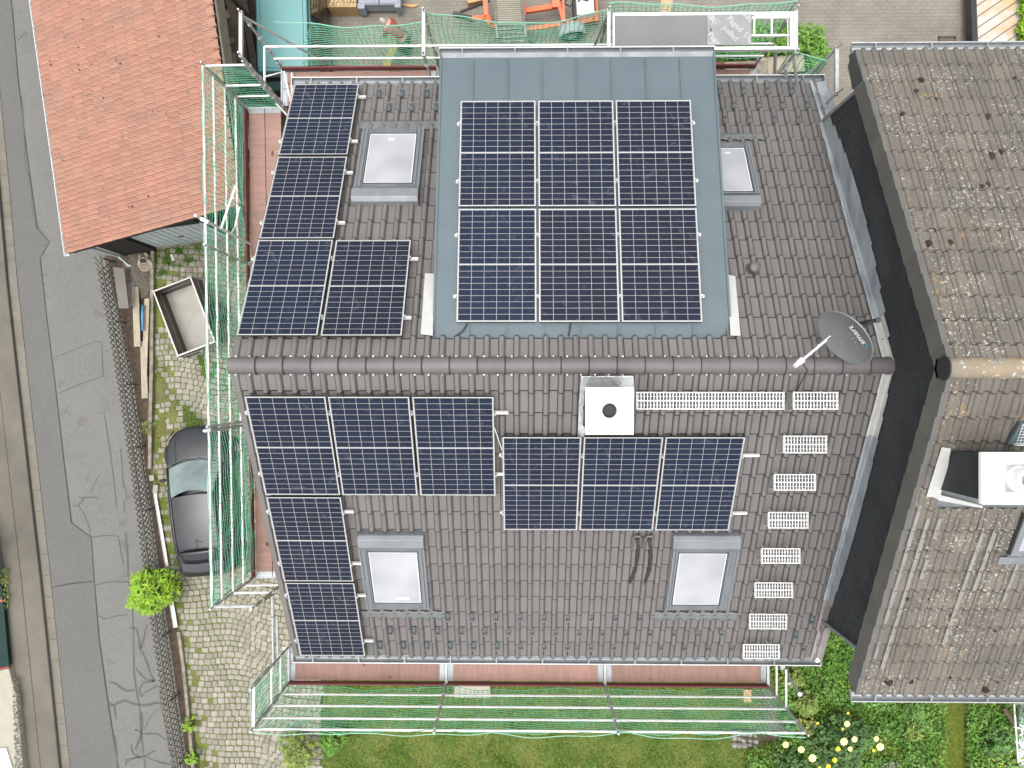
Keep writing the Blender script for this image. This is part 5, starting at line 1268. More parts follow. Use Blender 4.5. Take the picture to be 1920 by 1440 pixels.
# ================================================================== CAR
car = thing('parked_car', 'dark grey hatchback parked on the cobbles beside the scaffold', 'car', M=Matrix.Translation((*at(362,940,0)[:2], 0)))
fr0, re0 = at(381,797,.55), at(414,1077,.6)
cc_ = (fr0+re0)/2; L_ = (fr0-re0).length; hd_ = math.atan2(-(fr0.x-re0.x), fr0.y-re0.y)
MC = Matrix.Translation((cc_.x-.22, cc_.y, 0)) @ Matrix.Rotation(hd_, 4, 'Z') @ Matrix.Diagonal((1.05, L_/4.36, 1, 1))
secs = [(-2.18,.62,.42,.62,.74),(-2.12,.76,.32,.68,.93),(-1.98,.83,.26,.78,.98),(-1.6,.87,.24,.86,.99),(-.9,.885,.24,.88,.97),(0,.885,.24,.87,.95),(.75,.88,.24,.84,.93),(1.05,.875,.24,.82,.92),(1.5,.86,.24,.76,.85),(1.82,.79,.26,.68,.76),(2.04,.63,.30,.58,.66),(2.16,.38,.38,.5,.56)]
def ring(y, hw, zb, zs, zt):
    h = [(hw*.55,zb),(hw*.93,zb+.02),(hw,.5*(zb+zs)),(hw*1.0,zs-.04),(hw*.95,zs+.06),(hw*.80,zt+.005),(hw*.42,zt+.03)]
    return [(x,y,z) for x,z in h]+[(0,y,zt+.038)]+[(-x,y,z) for x,z in h[::-1]]
bd = MB(MC); vs = []; 
for s in secs: vs += ring(*s)
nr = 15; fs = []
for i in range(len(secs)-1):
    for k in range(nr): fs.append((i*nr+k, i*nr+(k+1)%nr, (i+1)*nr+(k+1)%nr, (i+1)*nr+k))
fs.append(tuple(range(nr))); fs.append(tuple(range((len(secs)-1)*nr, len(secs)*nr)))
bd.add(vs, fs); body = bd.build('body', T['carpaint'], car, smooth=True, sub=2)
def patch(name, c00, c10, c01, c11, bu, bv, m, parent=car, nu=12, nv=6, off=(0,0,0)):
    """bilinear patch; bu bows across u, bv bows across v"""
    c00, c10, c01, c11 = map(Vector, (c00,c10,c01,c11)); bu = Vector(bu); bv = Vector(bv); off = Vector(off)
    def fn(u, v):
        return c00.lerp(c10,u).lerp(c01.lerp(c11,u), v)+bu*(4*u*(1-u))+bv*(4*v*(1-v))+off
    return MB(MC).grid(fn, nu, nv).build(name, m, parent, smooth=True, recalc=False)
# a dark cabin core, glass patches, painted roof
wsB, wsT = (.74, 1.02, .955), (.57, .22, 1.385)
patch('windscreen', (-wsB[0],wsB[1],wsB[2]), wsB, (-wsT[0],wsT[1],wsT[2]), wsT, (0,.17,.015), (0,0,.03), T['carglass'])
rfR = (.55,-1.30,1.36)
patch('roof_panel', (-wsT[0],wsT[1],wsT[2]), wsT, (-rfR[0],rfR[1],rfR[2]), rfR, (0,.04,.05), (0,0,.035), T['carpaint'], nv=10)
rwB = (.66,-2.0,1.0)
patch('tailgate', (-rfR[0],rfR[1],rfR[2]), rfR, (-rwB[0],rwB[1],rwB[2]), rwB, (0,-.05,.045), (0,-.05,.06), T['carpaint'])
patch('rear_window', (-.50,-1.60,1.29), (.50,-1.60,1.29), (-.58,-1.98,1.06), (.58,-1.98,1.06), (0,-.06,.0), (0,-.02,.03), T['darkglass'], off=(0,-.035,.055))
for sx_ in (-1,1):
    patch('side_window', (sx_*.80,1.0,.94), (sx_*.80,-1.55,.98), (sx_*wsT[0],wsT[1],wsT[2]), (sx_*rfR[0],rfR[1],rfR[2]), (sx_*.03,0,.03), (sx_*.05,0,0), T['darkglass'])
    patch('side_window', (sx_*.80,-1.55,.98), (sx_*rwB[0],rwB[1],rwB[2]), (sx_*rfR[0],rfR[1],rfR[2]), (sx_*rwB[0]*.98,rwB[1]+.02,rwB[2]+.02), (0,0,0), (sx_*.03,0,0), T['carpaint'], nu=4, nv=4)
    g = MB(MC); g.tube([(sx_*(wsB[0]+.03),wsB[1]+.02,.95),(sx_*.68,.64,1.19),(sx_*(wsT[0]+.015),wsT[1]-.02,1.39),(sx_*(wsT[0]+.02),-.5,1.415),(sx_*(rfR[0]+.03),rfR[1],1.37),(sx_*(rwB[0]+.03),rwB[1]+.1,1.03)], .032, 6)
    g.build('pillar', T['carpaint'], car, smooth=True)
    w = MB(MC)
    for yy in (1.38,-1.32): pass
    mr = MB(MC); mr.grid(lambda u, v: (sx_*(.93+.10*math.cos(2*math.pi*u)*math.sin(math.pi*v)), .72+.05*math.sin(2*math.pi*u)*math.sin(math.pi*v)-.04*0, .96+.07*math.cos(math.pi*v)), 10, 6); mr.build('wing_mirror', T['carpaint'], car, smooth=True)
for sx_ in (-1,1):
    for yy in (1.36,-1.30):
        MWh = MC @ Matrix.Translation((sx_*.80, yy, .32)) @ Matrix.Rotation(RAD(90*sx_),4,'Y')
        w = MB(MWh).lathe([(.20,.0),(.30,-.01),(.325,.03),(.325,.15),(.30,.175),(.22,.175)], 24).build('wheel', T['rubber'], car, smooth=True)
        r = MB(MWh); r.lathe([(.225,.17),(.235,.178),(.215,.165),(.20,.12)], 24); r.lathe([(0,.155),(.05,.16),(.06,.14)], 12)
        for k in range(7): 
            a = 2*math.pi*k/7; r.add([(.04*math.cos(a-.5),.04*math.sin(a-.5),.15),(.04*math.cos(a+.5),.04*math.sin(a+.5),.15),(.215*math.cos(a+.13),.215*math.sin(a+.13),.165),(.215*math.cos(a-.13),.215*math.sin(a-.13),.165)], [(0,1,2,3)])
        r.build('rim', T['rim'], w)
sp = MB(MC); sp.grid(lambda u, v: ((u-.5)*1.02, -1.30-.30*v*(1-.35*(2*u-1)**4)-.02+.10*(abs(2*u-1)**3)*0, 1.385+.03-.10*v+.05*(1-(2*u-1)**2)*(1)-.02*v), 14, 4)
sp.build('roof_spoiler', T['carpaint'], car, smooth=True, solid=.03)
g = MB(MC); g.tube([((u-.5)*1.08,-1.245,1.372+.05*(1-(2*u-1)**2)) for u in [k/14 for k in range(15)]], .007, 4)
g.tube([(((u-.5)*1.02), -1.645+.12*(2*u-1)**4, 1.315+.045*(1-(2*u-1)**2)) for u in [k/14 for k in range(15)]], .014, 4)
g.tube([(-.42,-1.34,1.40),(-.36,-1.36,1.43),(-.36,-1.40,1.41)], .02, 5)
g.tube([(.0,-1.0,1.44),(.02,-1.18,1.50),(-.0,-1.24,1.42)], .006, 4); g.tube([(.02,-1.0,1.46),(.15,-1.10,1.46)], .005, 4)
g.build('trim_line', T['cartrim'], car)
g = MB(MC); g.grid(lambda u, v: ((u-.5)*1.52*(1-.02*v), 1.03+.17*(4*u*(1-u))+.085*v+.02, .962-.012*v+.012*4*u*(1-u)), 14, 2); g.build('wiper_cowl', T['cartrim'], car, smooth=True)
g = MB(MC); g.tube([(-.62,1.12,.975),(-.3,1.24,.985),(.05,1.22,.985)], .010, 4); g.tube([(.1,1.26,.985),(.6,1.10,.98)], .010, 4); g.build('wiper', T['black'], car)
for sx_ in (-1,1):
    patch('headlight', (sx_*.56,2.02,.69), (sx_*.80,1.72,.76), (sx_*.60,2.10,.58), (sx_*.82,1.80,.64), (0,.03,.01), (0,.02,0), T['darkglass'], off=(sx_*.01,.02,.02))
    patch('tail_light', (sx_*.60,-2.13,.93), (sx_*.82,-1.93,.93), (sx_*.64,-2.18,.74), (sx_*.85,-1.96,.74), (0,-.03,0), (0,0,0), T['redlight'], off=(sx_*.015,-.015,.005))
g = MB(MC); g.tube([(.78*math.sin(t)*1.03, -1.35-.86*math.cos(t), .60) for t in [(-1.45+2.9*k/14) for k in range(15)]], .03, 6); g.build('rear_bumper', T['cartrim'], car, smooth=True)
g = MB(MC)
for sx_ in (-1,1): g.tube([(sx_*.50,1.14,.977),(sx_*.55,1.6,.875),(sx_*.50,1.95,.76),(sx_*.34,2.10,.66)], .006, 4)
g.build('bonnet_seam', T['black'], car)

# ================================================================== TRAILER
tr0 = at(287,546,1.2); tr1 = at(357,518,1.2); tr3 = at(333,668,1.2)
ax = (tr1-tr0); ay = (tr0-tr3); ta = math.atan2(ay.y, ay.x)-math.pi/2; tw, tl = ax.length, ay.length
MT = Matrix.Translation((tr3.x, tr3.y, 0)) @ Matrix.Rotation(ta, 4, 'Z')
tl_ = thing('car_trailer', 'open box trailer with dark brown sides and pale floor', 'trailer', M=Matrix.Translation((tr3.x+.4, tr3.y+1, 0)))
MB(MT).box(0, tw, 0, tl, .44, .48).build('floor', T['trfloor'], tl_)
for (a,b_,c,d_) in ((0,.02,0,tl),(tw-.02,tw,0,tl),(.02,tw-.02,0,.02),(.02,tw-.02,tl-.02,tl)):
    MB(MT).box(a,b_,c,d_,.44,1.195).build('side_panel', T['plywood'], tl_)
g = MB(MT)
for z in (.46,.84,1.185):
    for (a,b_,c,d_) in ((-.012,.004,0,tl),(tw-.004,tw+.012,0,tl),(0,tw,-.012,.004),(0,tw,tl-.004,tl+.012)): g.box(a,b_,c,d_,z-.012,z+.014)
for (a,b_,c,d_) in ((-.01,.03,-.01,tl+.01),(tw-.03,tw+.01,-.01,tl+.01),(0,tw,-.01,.03),(0,tw,tl-.03,tl+.01)): g.box(a,b_,c,d_,1.194,1.206)
for z in (.84,): 
    g.box(.020,.026,0,tl,z-.008,z+.008); g.box(tw-.026,tw-.02,0,tl,z-.008,z+.008); g.box(0,tw,tl-.026,tl-.02,z-.008,z+.008)
for x, y in ((0,0),(tw,0),(0,tl),(tw,tl)): g.box(x-.02,x+.02,y-.02,y+.02,.40,1.21)
g.build('edge_profile', mat('dull_aluminium_profile', (.34,.33,.31), .4, .4), tl_)
for sx_ in (-1,1):
    MWh = MT @ Matrix.Translation((-.14 if sx_ < 0 else tw+.14, tl*.48, .28)) @ Matrix.Rotation(RAD(90*sx_),4,'Y')
    w = MB(MWh).lathe([(.12,-.06),(.26,-.07),(.28,-.03),(.28,.05),(.26,.08),(.12,.07)], 20).build('wheel', T['rubber'], tl_, smooth=True)
    MB(MWh).lathe([(0,.05),(.12,.07),(.13,.05)], 16).build('rim', T['rim'], w)
    fm = MT @ Matrix.Translation((-.14 if sx_ < 0 else tw+.14, tl*.48, .30))
    MB(fm).grid(lambda u, v: ((v-.5)*.24, .36*math.cos(math.pi*(.08+.84*u)), .34*math.sin(math.pi*(.08+.84*u))), 12, 1).build('mudguard', T['black'], tl_, solid=.01)
g = MB(MT); g.beam((tw/2-.3, tl, .45), (tw/2, tl+.9, .42), .06, .06); g.beam((tw/2+.3, tl, .45), (tw/2, tl+.9, .42), .06, .06); g.box(tw/2-.04,tw/2+.04,tl+.85,tl+1.05,.40,.47)
g.build('drawbar', T['galv'], tl_)
g = MB(MT); g.beam((tw+.03, tl-.3,.9), (tw+.10, tl-.6,.9), .02,.02); g.box(tw+.005,tw+.02,tl*.5,tl*.5+.12,.8,.86); g.box(tw*.4,tw*.5,-.03,-.01,.7,.76); g.build('latch', T['galv'], tl_)
# ================================================================== TEAL VAN
vz = 1.92
va, vb = at(484,118,vz), at(577,124,vz); vc = at(571,-5,vz); hv_ = math.atan2(-(vc.x-vb.x), (vc.y-vb.y))
vw = 1.84; VL = 4.6
MV = Matrix.Translation(((va.x+vb.x)/2, vb.y-.12, 0)) @ Matrix.Rotation(hv_*.6, 4, 'Z')      # origin rear centre, y forward (up in photo)
van = thing('parked_van', 'teal van parked beyond the top left corner of the scaffold', 'van', M=Matrix.Translation((va.x+.7, vb.y, 0)))
b = MB(MV); S_ = []
for y, k in ((0,.97),(.12,1),(2.0,1),(4.0,1),(4.6,.9)):
    zt_ = vz if y < 4.1 else 1.1
    for sx_ in (1,-1):
        h = [(.80,.35),(.92,.5),(.92,1.0),(.87,1.35),(.76,zt_-.10),(.70,zt_)]
        if sx_ > 0: S_ += [(x*k, y, z) for x, z in h]
        else: S_ += [(-x*k, y, z) for x, z in h[::-1]]
b.add(S_, [(i*12+k, i*12+(k+1)%12, (i+1)*12+(k+1)%12, (i+1)*12+k) for i in range(4) for k in range(12)]+[tuple(range(12)), tuple(range(48,60))])
b.build('body', T['teal'], van, bevel=.05)
for sx_ in (-1,1):
    w = MB(MV)
    for y0_, y1_ in ((.25,1.35),(1.45,2.6),(2.7,3.6)):
        q = lambda x0, z0: sx_*(x0+.006)
        w.add([(q(.868,0),y0_,1.33),(q(.868,0),y1_,1.33),(q(.775,0),y1_,1.78),(q(.775,0),y0_,1.78)], [(0,1,2,3)])
    w.build('side_window', T['darkglass'], van, solid=.008)
    g = MB(MV); g.add([(sx_*.935,.2,.45),(sx_*.935,3.9,.45),(sx_*.935,3.9,1.0),(sx_*.935,.2,1.0),(sx_*.886,3.9,1.31),(sx_*.886,.2,1.31)], [(0,1,2,3),(3,2,4,5)]); g.build('side_cladding', T['cartrim'], van, solid=.01)
    g = MB(MV); g.tube([(sx_*.735,.05,vz-.01),(sx_*.735,4.0,vz-.01)], .016, 5); g.tube([(sx_*.60,.02,vz+.004),(sx_*.60,4.0,vz+.004)], .006, 4); g.build('roof_gutter', T['cartrim'], van)
    for y in (.85,3.6):
        MWh = MV @ Matrix.Translation((sx_*.78, y, .32)) @ Matrix.Rotation(RAD(90*sx_),4,'Y')
        w = MB(MWh).lathe([(.2,0),(.31,-.01),(.33,.04),(.33,.13),(.3,.16),(.2,.15)], 20).build('wheel', T['rubber'], van, smooth=True); MB(MWh).lathe([(0,.12),(.2,.14),(.21,.1)], 16).build('rim', T['rim'], w)
g = MB(MV); g.add([(-.68,-.008,1.25),(.68,-.008,1.25),(.62,.02,1.80),(-.62,.02,1.80)], [(0,1,2,3)]); g.build('rear_window', T['darkglass'], van, solid=.01)
g = MB(MV); g.box(-.88,.88,-.14,.05,.35,.58); g.build('rear_bumper', T['cartrim'], van, bevel=.03)
g = MB(MV); g.tube([(-.70,.10,vz+.003),(0,.07,vz+.004),(.70,.10,vz+.003)], .008, 4); g.build('roof_seam', T['cartrim'], van)
# dark trailer frame to the right of the van: open lumber rack
rk = thing('lumber_rack', 'dark open rack with long boards standing beside the teal van', 'rack', at(592,60,0))
g = MB()
for x in (583, 592, 600): g.beam(at(x,-40,1.1), at(x,130,1.1), .05, .06)
for y in (-10, 40, 90): g.beam(at(581,y,1.05), at(602,y,1.05), .05, .05); g.beam(at(581,y,1.05), at(581,y,0)+Vector((0,0,0)), .05,.05); g.beam(at(602,y,1.05), at(602,y,0), .05,.05)
g.build('rack_frame', T['cartrim'], rk)
for i, (x, m) in enumerate([(587,'redp'),(596,'darkwood'),(585,'darkwood')]):
    MB().beam(at(x,-30,.6+.1*i), at(x+1,110,.6+.1*i), .12, .03).build('stored_board', T['fence'] if i else T['toe'], rk)

# ================================================================== HOIST
ho = thing('inclined_hoist', 'orange wheeled roofing hoist with aluminium ladder track', 'hoist', at(955,60,0))
g = MB(); 
p00, p01 = at(925,-30,1.5), at(934,88,.35); p10, p11 = at(974,-30,1.5), at(987,86,.35)
for a, c in ((p00,p01),(p10,p11)): g.beam(a, c, .10, .14); 
g.build('track_rail', T['tracks'], ho, bevel=.01)
g = MB()
for k in range(24): 
    t = k/24*.80; a, c = p00.lerp(p01,t), p10.lerp(p11,t); g.beam(a+Vector((0,0,.05)), c+Vector((0,0,.05)), .045, .03)
g.build('track_rung', T['concretel'], ho)
g = MB(); g.beam(p00.lerp(p10,.5)-Vector((0,0,.08)), p01.lerp(p11,.5)-Vector((0,0,.05)), .60, .03); g.build('track_gap_shade', T['iron'], ho)  # dark sheet added to paint shade into the gaps between rungs
g = MB(); a, c, d_, e_ = p00.lerp(p01,.66), p10.lerp(p11,.66), p11, p01
g.add([tuple(q+Vector((0,0,.10))) for q in (a,c,d_,e_)]+[tuple(q+Vector((0,0,.06))) for q in (a,c,d_,e_)], [(0,1,2,3),(7,6,5,4),(0,4,5,1),(1,5,6,2),(2,6,7,3),(3,7,4,0)])
for t in (.05,.25,.45,.65,.85): g.beam(a.lerp(e_,t)+Vector((0,0,.13)), c.lerp(d_,t)+Vector((0,0,.13)), .03, .03)
g.build('load_platform', T['tracks'], ho)
g = MB()
for q in (a,c): g.beam(q+Vector((0,0,.1)), q.lerp(e_ if q is a else d_,.8)+Vector((0,0,.3)), .06, .10)
g.build('platform_side', T['tracks'], ho)
for q in (at(918,92,.2), at(996,90,.2)):
    MB(Matrix.Translation(q) @ Matrix.Rotation(RAD(90),4,'Y')).lathe([(.05,-.07),(.17,-.07),(.18,-.05),(.18,.05),(.17,.07),(.05,.07)], 18).build('wheel', T['rubber'], ho, smooth=True)
g = MB()
def ob(p, q, w=.10, h=.10): g.beam(at(*p), at(*q), w, h)
ob((908,-20,.9),(912,30,.7),.14,.14); ob((912,30,.7),(918,45,.6),.16,.16); ob((885,35,.6),(920,32,.6),.12); ob((975,-20,.9),(983,30,.7),.12)
ob((978,22,.6),(1043,12,.6),.14,.12); ob((1042,-30,.8),(1042,15,.7),.22,.16); ob((1043,-10,.8),(1056,40,.6),.10); ob((1055,-10,.8),(1058,42,.6),.07)
ob((990,55,.5),(1120,36,.5),.12,.10); ob((1112,40,.5),(1117,22,.5),.08); ob((918,48,.5),(990,55,.5),.12,.1)
g.build('chassis', T['orange'], ho, bevel=.008)
g = MB(); g.beam(at(850,26,.5), at(888,36,.55), .14, .10); g.build('tow_bar', T['iron'], ho)
MB().beam(at(862,22,.08), at(918,0,.08), .05, .04).build('support_strut', T['iron'], ho)
wc = at(1072,64,.30)
MWh = Matrix.Translation(wc) @ Matrix.Rotation(RAD(80),4,'Z') @ Matrix.Rotation(RAD(90),4,'X')
MWh = Matrix.Translation(wc) @ Matrix.Rotation(RAD(8),4,'Z') @ Matrix.Rotation(RAD(90),4,'X')
w = MB(MWh).lathe([(.14,-.09),(.29,-.10),(.31,-.05),(.31,.05),(.29,.10),(.14,.09)], 24).build('wheel', T['rubber'], ho, smooth=True); MB(MWh).lathe([(0,.07),(.13,.09),(.14,.06)], 16).build('rim', T['rim'], w)
MB(Matrix.Translation(wc) @ Matrix.Rotation(RAD(8),4,'Z')).grid(lambda u, v: (.42*math.cos(math.pi*(.02+.96*u)), (v-.5)*.30+.04, .40*math.sin(math.pi*(.02+.96*u))*.9+.02), 16, 3).build('mudguard', mat('pale_plastic_mudguard', (.30,.31,.33), .45), ho, solid=.012, smooth=True)
ec = at(1096,14,.6); ME = Matrix.Translation(ec) @ Matrix.Rotation(RAD(4),4,'Z')
MB(ME).box(-.26,.26,-.32,.35,-.2,.25).build('engine_housing', T['alu'], ho, bevel=.05)
g = MB(ME); g.box(-.34,-.26,-.35,.35,-.3,.05); g.tube([(-.22,.05,.27),(-.1,.12,.30),(.02,.05,.3),(.14,.1,.28)], .02, 5); g.tube([(-.45,.25,.3),(-.6,.1,.1),(-.45,-.05,.2),(-.3,.1,.3)], .018, 5); g.tube([(-.4,.3,.3),(-.7,.2,.1),(-.5,.0,.2)], .015, 5); g.build('hydraulic_hose', T['black'], ho)
MB(ME).box(.33,.39,-.42,.36,-.3,-.0).build('side_guard', T['orange'], ho)
MB(ME @ Matrix.Translation((.13,.22,.25))).lathe([(0,.06),(.05,.06),(.055,0)], 12).build('fuel_cap', T['pvc'], ho)

# ================================================================== PERSON
def skin_body(name, joints, edges, M, m, parent=None, sub=2):
    me = bpy.data.meshes.new(name); me.from_pydata([tuple(M @ Vector(j[:3])) for j in joints], edges, [])
    o = bpy.data.objects.new(name, me); COL.objects.link(o)
    sk = o.modifiers.new('skin', 'SKIN'); 
    for i, j in enumerate(joints): me.skin_vertices[0].data[i].radius = (j[3], j[4] if len(j) > 4 else j[3])
    me.skin_vertices[0].data[0].use_root = True
    s = o.modifiers.new('sub', 'SUBSURF'); s.levels = sub; s.render_levels = sub
    me.materials.append(m)
    if parent is not None: attach(o, parent)
    return o
ph = at(756,70,.95); hp = at(726,46,1.25); dr = (Vector((ph.x,ph.y,0))-Vector((hp.x,hp.y,0))).normalized()
pa = math.atan2(-dr.x, dr.y)+math.pi      # local -y... head direction = +y
MPn = Matrix.Translation((ph.x, ph.y, 0)) @ Matrix.Rotation(math.atan2(-(-dr.x), -dr.y), 4, 'Z')
def Pn(x, y, z): return (x, y, z)
J = [(0,0,.92,.15,.12),(0,.10,1.06,.15,.12),(0,.28,1.20,.165,.12),(0,.42,1.27,.15,.10),(0,.50,1.28,.06,.06),
     (.17,.42,1.25,.075),(.24,.50,1.0,.052),(.17,.66,.83,.042),(.14,.72,.80,.03,.04),
     (-.17,.42,1.25,.075),(-.26,.46,.98,.052),(-.20,.60,.80,.042),(-.17,.67,.77,.03,.04),
     (.10,-.02,.84,.10),(.13,.06,.48,.065),(.14,-.02,.10,.045),(.14,.14,.05,.045,.035),
     (-.10,-.02,.84,.10),(-.13,.02,.48,.065),(-.14,-.10,.10,.045),(-.14,.06,.05,.045,.035)]
E_ = [(0,1),(1,2),(2,3),(3,4),(3,5),(5,6),(6,7),(7,8),(3,9),(9,10),(10,11),(11,12),(0,13),(13,14),(14,15),(15,16),(0,17),(17,18),(18,19),(19,20)]
man = skin_body('person', J, E_, MPn, T['skin'])
tag(man, 'person in a dark red checked shirt bending over a plank in the courtyard', 'person')
man['label'] = 'person in a dark red checked shirt bending over a plank in the courtyard'
skin_body('shirt', [(0,.02,.95,.165,.135),(0,.12,1.08,.165,.135),(0,.28,1.21,.185,.135),(0,.43,1.275,.165,.115),(.17,.42,1.255,.088),(.235,.49,1.03,.066),(.20,.60,.90,.055),(-.17,.42,1.255,.088),(-.255,.455,1.01,.066),(-.22,.54,.88,.055)],
          [(0,1),(1,2),(2,3),(3,4),(4,5),(5,6),(3,7),(7,8),(8,9)], MPn, T['shirt'], man)
skin_body('trousers', [(0,-.0,.93,.165,.135),(.10,-.02,.84,.118),(.13,.06,.48,.08),(.14,-.02,.13,.062),(-.10,-.02,.84,.118),(-.13,.02,.48,.08),(-.14,-.10,.13,.062)], [(0,1),(1,2),(2,3),(0,4),(4,5),(5,6)], MPn, T['jeans'], man)
for sx_ in (-1,1):
    g = MB(MPn); g.grid(lambda u, v: (sx_*.14+.052*math.cos(2*math.pi*u)*math.sin(math.pi*v), (.06 if sx_ > 0 else -.02)+.14*math.cos(math.pi*v), max(0,.05+.05*math.sin(2*math.pi*u)*math.sin(math.pi*v))), 10, 8); g.build('shoe', T['black'], man, smooth=True)
hb = MPn @ Matrix.Translation((0,.60,1.30)) @ Matrix.Rotation(RAD(-38),4,'X')
def headf(u, v):
    th = 2*math.pi*u; p = math.pi*v; x = .076*math.cos(th)*math.sin(p); y = .098*math.sin(th)*math.sin(p); z = .118*math.cos(p)
    if y > 0: y += .008*math.exp(-((z-.0)**2)/.004)
    if z < -.03: x *= .86
    if y > .07 and abs(x) < .02: y += .022*math.exp(-((z+.02)**2)/.0006)
    return (x, y, z)
g = MB(hb); g.grid(headf, 28, 20); hd = g.build('head', T['skin'], man, smooth=True)
g = MB(hb)
for sx_ in (-1,1):
    g.lathe([(0,.012),(.008,.008),(.012,0)], 8, hb @ Matrix.Translation((sx_*.03,.088,.012)) @ Matrix.Rotation(RAD(-90),4,'X'))
g.tube([(-.024,.094,-.055),(0,.102,-.057),(.024,.094,-.055)], .004, 5); g.build('eye_and_mouth', T['toe'], hd)
g = MB(hb)
for sx_ in (-1,1): g.tube([(sx_*.075,-.002,.022),(sx_*.086,-.01,.012),(sx_*.084,-.008,-.015),(sx_*.074,.0,-.024)], .008, 5)
g.build('ear', T['skin'], hd, smooth=True)
g = MB(hb); g.grid(lambda u, v: (.081*math.cos(2*math.pi*u)*math.sin(math.pi*v*.62), -.012+.099*math.sin(2*math.pi*u)*math.sin(math.pi*v*.62), .006+.122*math.cos(math.pi*v*.62)) if math.sin(2*math.pi*u) < .35 or v < .45 else (.072*math.cos(2*math.pi*u)*math.sin(math.pi*v*.62), .09*math.sin(2*math.pi*u)*math.sin(math.pi*v*.62), .10*math.cos(math.pi*v*.62)), 20, 8)
g.build('hair', T['hair'], hd, smooth=True)
for sx_, hx, hy, hz in ((1,.14,.72,.80),(-1,-.17,.67,.77)):
    base = Vector((hx,hy,hz)); js = []; ed = []
    js.append((hx,hy+.01,hz,.026,.018))
    for k in range(4):
        o_ = Vector(((k-1.5)*.017, 0, 0)); ln_ = (.075,.085,.08,.062)[k]; i0 = len(js)
        js += [tuple(base+o_+Vector((0,.045,-.008)))+(.011,), tuple(base+o_*1.15+Vector((0,.045+ln_*.45,-.022)))+(.0095,), tuple(base+o_*1.2+Vector((0,.045+ln_*.8,-.05)))+(.008,)]
        ed += [(0,i0),(i0,i0+1),(i0+1,i0+2)]
    i0 = len(js); js += [tuple(base+Vector((-sx_*.032,.02,-.01)))+(.011,), tuple(base+Vector((-sx_*.045,.055,-.03)))+(.009,)]; ed += [(0,i0),(i0,i0+1)]
    skin_body('hand', js, ed, MPn, T['skin'], man, sub=1)
pl = thing('work_plank', 'green-yellow plank the bending person is working on', 'plank', at(735,105,.7))
MB().beam(at(742,76,.74), at(722,132,.74), .22, .05).build('board', mat('greenish_formwork_board', (.22,.21,.07), .7, col2=(.18,.17,.06)), pl)
g = MB()
for x, y in ((738,86),(726,120)): 
    for dx in (-.12,.12): c_ = at(x,y,.70); g.beam(c_+Vector((dx*.6,0,0)), Vector((c_.x+dx*2,c_.y,0)), .04,.04)
g.build('trestle', T['plankn'], pl)
MB().box(*sorted((at(752,0,0).x,at(763,0,0).x)), at(0,96,0).y, at(0,82,0).y, 0.004, .18).build('tool_case', T['greenbin'], bevel=.03, label='small dark green tool case on the courtyard beside the person', cat='tool case')

# ================================================================== COURTYARD THINGS
# crate of firewood slats
c0, c1 = at(614,-20,.55), at(668,13,.55); fc = thing('wooden_crate', 'open wooden crate filled with bricks or split wood at the top edge', 'crate', c0)
g = MB(); X0, X1, Yb, Ya = c0.x, c1.x, c1.y, c0.y+.3
g.box(X0,X1,Yb,Yb+.03,.0,.55); g.box(X0,X0+.03,Yb+.03,Ya,0,.55); g.box(X1-.03,X1,Yb+.03,Ya,0,.55); g.build('crate_side', T['plankn'], fc)
g = MB(); x = X0+.05; r_ = random.Random(2)
while x < X1-.06:
    y = Yb+.05
    while y < Ya-.1: g.cr = r_.random(); g.box(x, x+.045, y, y+.10, .2, .48+r_.uniform(0,.06)); y += .11
    x += .052
g.build('contents', mat('cream_bricks', (.42,.32,.17), .8, col2=(.35,.25,.12), rnd=.25), fc)
MB().beam(at(608,-10,.3), at(620,14,.3), .14, .5).build('side_board', mat('rust_board', (.22,.09,.04), .7), fc)
# grey cabinet lying on a pallet
c0 = at(665,-15,.55); c1 = at(751,12,.55); cb_ = thing('cabinet', 'blue-grey painted cupboard lying on a wooden pallet', 'cabinet', c0)
g = MB(); g.box(c0.x+.1, c1.x, c1.y+.06, c0.y+.35, .14, .55); g.box(c0.x+.08, c0.x+.30, c1.y-.06, c1.y+.1, .14, .56); g.box(c1.x-.18, c1.x, c1.y-.03, c1.y+.1, .14, .56); g.build('carcass', T['cabinet'], cb_, bevel=.012)
xm = c0.x+.1+(c1.x-c0.x-.1)*.5
for a, b_ in ((c0.x+.15, xm-.02),(xm+.02, c1.x-.05)):
    o = MB().box(a, b_, c1.y+.09, c0.y+.34, .552, .572).build('cabinet_door', T['cabinet'], cb_, bevel=.008)
    MB().box(a+.08, b_-.08, c1.y+.16, c0.y+.3, .573, .578).build('door_panel', mat('paler_blue_grey', (.27,.30,.34), .5) if 'paler_blue_grey' not in bpy.data.materials else bpy.data.materials['paler_blue_grey'], o, bevel=.004)
MB().box(xm-.008, xm+.008, c1.y+.06, c0.y+.34, .555, .575).build('rust_hinge', T['toe'], cb_)
MB().tube([(xm-.25,c1.y+.13,.585),(xm-.18,c1.y+.13,.60),(xm-.14,c1.y+.13,.585)], .01, 6).build('handle', T['galv'], cb_)
pt = thing('wooden_pallet', 'wooden pallet under the blue-grey cupboard', 'pallet', at(715,18,.1))
g = MB(); a, b_ = at(680,18,.12), at(752,13,.12)
for k in range(3): g.box(a.x, b_.x, a.y+.04+k*.32, a.y+.14+k*.32, .09, .12)
for k in range(3): g.box(a.x+.03+k*(b_.x-a.x-.12)/2, a.x+.12+k*(b_.x-a.x-.12)/2, a.y+.04, a.y+.78, .004, .09)
g.build('slat', T['plankn'], pt)
MB().prism([tuple(at(x,y,.05)[:2]) for x, y in [(754,7),(772,8),(786,9),(776,14),(755,11)]], .01, .06).build('offcut', T['plankn'], label='pointed pine offcut right of the cupboard', cat='offcut')
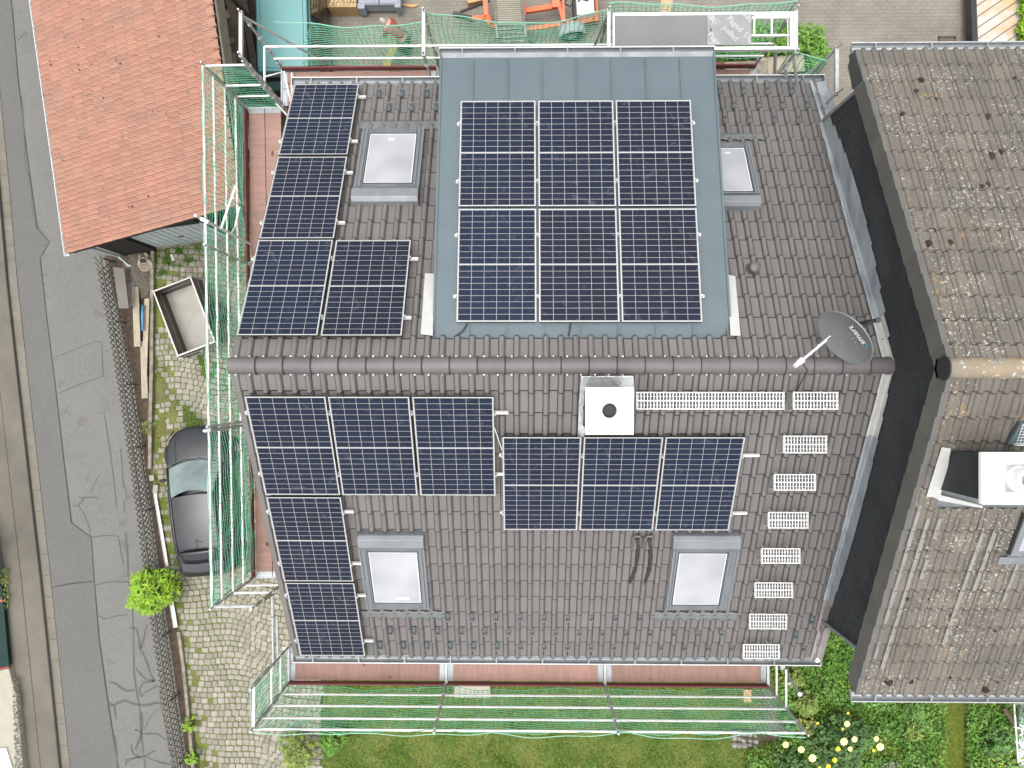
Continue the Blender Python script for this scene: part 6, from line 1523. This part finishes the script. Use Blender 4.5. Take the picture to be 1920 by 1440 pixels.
c0 = at(875,-12,.3); MB(Matrix.Translation((c0.x,c0.y,0)) @ Matrix.Rotation(RAD(12),4,'Z')).box(-.02,.55,-.25,.12,.0,.22).build('wooden_box', T['plankn'], bevel=.01, label='small wooden box left of the orange hoist at the top edge', cat='box')
cbp = [at(x,y,.04) for x, y in [(1240,-12),(1265,-12),(1256,26),(1237,26)]]
co = MB(); co.prism([(p.x,p.y) for p in cbp], .012, .05); co = co.build('cardboard_sheet', T['cardboard'], label='piece of printed cardboard lying on the courtyard paving', cat='cardboard')
g = MB()
for k in range(3):
    for j in range(5):
        p = at(1241+j*2.5, 8+k*5, .05); g.box(p.x, p.x+.022, p.y, p.y+.018, .051, .053)
g.build('print_mark', T['iron'], co)
# drain
dg = thing('drain_grate', 'rusty rectangular drain grate in the courtyard paving', 'drain', at(1776,75,0)); a, b_ = at(1759,68,.02), at(1793,86,.02)
g = MB(); g.box(a.x,b_.x,a.y-.05,a.y,.0,.022); g.box(a.x,b_.x,b_.y,b_.y+.05,.0,.022); g.box(a.x,a.x+.05,b_.y,a.y,.0,.022); g.box(b_.x-.05,b_.x,b_.y,a.y,0,.022); g.build('grate_frame', T['iron'], dg)
g = MB(); 
for k in range(5): y = b_.y+.07+k*(a.y-b_.y-.14)/4.6; g.box(a.x+.05, b_.x-.05, y, y+.03, .005, .018)
g.build('grate_bar', mat('rusty_iron', (.12,.08,.065), .8), dg)
MB().box(a.x+.04,b_.x-.04,b_.y+.04,a.y-.04,.0045,.006).build('drain_void', T['black'], dg)
# right top shed roof
ts_ = thing('outbuilding', 'low outbuilding with pale rust-stained roof sheets at the top right corner', 'outbuilding', at(1870,40,0))
zs = .55; P_ = [at(x,y,zs) for x, y in [(1826,-80),(1834,120),(2050,150),(2050,-80)]]
g = MB(); g.prism([(p.x,p.y) for p in P_], zs-.08, zs); g.build('roof', T['shedroof'], ts_)
g = MB(); a, b_ = at(1823,-80,zs), at(1831,140,zs); g.beam(a+Vector((0,0,-.14)), b_+Vector((0,0,-.14)), .16, .28); g.build('fascia', T['cartrim'], ts_)
g = MB()
for k in range(9):
    p, q = at(1822,14+k*21,zs), at(1822+150,14+k*21-98,zs); g.beam(p+Vector((.08,0,.006)), q+Vector((0,0,.006)), .022, .012)
g.build('sheet_joint', T['darkgrey'], ts_)
g = MB(); 
for x in (0,): 
    a = at(1833,-80,0); b_ = at(1838,120,0); g.beam(Vector((P_[0].x+.12,P_[0].y,zs/2-.1)), Vector((P_[1].x+.12,P_[1].y,zs/2-.1)), .12, zs-.25)
g.build('wall', T['render'], ts_)

# ================================================================== LEFT EDGE
lb = thing('green_container', 'low dark green container with red bar at the lower left edge', 'container', at(-20,1180,0))
P_ = [at(x,y,.30) for x, y in [(-90,1092),(3,1098),(17,1250),(-90,1275)]]
g = MB(); g.prism([(p.x,p.y) for p in P_], .26, .30)
g.build('roof', T['greenbin'], lb)
g = MB(); g.beam(P_[1].lerp(P_[2],.18), at(-30,1137,.34), .06, .04); g.beam(P_[3], P_[2], .03, .04); g.build('red_bar', T['redp'], lb)
g = MB(); g.prism([(P_[0].x,P_[0].y-.03),(P_[1].x-.05,P_[1].y-.03),(P_[2].x-.05,P_[2].y+.03),(P_[3].x,P_[3].y+.03)], .1, .26); g.build('wall', T['greenbin'], lb)
g = MB(); q = [at(x,y,.16) for x, y in [(-90,1272),(22,1250),(36,1300),(50,1440),(56,1600),(-90,1600)]]; g.prism([(p.x,p.y) for p in q], .05, .30)
g.build('terrace_slab', T['concretel'], bevel=.02, label='pale mossy concrete terrace at the lower left corner', cat='terrace')
g = MB(); q = [at(x,y,.34) for x, y in [(-90,1410),(12,1402),(24,1440),(30,1600),(-90,1600)]]; g.prism([(p.x,p.y) for p in q], .30, .36); g.build('white_slab', T['white'], label='white slab on the concrete terrace at the lower left corner', cat='slab')
g = MB(); q = [at(x,y,.16) for x, y in [(-90,880),(-10,980),(6,1060),(4,1090),(-90,1090)]]; g.prism([(p.x,p.y) for p in q], .10, .9); g.build('grey_bin', T['pipe'], bevel=.03, label='grey container at the left edge above the green roof', cat='container')

# ================================================================== ALLEY between shed and house
def beamthing(name, label, cat, a, b_, w, th, m, group=None): return MB().beam(at(*a), at(*b_), w, th).build(name, T[m] if isinstance(m, str) else m, bevel=.005, label=label, cat=cat, group=group)
G_ = 'boards and pipes in the narrow alley by the shed'
beamthing('board', 'long grey-brown timber beam lying beside the teal van', 'timber', (454,-20,.2), (482,150,.2), .20, .12, 'fence', G_)
beamthing('board', 'dark brown wide board between the beam and the shed', 'board', (436,-20,.1), (452,150,.1), .5, .03, mat('brown_formwork', (.20,.145,.095), .8, col2=(.13,.09,.06)), G_)
beamthing('board', 'long grey board close against the red shed', 'board', (400,10,.3), (415,100,.3), .16, .04, 'concrete', G_)
beamthing('board', 'fresh pine batten near the round grey pipe', 'batten', (430,88,.3), (455,240,.3), .10, .05, 'plank', G_)
beamthing('board', 'weathered plank under the net beside the fresh batten', 'plank', (437,100,.2), (446,190,.2), .16, .04, 'plank', G_)
beamthing('board', 'broad pale grey sheet behind the left scaffold net', 'sheet', (449,190,.5), (455,280,.5), .42, .03, 'greywall', G_)
MB(Matrix.Translation(at(413,112,.5)) @ Matrix.Rotation(RAD(25),4,'X')).lathe([(.13,-.45),(.13,-.05),(.17,-.02),(.17,.12),(.15,.12),(.13,-.04),(.13,-.4)], 22).build('drain_pipe', T['pipe'], smooth=True, recalc=False, label='thick grey drain pipe with open socket beside the shed', cat='pipe')
MB().tube([at(405,65,.3), at(411,100,.35)], .04, 8).build('thin_pipe', T['pipe'], smooth=True, label='thin grey pipe above the thick drain pipe', cat='pipe')
for i, (x, y, s_, lb_) in enumerate([(423,31,.14,'largest pale block in the weeds by the shed'),(431,79,.08,'small grey stone below the pale block'),(437,78,.07,'small pale stone right of the grey stone')]):
    p = at(x,y,.1); MB(Matrix.Translation(p) @ Matrix.Rotation(.4+i,4,'Z')).box(-s_,s_,-s_,s_,-.1,.08).build('stone_block', T['concretel'], bevel=.02, label=lb_, cat='stone', group='stones in the weeds')
tr_ = thing('sack_truck', 'red-handled hand truck standing against the shed', 'hand truck', at(410,10,0))
g = MB(); g.beam(at(414,-15,.9), at(415,16,.5), .10, .10); g.build('red_frame', T['redp'], tr_)
g = MB(); 
for x in (398,403): g.tube([at(x,-20,1.0), at(x+8,28,.2)], .012, 5)
for k in range(4): g.tube([at(398+k*1.5,4+k*5,.7), at(412,18+k*5,.4)], .012, 5)
g.build('rod', T['black'], tr_)
MB(Matrix.Translation(at(418,12,.25)) @ Matrix.Rotation(RAD(70),4,'Y')).lathe([(.06,-.04),(.13,-.04),(.13,.04),(.06,.04)], 14).build('wheel', T['rubber'], tr_)
ht = MB(); hc = at(454,310,.3)
for k in range(4): ht.tube([hc+Vector(((.20-.03*k)*math.cos(a), (.18-.03*k)*math.sin(a), .02*k)) for a in [2*math.pi*i/22 for i in range(22)]], .012, 5, closed=True)
ht.build('hose_coil', T['galv'], label='grey cable coil behind the left scaffold net', cat='cable coil')
MB(Matrix.Translation(at(450,286,.2)) @ Matrix.Rotation(.3,4,'Z')).box(-.14,.14,-.08,.08,-.1,.1).build('timber_block', T['plankn'], bevel=.01, label='small yellow timber block below the pale grey sheet', cat='timber')

# ================================================================== VEGETATION
def fastmesh(name, verts, faces_n, mats, rnd, **k):
    """verts (N,3) float array, faces all with faces_n vertices in order"""
    me = bpy.data.meshes.new(name); nv = len(verts); nf = nv//faces_n
    me.vertices.add(nv); me.vertices.foreach_set('co', verts.astype(np.float32).ravel())
    me.loops.add(nv); me.loops.foreach_set('vertex_index', np.arange(nv, dtype=np.int32))
    me.polygons.add(nf); me.polygons.foreach_set('loop_start', np.arange(0, nv, faces_n, dtype=np.int32))
    me.update(calc_edges=True)
    a = me.attributes.new('rnd', 'FLOAT', 'FACE'); a.data.foreach_set('value', rnd.astype(np.float32))
    me.materials.append(mats); o = bpy.data.objects.new(name, me); COL.objects.link(o)
    if k.get('parent') is not None: attach(o, k['parent'])
    tag(o, k.get('label'), k.get('cat'), k.get('group'), k.get('kind')); return o
rg_ = np.random.RandomState(5)
def blades(name, P, h, w, m, lean=.9, **k):
    n = len(P); a = rg_.uniform(0, 2*np.pi, n); b = rg_.uniform(0, 2*np.pi, n); H = h*rg_.uniform(.5, 1.2, n); ln = rg_.uniform(.2, lean, n)
    dx, dy = np.cos(a), np.sin(a); px, py = -dy*w/2, dx*w/2
    v = np.zeros((n, 3, 3)); v[:,0] = np.stack([P[:,0]+px, P[:,1]+py, P[:,2]], 1); v[:,1] = np.stack([P[:,0]-px, P[:,1]-py, P[:,2]], 1)
    v[:,2] = np.stack([P[:,0]+dx*H*ln, P[:,1]+dy*H*ln, P[:,2]+H*np.sqrt(np.maximum(.1,1-ln**2*.8))], 1)
    return fastmesh(name, v.reshape(-1,3), 3, m, rg_.uniform(0,1,n), **k)
def leafq(P, size, up=.5, asp=.5):
    """rhombic leaves with a fold"""
    n = len(P); d = rg_.normal(size=(n,3)); d[:,2] = np.abs(d[:,2])*up*.6; d /= np.linalg.norm(d,axis=1)[:,None]
    r = rg_.normal(size=(n,3)); nrm = r*.55+np.array([0,0,1.0]); s = np.cross(d, nrm); s /= np.linalg.norm(s,axis=1)[:,None]
    L = size*rg_.uniform(.6,1.25,n)[:,None]
    v = np.zeros((n,4,3)); v[:,0] = P; v[:,1] = P+d*L*.45+s*L*asp*.5; v[:,2] = P+d*L; v[:,3] = P+d*L*.45-s*L*asp*.5
    return v.reshape(-1,3)
def scatter(poly, n, dens=None):
    xs = [p[0] for p in poly]; ys = [p[1] for p in poly]; out = []
    while len(out) < n:
        x = rg_.uniform(min(xs), max(xs)); y = rg_.uniform(min(ys), max(ys))
        if inpoly(x, y, poly) and (dens is None or rg_.uniform() < dens(x, y)): out.append((x, y, 0.0))
    return np.array(out)
def nz2(x, y, s=1.0): return .5+.25*math.sin(x*1.9*s+1.7*math.sin(y*1.3*s))+.25*math.sin(y*2.3*s+1.1*math.sin(x*1.1*s+2))
lw = gp([(606,1080),(1430,1080),(1440,1460),(600,1480)])
P = scatter(lw, 42000, lambda x, y: .35+.65*nz2(x, y, 1.4)); P[:,2] += 0
blades('lawn_grass', P, .15, .016, T['grass'], .95, kind='stuff', label='rough green and straw coloured lawn below the bottom scaffold', cat='grass')
P = scatter(lw, 14000, lambda x, y: nz2(x*1.3+3, y*1.3, 1.6)**2)
blades('tall_grass', P, .26, .018, T['grassd'], .9, kind='stuff', label='darker taller grass in the lawn', cat='grass')
# garden right: mixed leafy cover
gdn = gp([(1440,1230),(1960,1230),(1960,1480),(1390,1480),(1400,1400),(1470,1380)])
pth = gp([(1768,1300),(1808,1300),(1806,1480),(1766,1480)])
P = scatter(gdn, 26000, lambda x, y: .25+.75*nz2(x,y,1.8) if not inpoly(x,y,pth) else .0)
P[:,2] = rg_.uniform(.0,.30,len(P))
fastmesh('ground_cover', leafq(P, .10, .6, .5), 4, T['grassd'], rg_.uniform(0,1,len(P)), kind='stuff', label='dense dark green leafy ground cover in the garden', cat='ground cover')
P = scatter(gdn, 16000, lambda x, y: (1-nz2(x,y,1.8)) if not inpoly(x,y,pth) else .0); blades('garden_grass', P, .28, .016, T['grass'], .9, kind='stuff', label='long grass between the garden plants', cat='grass')
P = scatter(gdn, 5200, lambda x, y: nz2(x*2+5,y*2,1.3)**3 if not inpoly(x,y,pth) else 0); P[:,2] = rg_.uniform(.15,.42,len(P))
fastmesh('light_leaves', leafq(P, .13, .5, .45), 4, mat('fresh_green_leaves', (.10,.21,.03), .6, rnd=.3), rg_.uniform(0,1,len(P)), kind='stuff', label='fresh green leaf rosettes in the garden', cat='plants')
MB().sheet(pth, .006).build('mown_path', T['grassy'], kind='structure')
P = scatter(pth, 14000); P[:,0] += rg_.normal(size=len(P))*.05; blades('path_grass', P, .045, .014, T['grassy'], .8, kind='stuff', label='narrow yellow-green mown strip between the garden beds', cat='grass')
# strip of green between the two houses
bt = gp([(1540,1150),(1640,1150),(1640,1260),(1540,1260)]); P = scatter(bt, 5000); P[:,2] = rg_.uniform(.0,.5,len(P))
fastmesh('gap_greenery', leafq(P, .11, .6, .5), 4, T['grassd'], rg_.uniform(0,1,len(P)), kind='stuff', label='greenery in the gap between the two houses', cat='plants')
# yellow buttercups
P = scatter(gp([(1828,1395),(1905,1385),(1905,1460),(1815,1470)]), 130); P[:,2] = rg_.uniform(.35,.5,len(P))
fastmesh('buttercups', leafq(P, .045, .2, 1.0), 4, T['pyellow'], rg_.uniform(0,1,len(P)), kind='stuff', label='tiny yellow buttercups in the lower right corner', cat='flowers')
# yard weeds and grass tufts along bed side
def weed(poly, n, dens, h, m, name, label):
    P = scatter(poly, n, dens); return blades(name, P, h, .014, m, .9, kind='stuff', label=label, cat='grass')
strip_ = gp([(284,455),(316,458),(312,700),(312,860),(322,920),(338,1080),(352,1200),(388,1420),(400,1520),(380,1520),(345,1240),(318,1090),(290,925),(280,870),(284,700)])
weed(strip_, 9000, lambda x, y: nz2(x*1.6,y*1.6,1.5)**1.5, .07, T['grass'], 'edge_weeds', 'weeds and moss along the left edge of the cobbles')
weed(gp([(286,455),(392,440),(392,480),(345,500),(300,520),(286,560)]), 3800, lambda x, y: nz2(x*3,y*3,2)**2, .11, T['grassd'], 'door_grass', 'grass tufts in front of the pale garage door')
weed(gp([(300,470),(470,440),(470,860),(300,860)]), 8500, lambda x, y: max(0, gapn(x*1.3,y*1.3)-.38)*1.8, .07, T['grassd'], 'joint_grass', 'grass patches growing between the upper cobbles')
weed(gp([(335,1080),(600,1080),(600,1460),(380,1460)]), 4200, lambda x, y: nz2(x*2,y*2,1.5)**4, .035, T['grassy'], 'joint_moss', 'low moss growing in the cobble joints')
weed(gp([(408,10),(440,10),(448,95),(420,95)]), 4200, None, .14, T['lime'], 'alley_weeds', 'weeds beside the pale block in the alley')
# planted bed at the NE corner of the scaffold
nb = thing('planting_bed_edge', 'wooden boards edging the planted corner under the walkway', 'bed edging', at(1440,130,0))
for (a, b_) in (((1338,122,.3),(1418,117,.3)),((1358,133,.5),(1440,130,.5)),((1420,125,.4),(1508,118,.4))):
    MB().beam(at(*a), at(*b_), .5 if a[0] > 1340 else .12, .05).build('edging_board', T['plank'] if a[0] > 1400 else (T['concrete'] if a[0] > 1340 else T['toe']), nb)
def plantclump(name, poly, n, z0, z1, size, m, label, cat, dens=None, asp=.5, kind=None, group=None):
    P = scatter(gp(poly) if poly[0][0] > 100 else poly, n, dens); P[:,2] = rg_.uniform(z0, z1, len(P))
    return fastmesh(name, leafq(P, size, .5, asp), 4, m, rg_.uniform(0,1,len(P)), label=label, cat=cat, kind=kind, group=group)
plantclump('corner_plants', [(1338,66),(1400,60),(1480,62),(1530,70),(1540,110),(1525,140),(1500,150),(1506,112),(1440,116),(1340,118)], 5200, .02, .7, .13, T['grassy'] if False else mat('bright_green_leaves', (.12,.25,.03), .6, rnd=.35), 'bright green plants growing under the aluminium walkway', 'plants', lambda x, y: .3+.7*nz2(x,y,4), kind='stuff')
# lime bush at the fence
def bush(name, label, cx, cy, R0, Hh, nclump, nl, size, m, asp=.28, group=None, star=True, stem=True):
    c = at(cx, cy, Hh*.5); t = thing(name, label, 'bush' if 'bush' in name or 'shrub' in name else name.split('_')[-1], (c.x, c.y, 0), group)
    V = []
    for k in range(nclump):
        a = rg_.uniform(0,2*np.pi); q = rg_.uniform()**.55; z = Hh*(.35+.65*math.sqrt(max(0,1-q*q)))*rg_.uniform(.75,1.0); r_ = R0*q*rg_.uniform(.8,1.05)*(1+.14*math.sin(3*a+cx)+.10*math.sin(5*a+cy))
        b0 = np.array([c.x+r_*math.cos(a), c.y+r_*math.sin(a), z])
        n = nl; th = rg_.uniform(0,2*np.pi,n); ph = rg_.uniform(-.2,.75,n); L = size*rg_.uniform(.7,1.25,n)
        d = np.stack([np.cos(th)*np.cos(ph), np.sin(th)*np.cos(ph), np.sin(ph)], 1)
        s = np.stack([-np.sin(th), np.cos(th), rg_.normal(size=n)*.3], 1)
        v = np.zeros((n,4,3)); v[:,0] = b0; v[:,1] = b0+d*L[:,None]*.5+s*L[:,None]*asp*.5; v[:,2] = b0+d*L[:,None]+np.array([0,0,-.02]); v[:,3] = b0+d*L[:,None]*.5-s*L[:,None]*asp*.5
        V.append(v.reshape(-1,3))
    V = np.concatenate(V); fastmesh('foliage', V, 4, m, np.repeat(rg_.uniform(0,1,len(V)//4//nl+1), nl)[:len(V)//4], parent=t)
    g = MB(); r_ = random.Random(int(cx))
    for k in range(7):
        a = k*.9; g.tube([(c.x,c.y,0),(c.x+R0*.3*math.cos(a),c.y+R0*.3*math.sin(a),Hh*.4),(c.x+R0*.7*math.cos(a+.2),c.y+R0*.7*math.sin(a+.2),Hh*.72)], [.018,.012,.006], 5)
    g.build('stem', T['bark'], t)
    return t
bush('garden_bush', 'bright lime green bush spilling over the lattice fence onto the road', 285, 1108, .70, 1.25, 210, 10, .16, T['lime'], asp=.24)
bush('garden_bush', 'small dark green leafy side of the bush beside the short gutter length', 318, 1085, .28, .9, 70, 8, .10, T['lime'], group=None)
def sprig(cx, cy, label): bush('climbing_plant', label, cx, cy, .22, .5, 26, 7, .07, T['lime'], asp=.5, group='small plants at the lattice fence')
sprig(355, 1358, 'small bright creeper at the lattice fence, upper of the two at the bottom'); sprig(361, 1420, 'small bright creeper at the lattice fence at the bottom edge of the photo')
bush('climbing_plant', 'thin feathery weed on the concrete edging left of the car', 278, 800, .25, .35, 14, 6, .09, T['shrub'], asp=.2, group='small plants at the lattice fence')
bush('garden_shrub', 'olive green shrub at the bottom edge on the cobbles', 560, 1408, .60, .8, 200, 8, .085, T['shrub'], asp=.5)
bush('garden_shrub', 'dark green low shrub at the corner of the lawn and cobbles', 622, 1385, .42, .7, 110, 8, .09, T['grassd'], asp=.5)
bush('garden_shrub', 'young light green shrub below the right end of the bottom gutter', 1486, 1268, .30, .9, 110, 7, .075, T['shrub'], asp=.6)
bush('garden_shrub', 'light olive shrub beside the right end of the bottom scaffold', 1512, 1318, .34, .8, 110, 7, .085, T['shrub'], asp=.55)
bush('garden_shrub', 'yellowish shrub just right of the scaffold post above the roses', 1508, 1358, .30, .7, 70, 7, .09, mat('yellowish_leaves', (.20,.22,.04), .6, rnd=.3), asp=.55)
# rose bush with blooms
rs = bush('rose_bush', 'dark-leaved rose bush with pale yellow blooms', 1570, 1395, .95, 1.1, 620, 6, .085, T['rose'], asp=.6)
rs['category'] = 'rose bush'
r_ = random.Random(8)
def bloom(px, py, R_, m, z=1.15):
    c = at(px, py, z); g = MB()
    for ringi, (rr, tilt, n) in enumerate(((R_,.25,8),(R_*.75,.55,7),(R_*.5,.9,6),(R_*.28,1.2,5))):
        for k in range(n):
            a = 2*math.pi*(k+.5*ringi)/n+r_.uniform(-.1,.1); g.cr = r_.random(); d = Vector((math.cos(a), math.sin(a), 0)); s = Vector((-d.y, d.x, 0)); up = Vector((0,0,math.sin(tilt)))
            g.add([c+Vector((0,0,0)), c+d*rr*.6+s*rr*.42+up*rr*.5, c+d*rr*math.cos(tilt*.6)+s*rr*.22+up*rr*.7, c+d*rr*math.cos(tilt*.6)-s*rr*.22+up*rr*.7, c+d*rr*.6-s*rr*.42+up*rr*.5], [(0,1,2,3,4)])
    g.build('rose_bloom', m, rs, recalc=False)
for x, y, R_ in [(1588,1357,.085),(1602,1386,.085),(1582,1390,.11),(1594,1404,.07),(1643,1385,.075),(1650,1400,.11),(1473,1396,.09),(1502,1405,.095),(1523,1421,.11)]:
    bloom(x, y, R_, T['yellow'])
for x, y, R_ in [(1571,1404,.07),(1565,1425,.07),(1553,1437,.07),(1638,1407,.05),(1590,1337,.04),(1533,1356,.04),(1580,1367,.04),(1536,1440,.05)]:
    bloom(x, y, R_, T['pyellow'])
bush('garden_shrub', 'rose shrub without flowers at the bottom edge left of the rose bush', 1478, 1440, .5, .8, 160, 6, .09, T['rose'], asp=.6)
bush('garden_shrub', 'small bright star-leaved plant in the middle of the garden', 1711, 1373, .25, .45, 24, 7, .13, T['shrub'], asp=.4)
bush('garden_shrub', 'tall light green weed under the neighbour gutter', 1712, 1332, .30, .6, 50, 7, .15, mat('weed_leaves', (.09,.20,.03), .6, rnd=.3), asp=.25)
bush('garden_shrub', 'tufted leafy plant left of the corner post', 1868, 1392, .45, .7, 90, 8, .12, mat('mid_green_leaves', (.07,.17,.03), .6, rnd=.3), asp=.4)
# white umbel flowers
P = scatter(gp([(1635,1410),(1668,1410),(1665,1432),(1630,1432)]), 90); P[:,2] = rg_.uniform(.6,.7,len(P)); fastmesh('white_flowers', leafq(P, .04, .2, 1.0), 4, T['stone'], rg_.uniform(0,1,len(P)), kind='stuff', label='tiny grey-white flowers right of the rose bush', cat='flowers')
# stones pile
r_ = random.Random(12); k = 0
sp_ = None
sheet('pond_margin', [(1398,1365),(1450,1372),(1446,1408),(1425,1440),(1400,1425)], .012, T['soil'])
names_ = []
for i in range(15):
    x = 1378+ (i % 5)*9.5+r_.uniform(-2.5,2.5); y = 1374+(i//5)*11+r_.uniform(-2.5,2.5)+(i % 5)*1.5; s_ = r_.uniform(.065,.115); p = at(x, y, .1)
    K = 9; rr = [r_.uniform(.8,1.15) for _ in range(K)]; g = MB(); g.cr = r_.random()
    vs = [(p.x+s_*rr[q]*math.cos(2*math.pi*q/K), p.y+s_*rr[q]*math.sin(2*math.pi*q/K), 0) for q in range(K)]+[(p.x+s_*rr[q]*.92*math.cos(2*math.pi*q/K), p.y+s_*.92*rr[q]*math.sin(2*math.pi*q/K), s_*.9) for q in range(K)]+[(p.x+s_*.45*rr[q]*math.cos(2*math.pi*q/K), p.y+s_*.45*rr[q]*math.sin(2*math.pi*q/K), s_*1.4) for q in range(K)]
    g.add(vs, [(q,(q+1)%K,K+(q+1)%K,K+q) for q in range(K)]+[(K+q,K+(q+1)%K,2*K+(q+1)%K,2*K+q) for q in range(K)]+[tuple(range(2*K,3*K))])
    g.build('field_stone', T['stone'], bevel=.01, label='rounded grey field stone in the heap below the right end of the bottom net', cat='stone', group='heap of grey field stones')
# items in the lawn under the net
p = at(885,1293,.3); MB(Matrix.Translation((p.x,p.y,0))).box(-.55,.55,-.25,.22,.0,.30).build('white_box', T['concretel'], bevel=.02, label='pale box on the lawn under the middle of the bottom net', cat='box')
p = at(1402,1305,.3); MB(Matrix.Translation((p.x,p.y,0))).box(-.12,.12,-.2,.2,.0,.3).build('garden_block', T['plankn'], bevel=.02, label='tan block under the right end of the bottom net', cat='block')
sheet('bare_earth_strip', [(1415,1250),(1440,1250),(1470,1420),(1430,1470),(1415,1360)], .008, mat('grey_brown_earth', (.13,.11,.09), 1, col2=(.09,.075,.055), nscale=6, ndetail=8, bump=.8))
# lower right corner: post and board
cp_ = thing('downpipe_stack', 'grey downpipe and metal brackets at the neighbour house corner in the bottom right', 'downpipe', at(1912,1400,0))
g = MB(); g.tube([at(1917,1318,9.5), at(1913,1330,4), at(1912,1345,0)], .05, 8); g.build('pipe', T['zincd'], cp_); g = MB(); g.box(at(1900,0,0).x, at(1925,0,0).x, at(0,1450,0).y, at(0,1318,0).y, 0, .25); g.build('plinth', T['greywall'], cp_)
g = MB(); g.beam(at(1901,1320,.6), at(1909,1430,.6), .04, .04); g.beam(at(1901,1363,.6), at(1925,1368,.6), .03, .03); g.beam(at(1903,1390,.6), at(1925,1398,.6), .03, .03); g.build('bracket', T['alu'], cp_)
beamthing('board', 'dark weathered plank leaning at the bottom right corner', 'plank', (1883,1328,.3), (1912,1376,.3), .12, .04, 'bark')
# ivy on the outbuilding
iv = [(1912,-20),(1980,-20),(1980,90),(1918,84),(1908,60),(1916,40)]
P = scatter([tuple(at(x,y,.7)[:2]) for x,y in iv], 2400); P[:,2] = rg_.uniform(.55,.85,len(P)); 
fastmesh('ivy', leafq(P, .10, .4, .8), 4, T['lime'], rg_.uniform(0,1,len(P)), kind='stuff', label='bright ivy spilling over the right end of the pale outbuilding roof', cat='ivy')
# vegetation at the left edge
P = scatter(gp([(4,1065),(22,1060),(24,1135),(10,1145)]), 500); P[:,2] = rg_.uniform(.1,.3,len(P)); fastmesh('edge_weeds', leafq(P, .06, .4, .5), 4, T['shrub'], rg_.uniform(0,1,len(P)), kind='stuff', label='weeds at the left edge beside the green roof', cat='weeds')
# gravel margin on the terrace edge
P = scatter(gp([(36,1265),(46,1262),(58,1440),(60,1500),(44,1500)]), 900); P[:,2] = .31; fastmesh('gravel_margin', leafq(P, .04, .1, 1.0), 4, T['fence'], rg_.uniform(0,1,len(P)), kind='stuff', label='dark gravel line along the concrete terrace', cat='gravel')
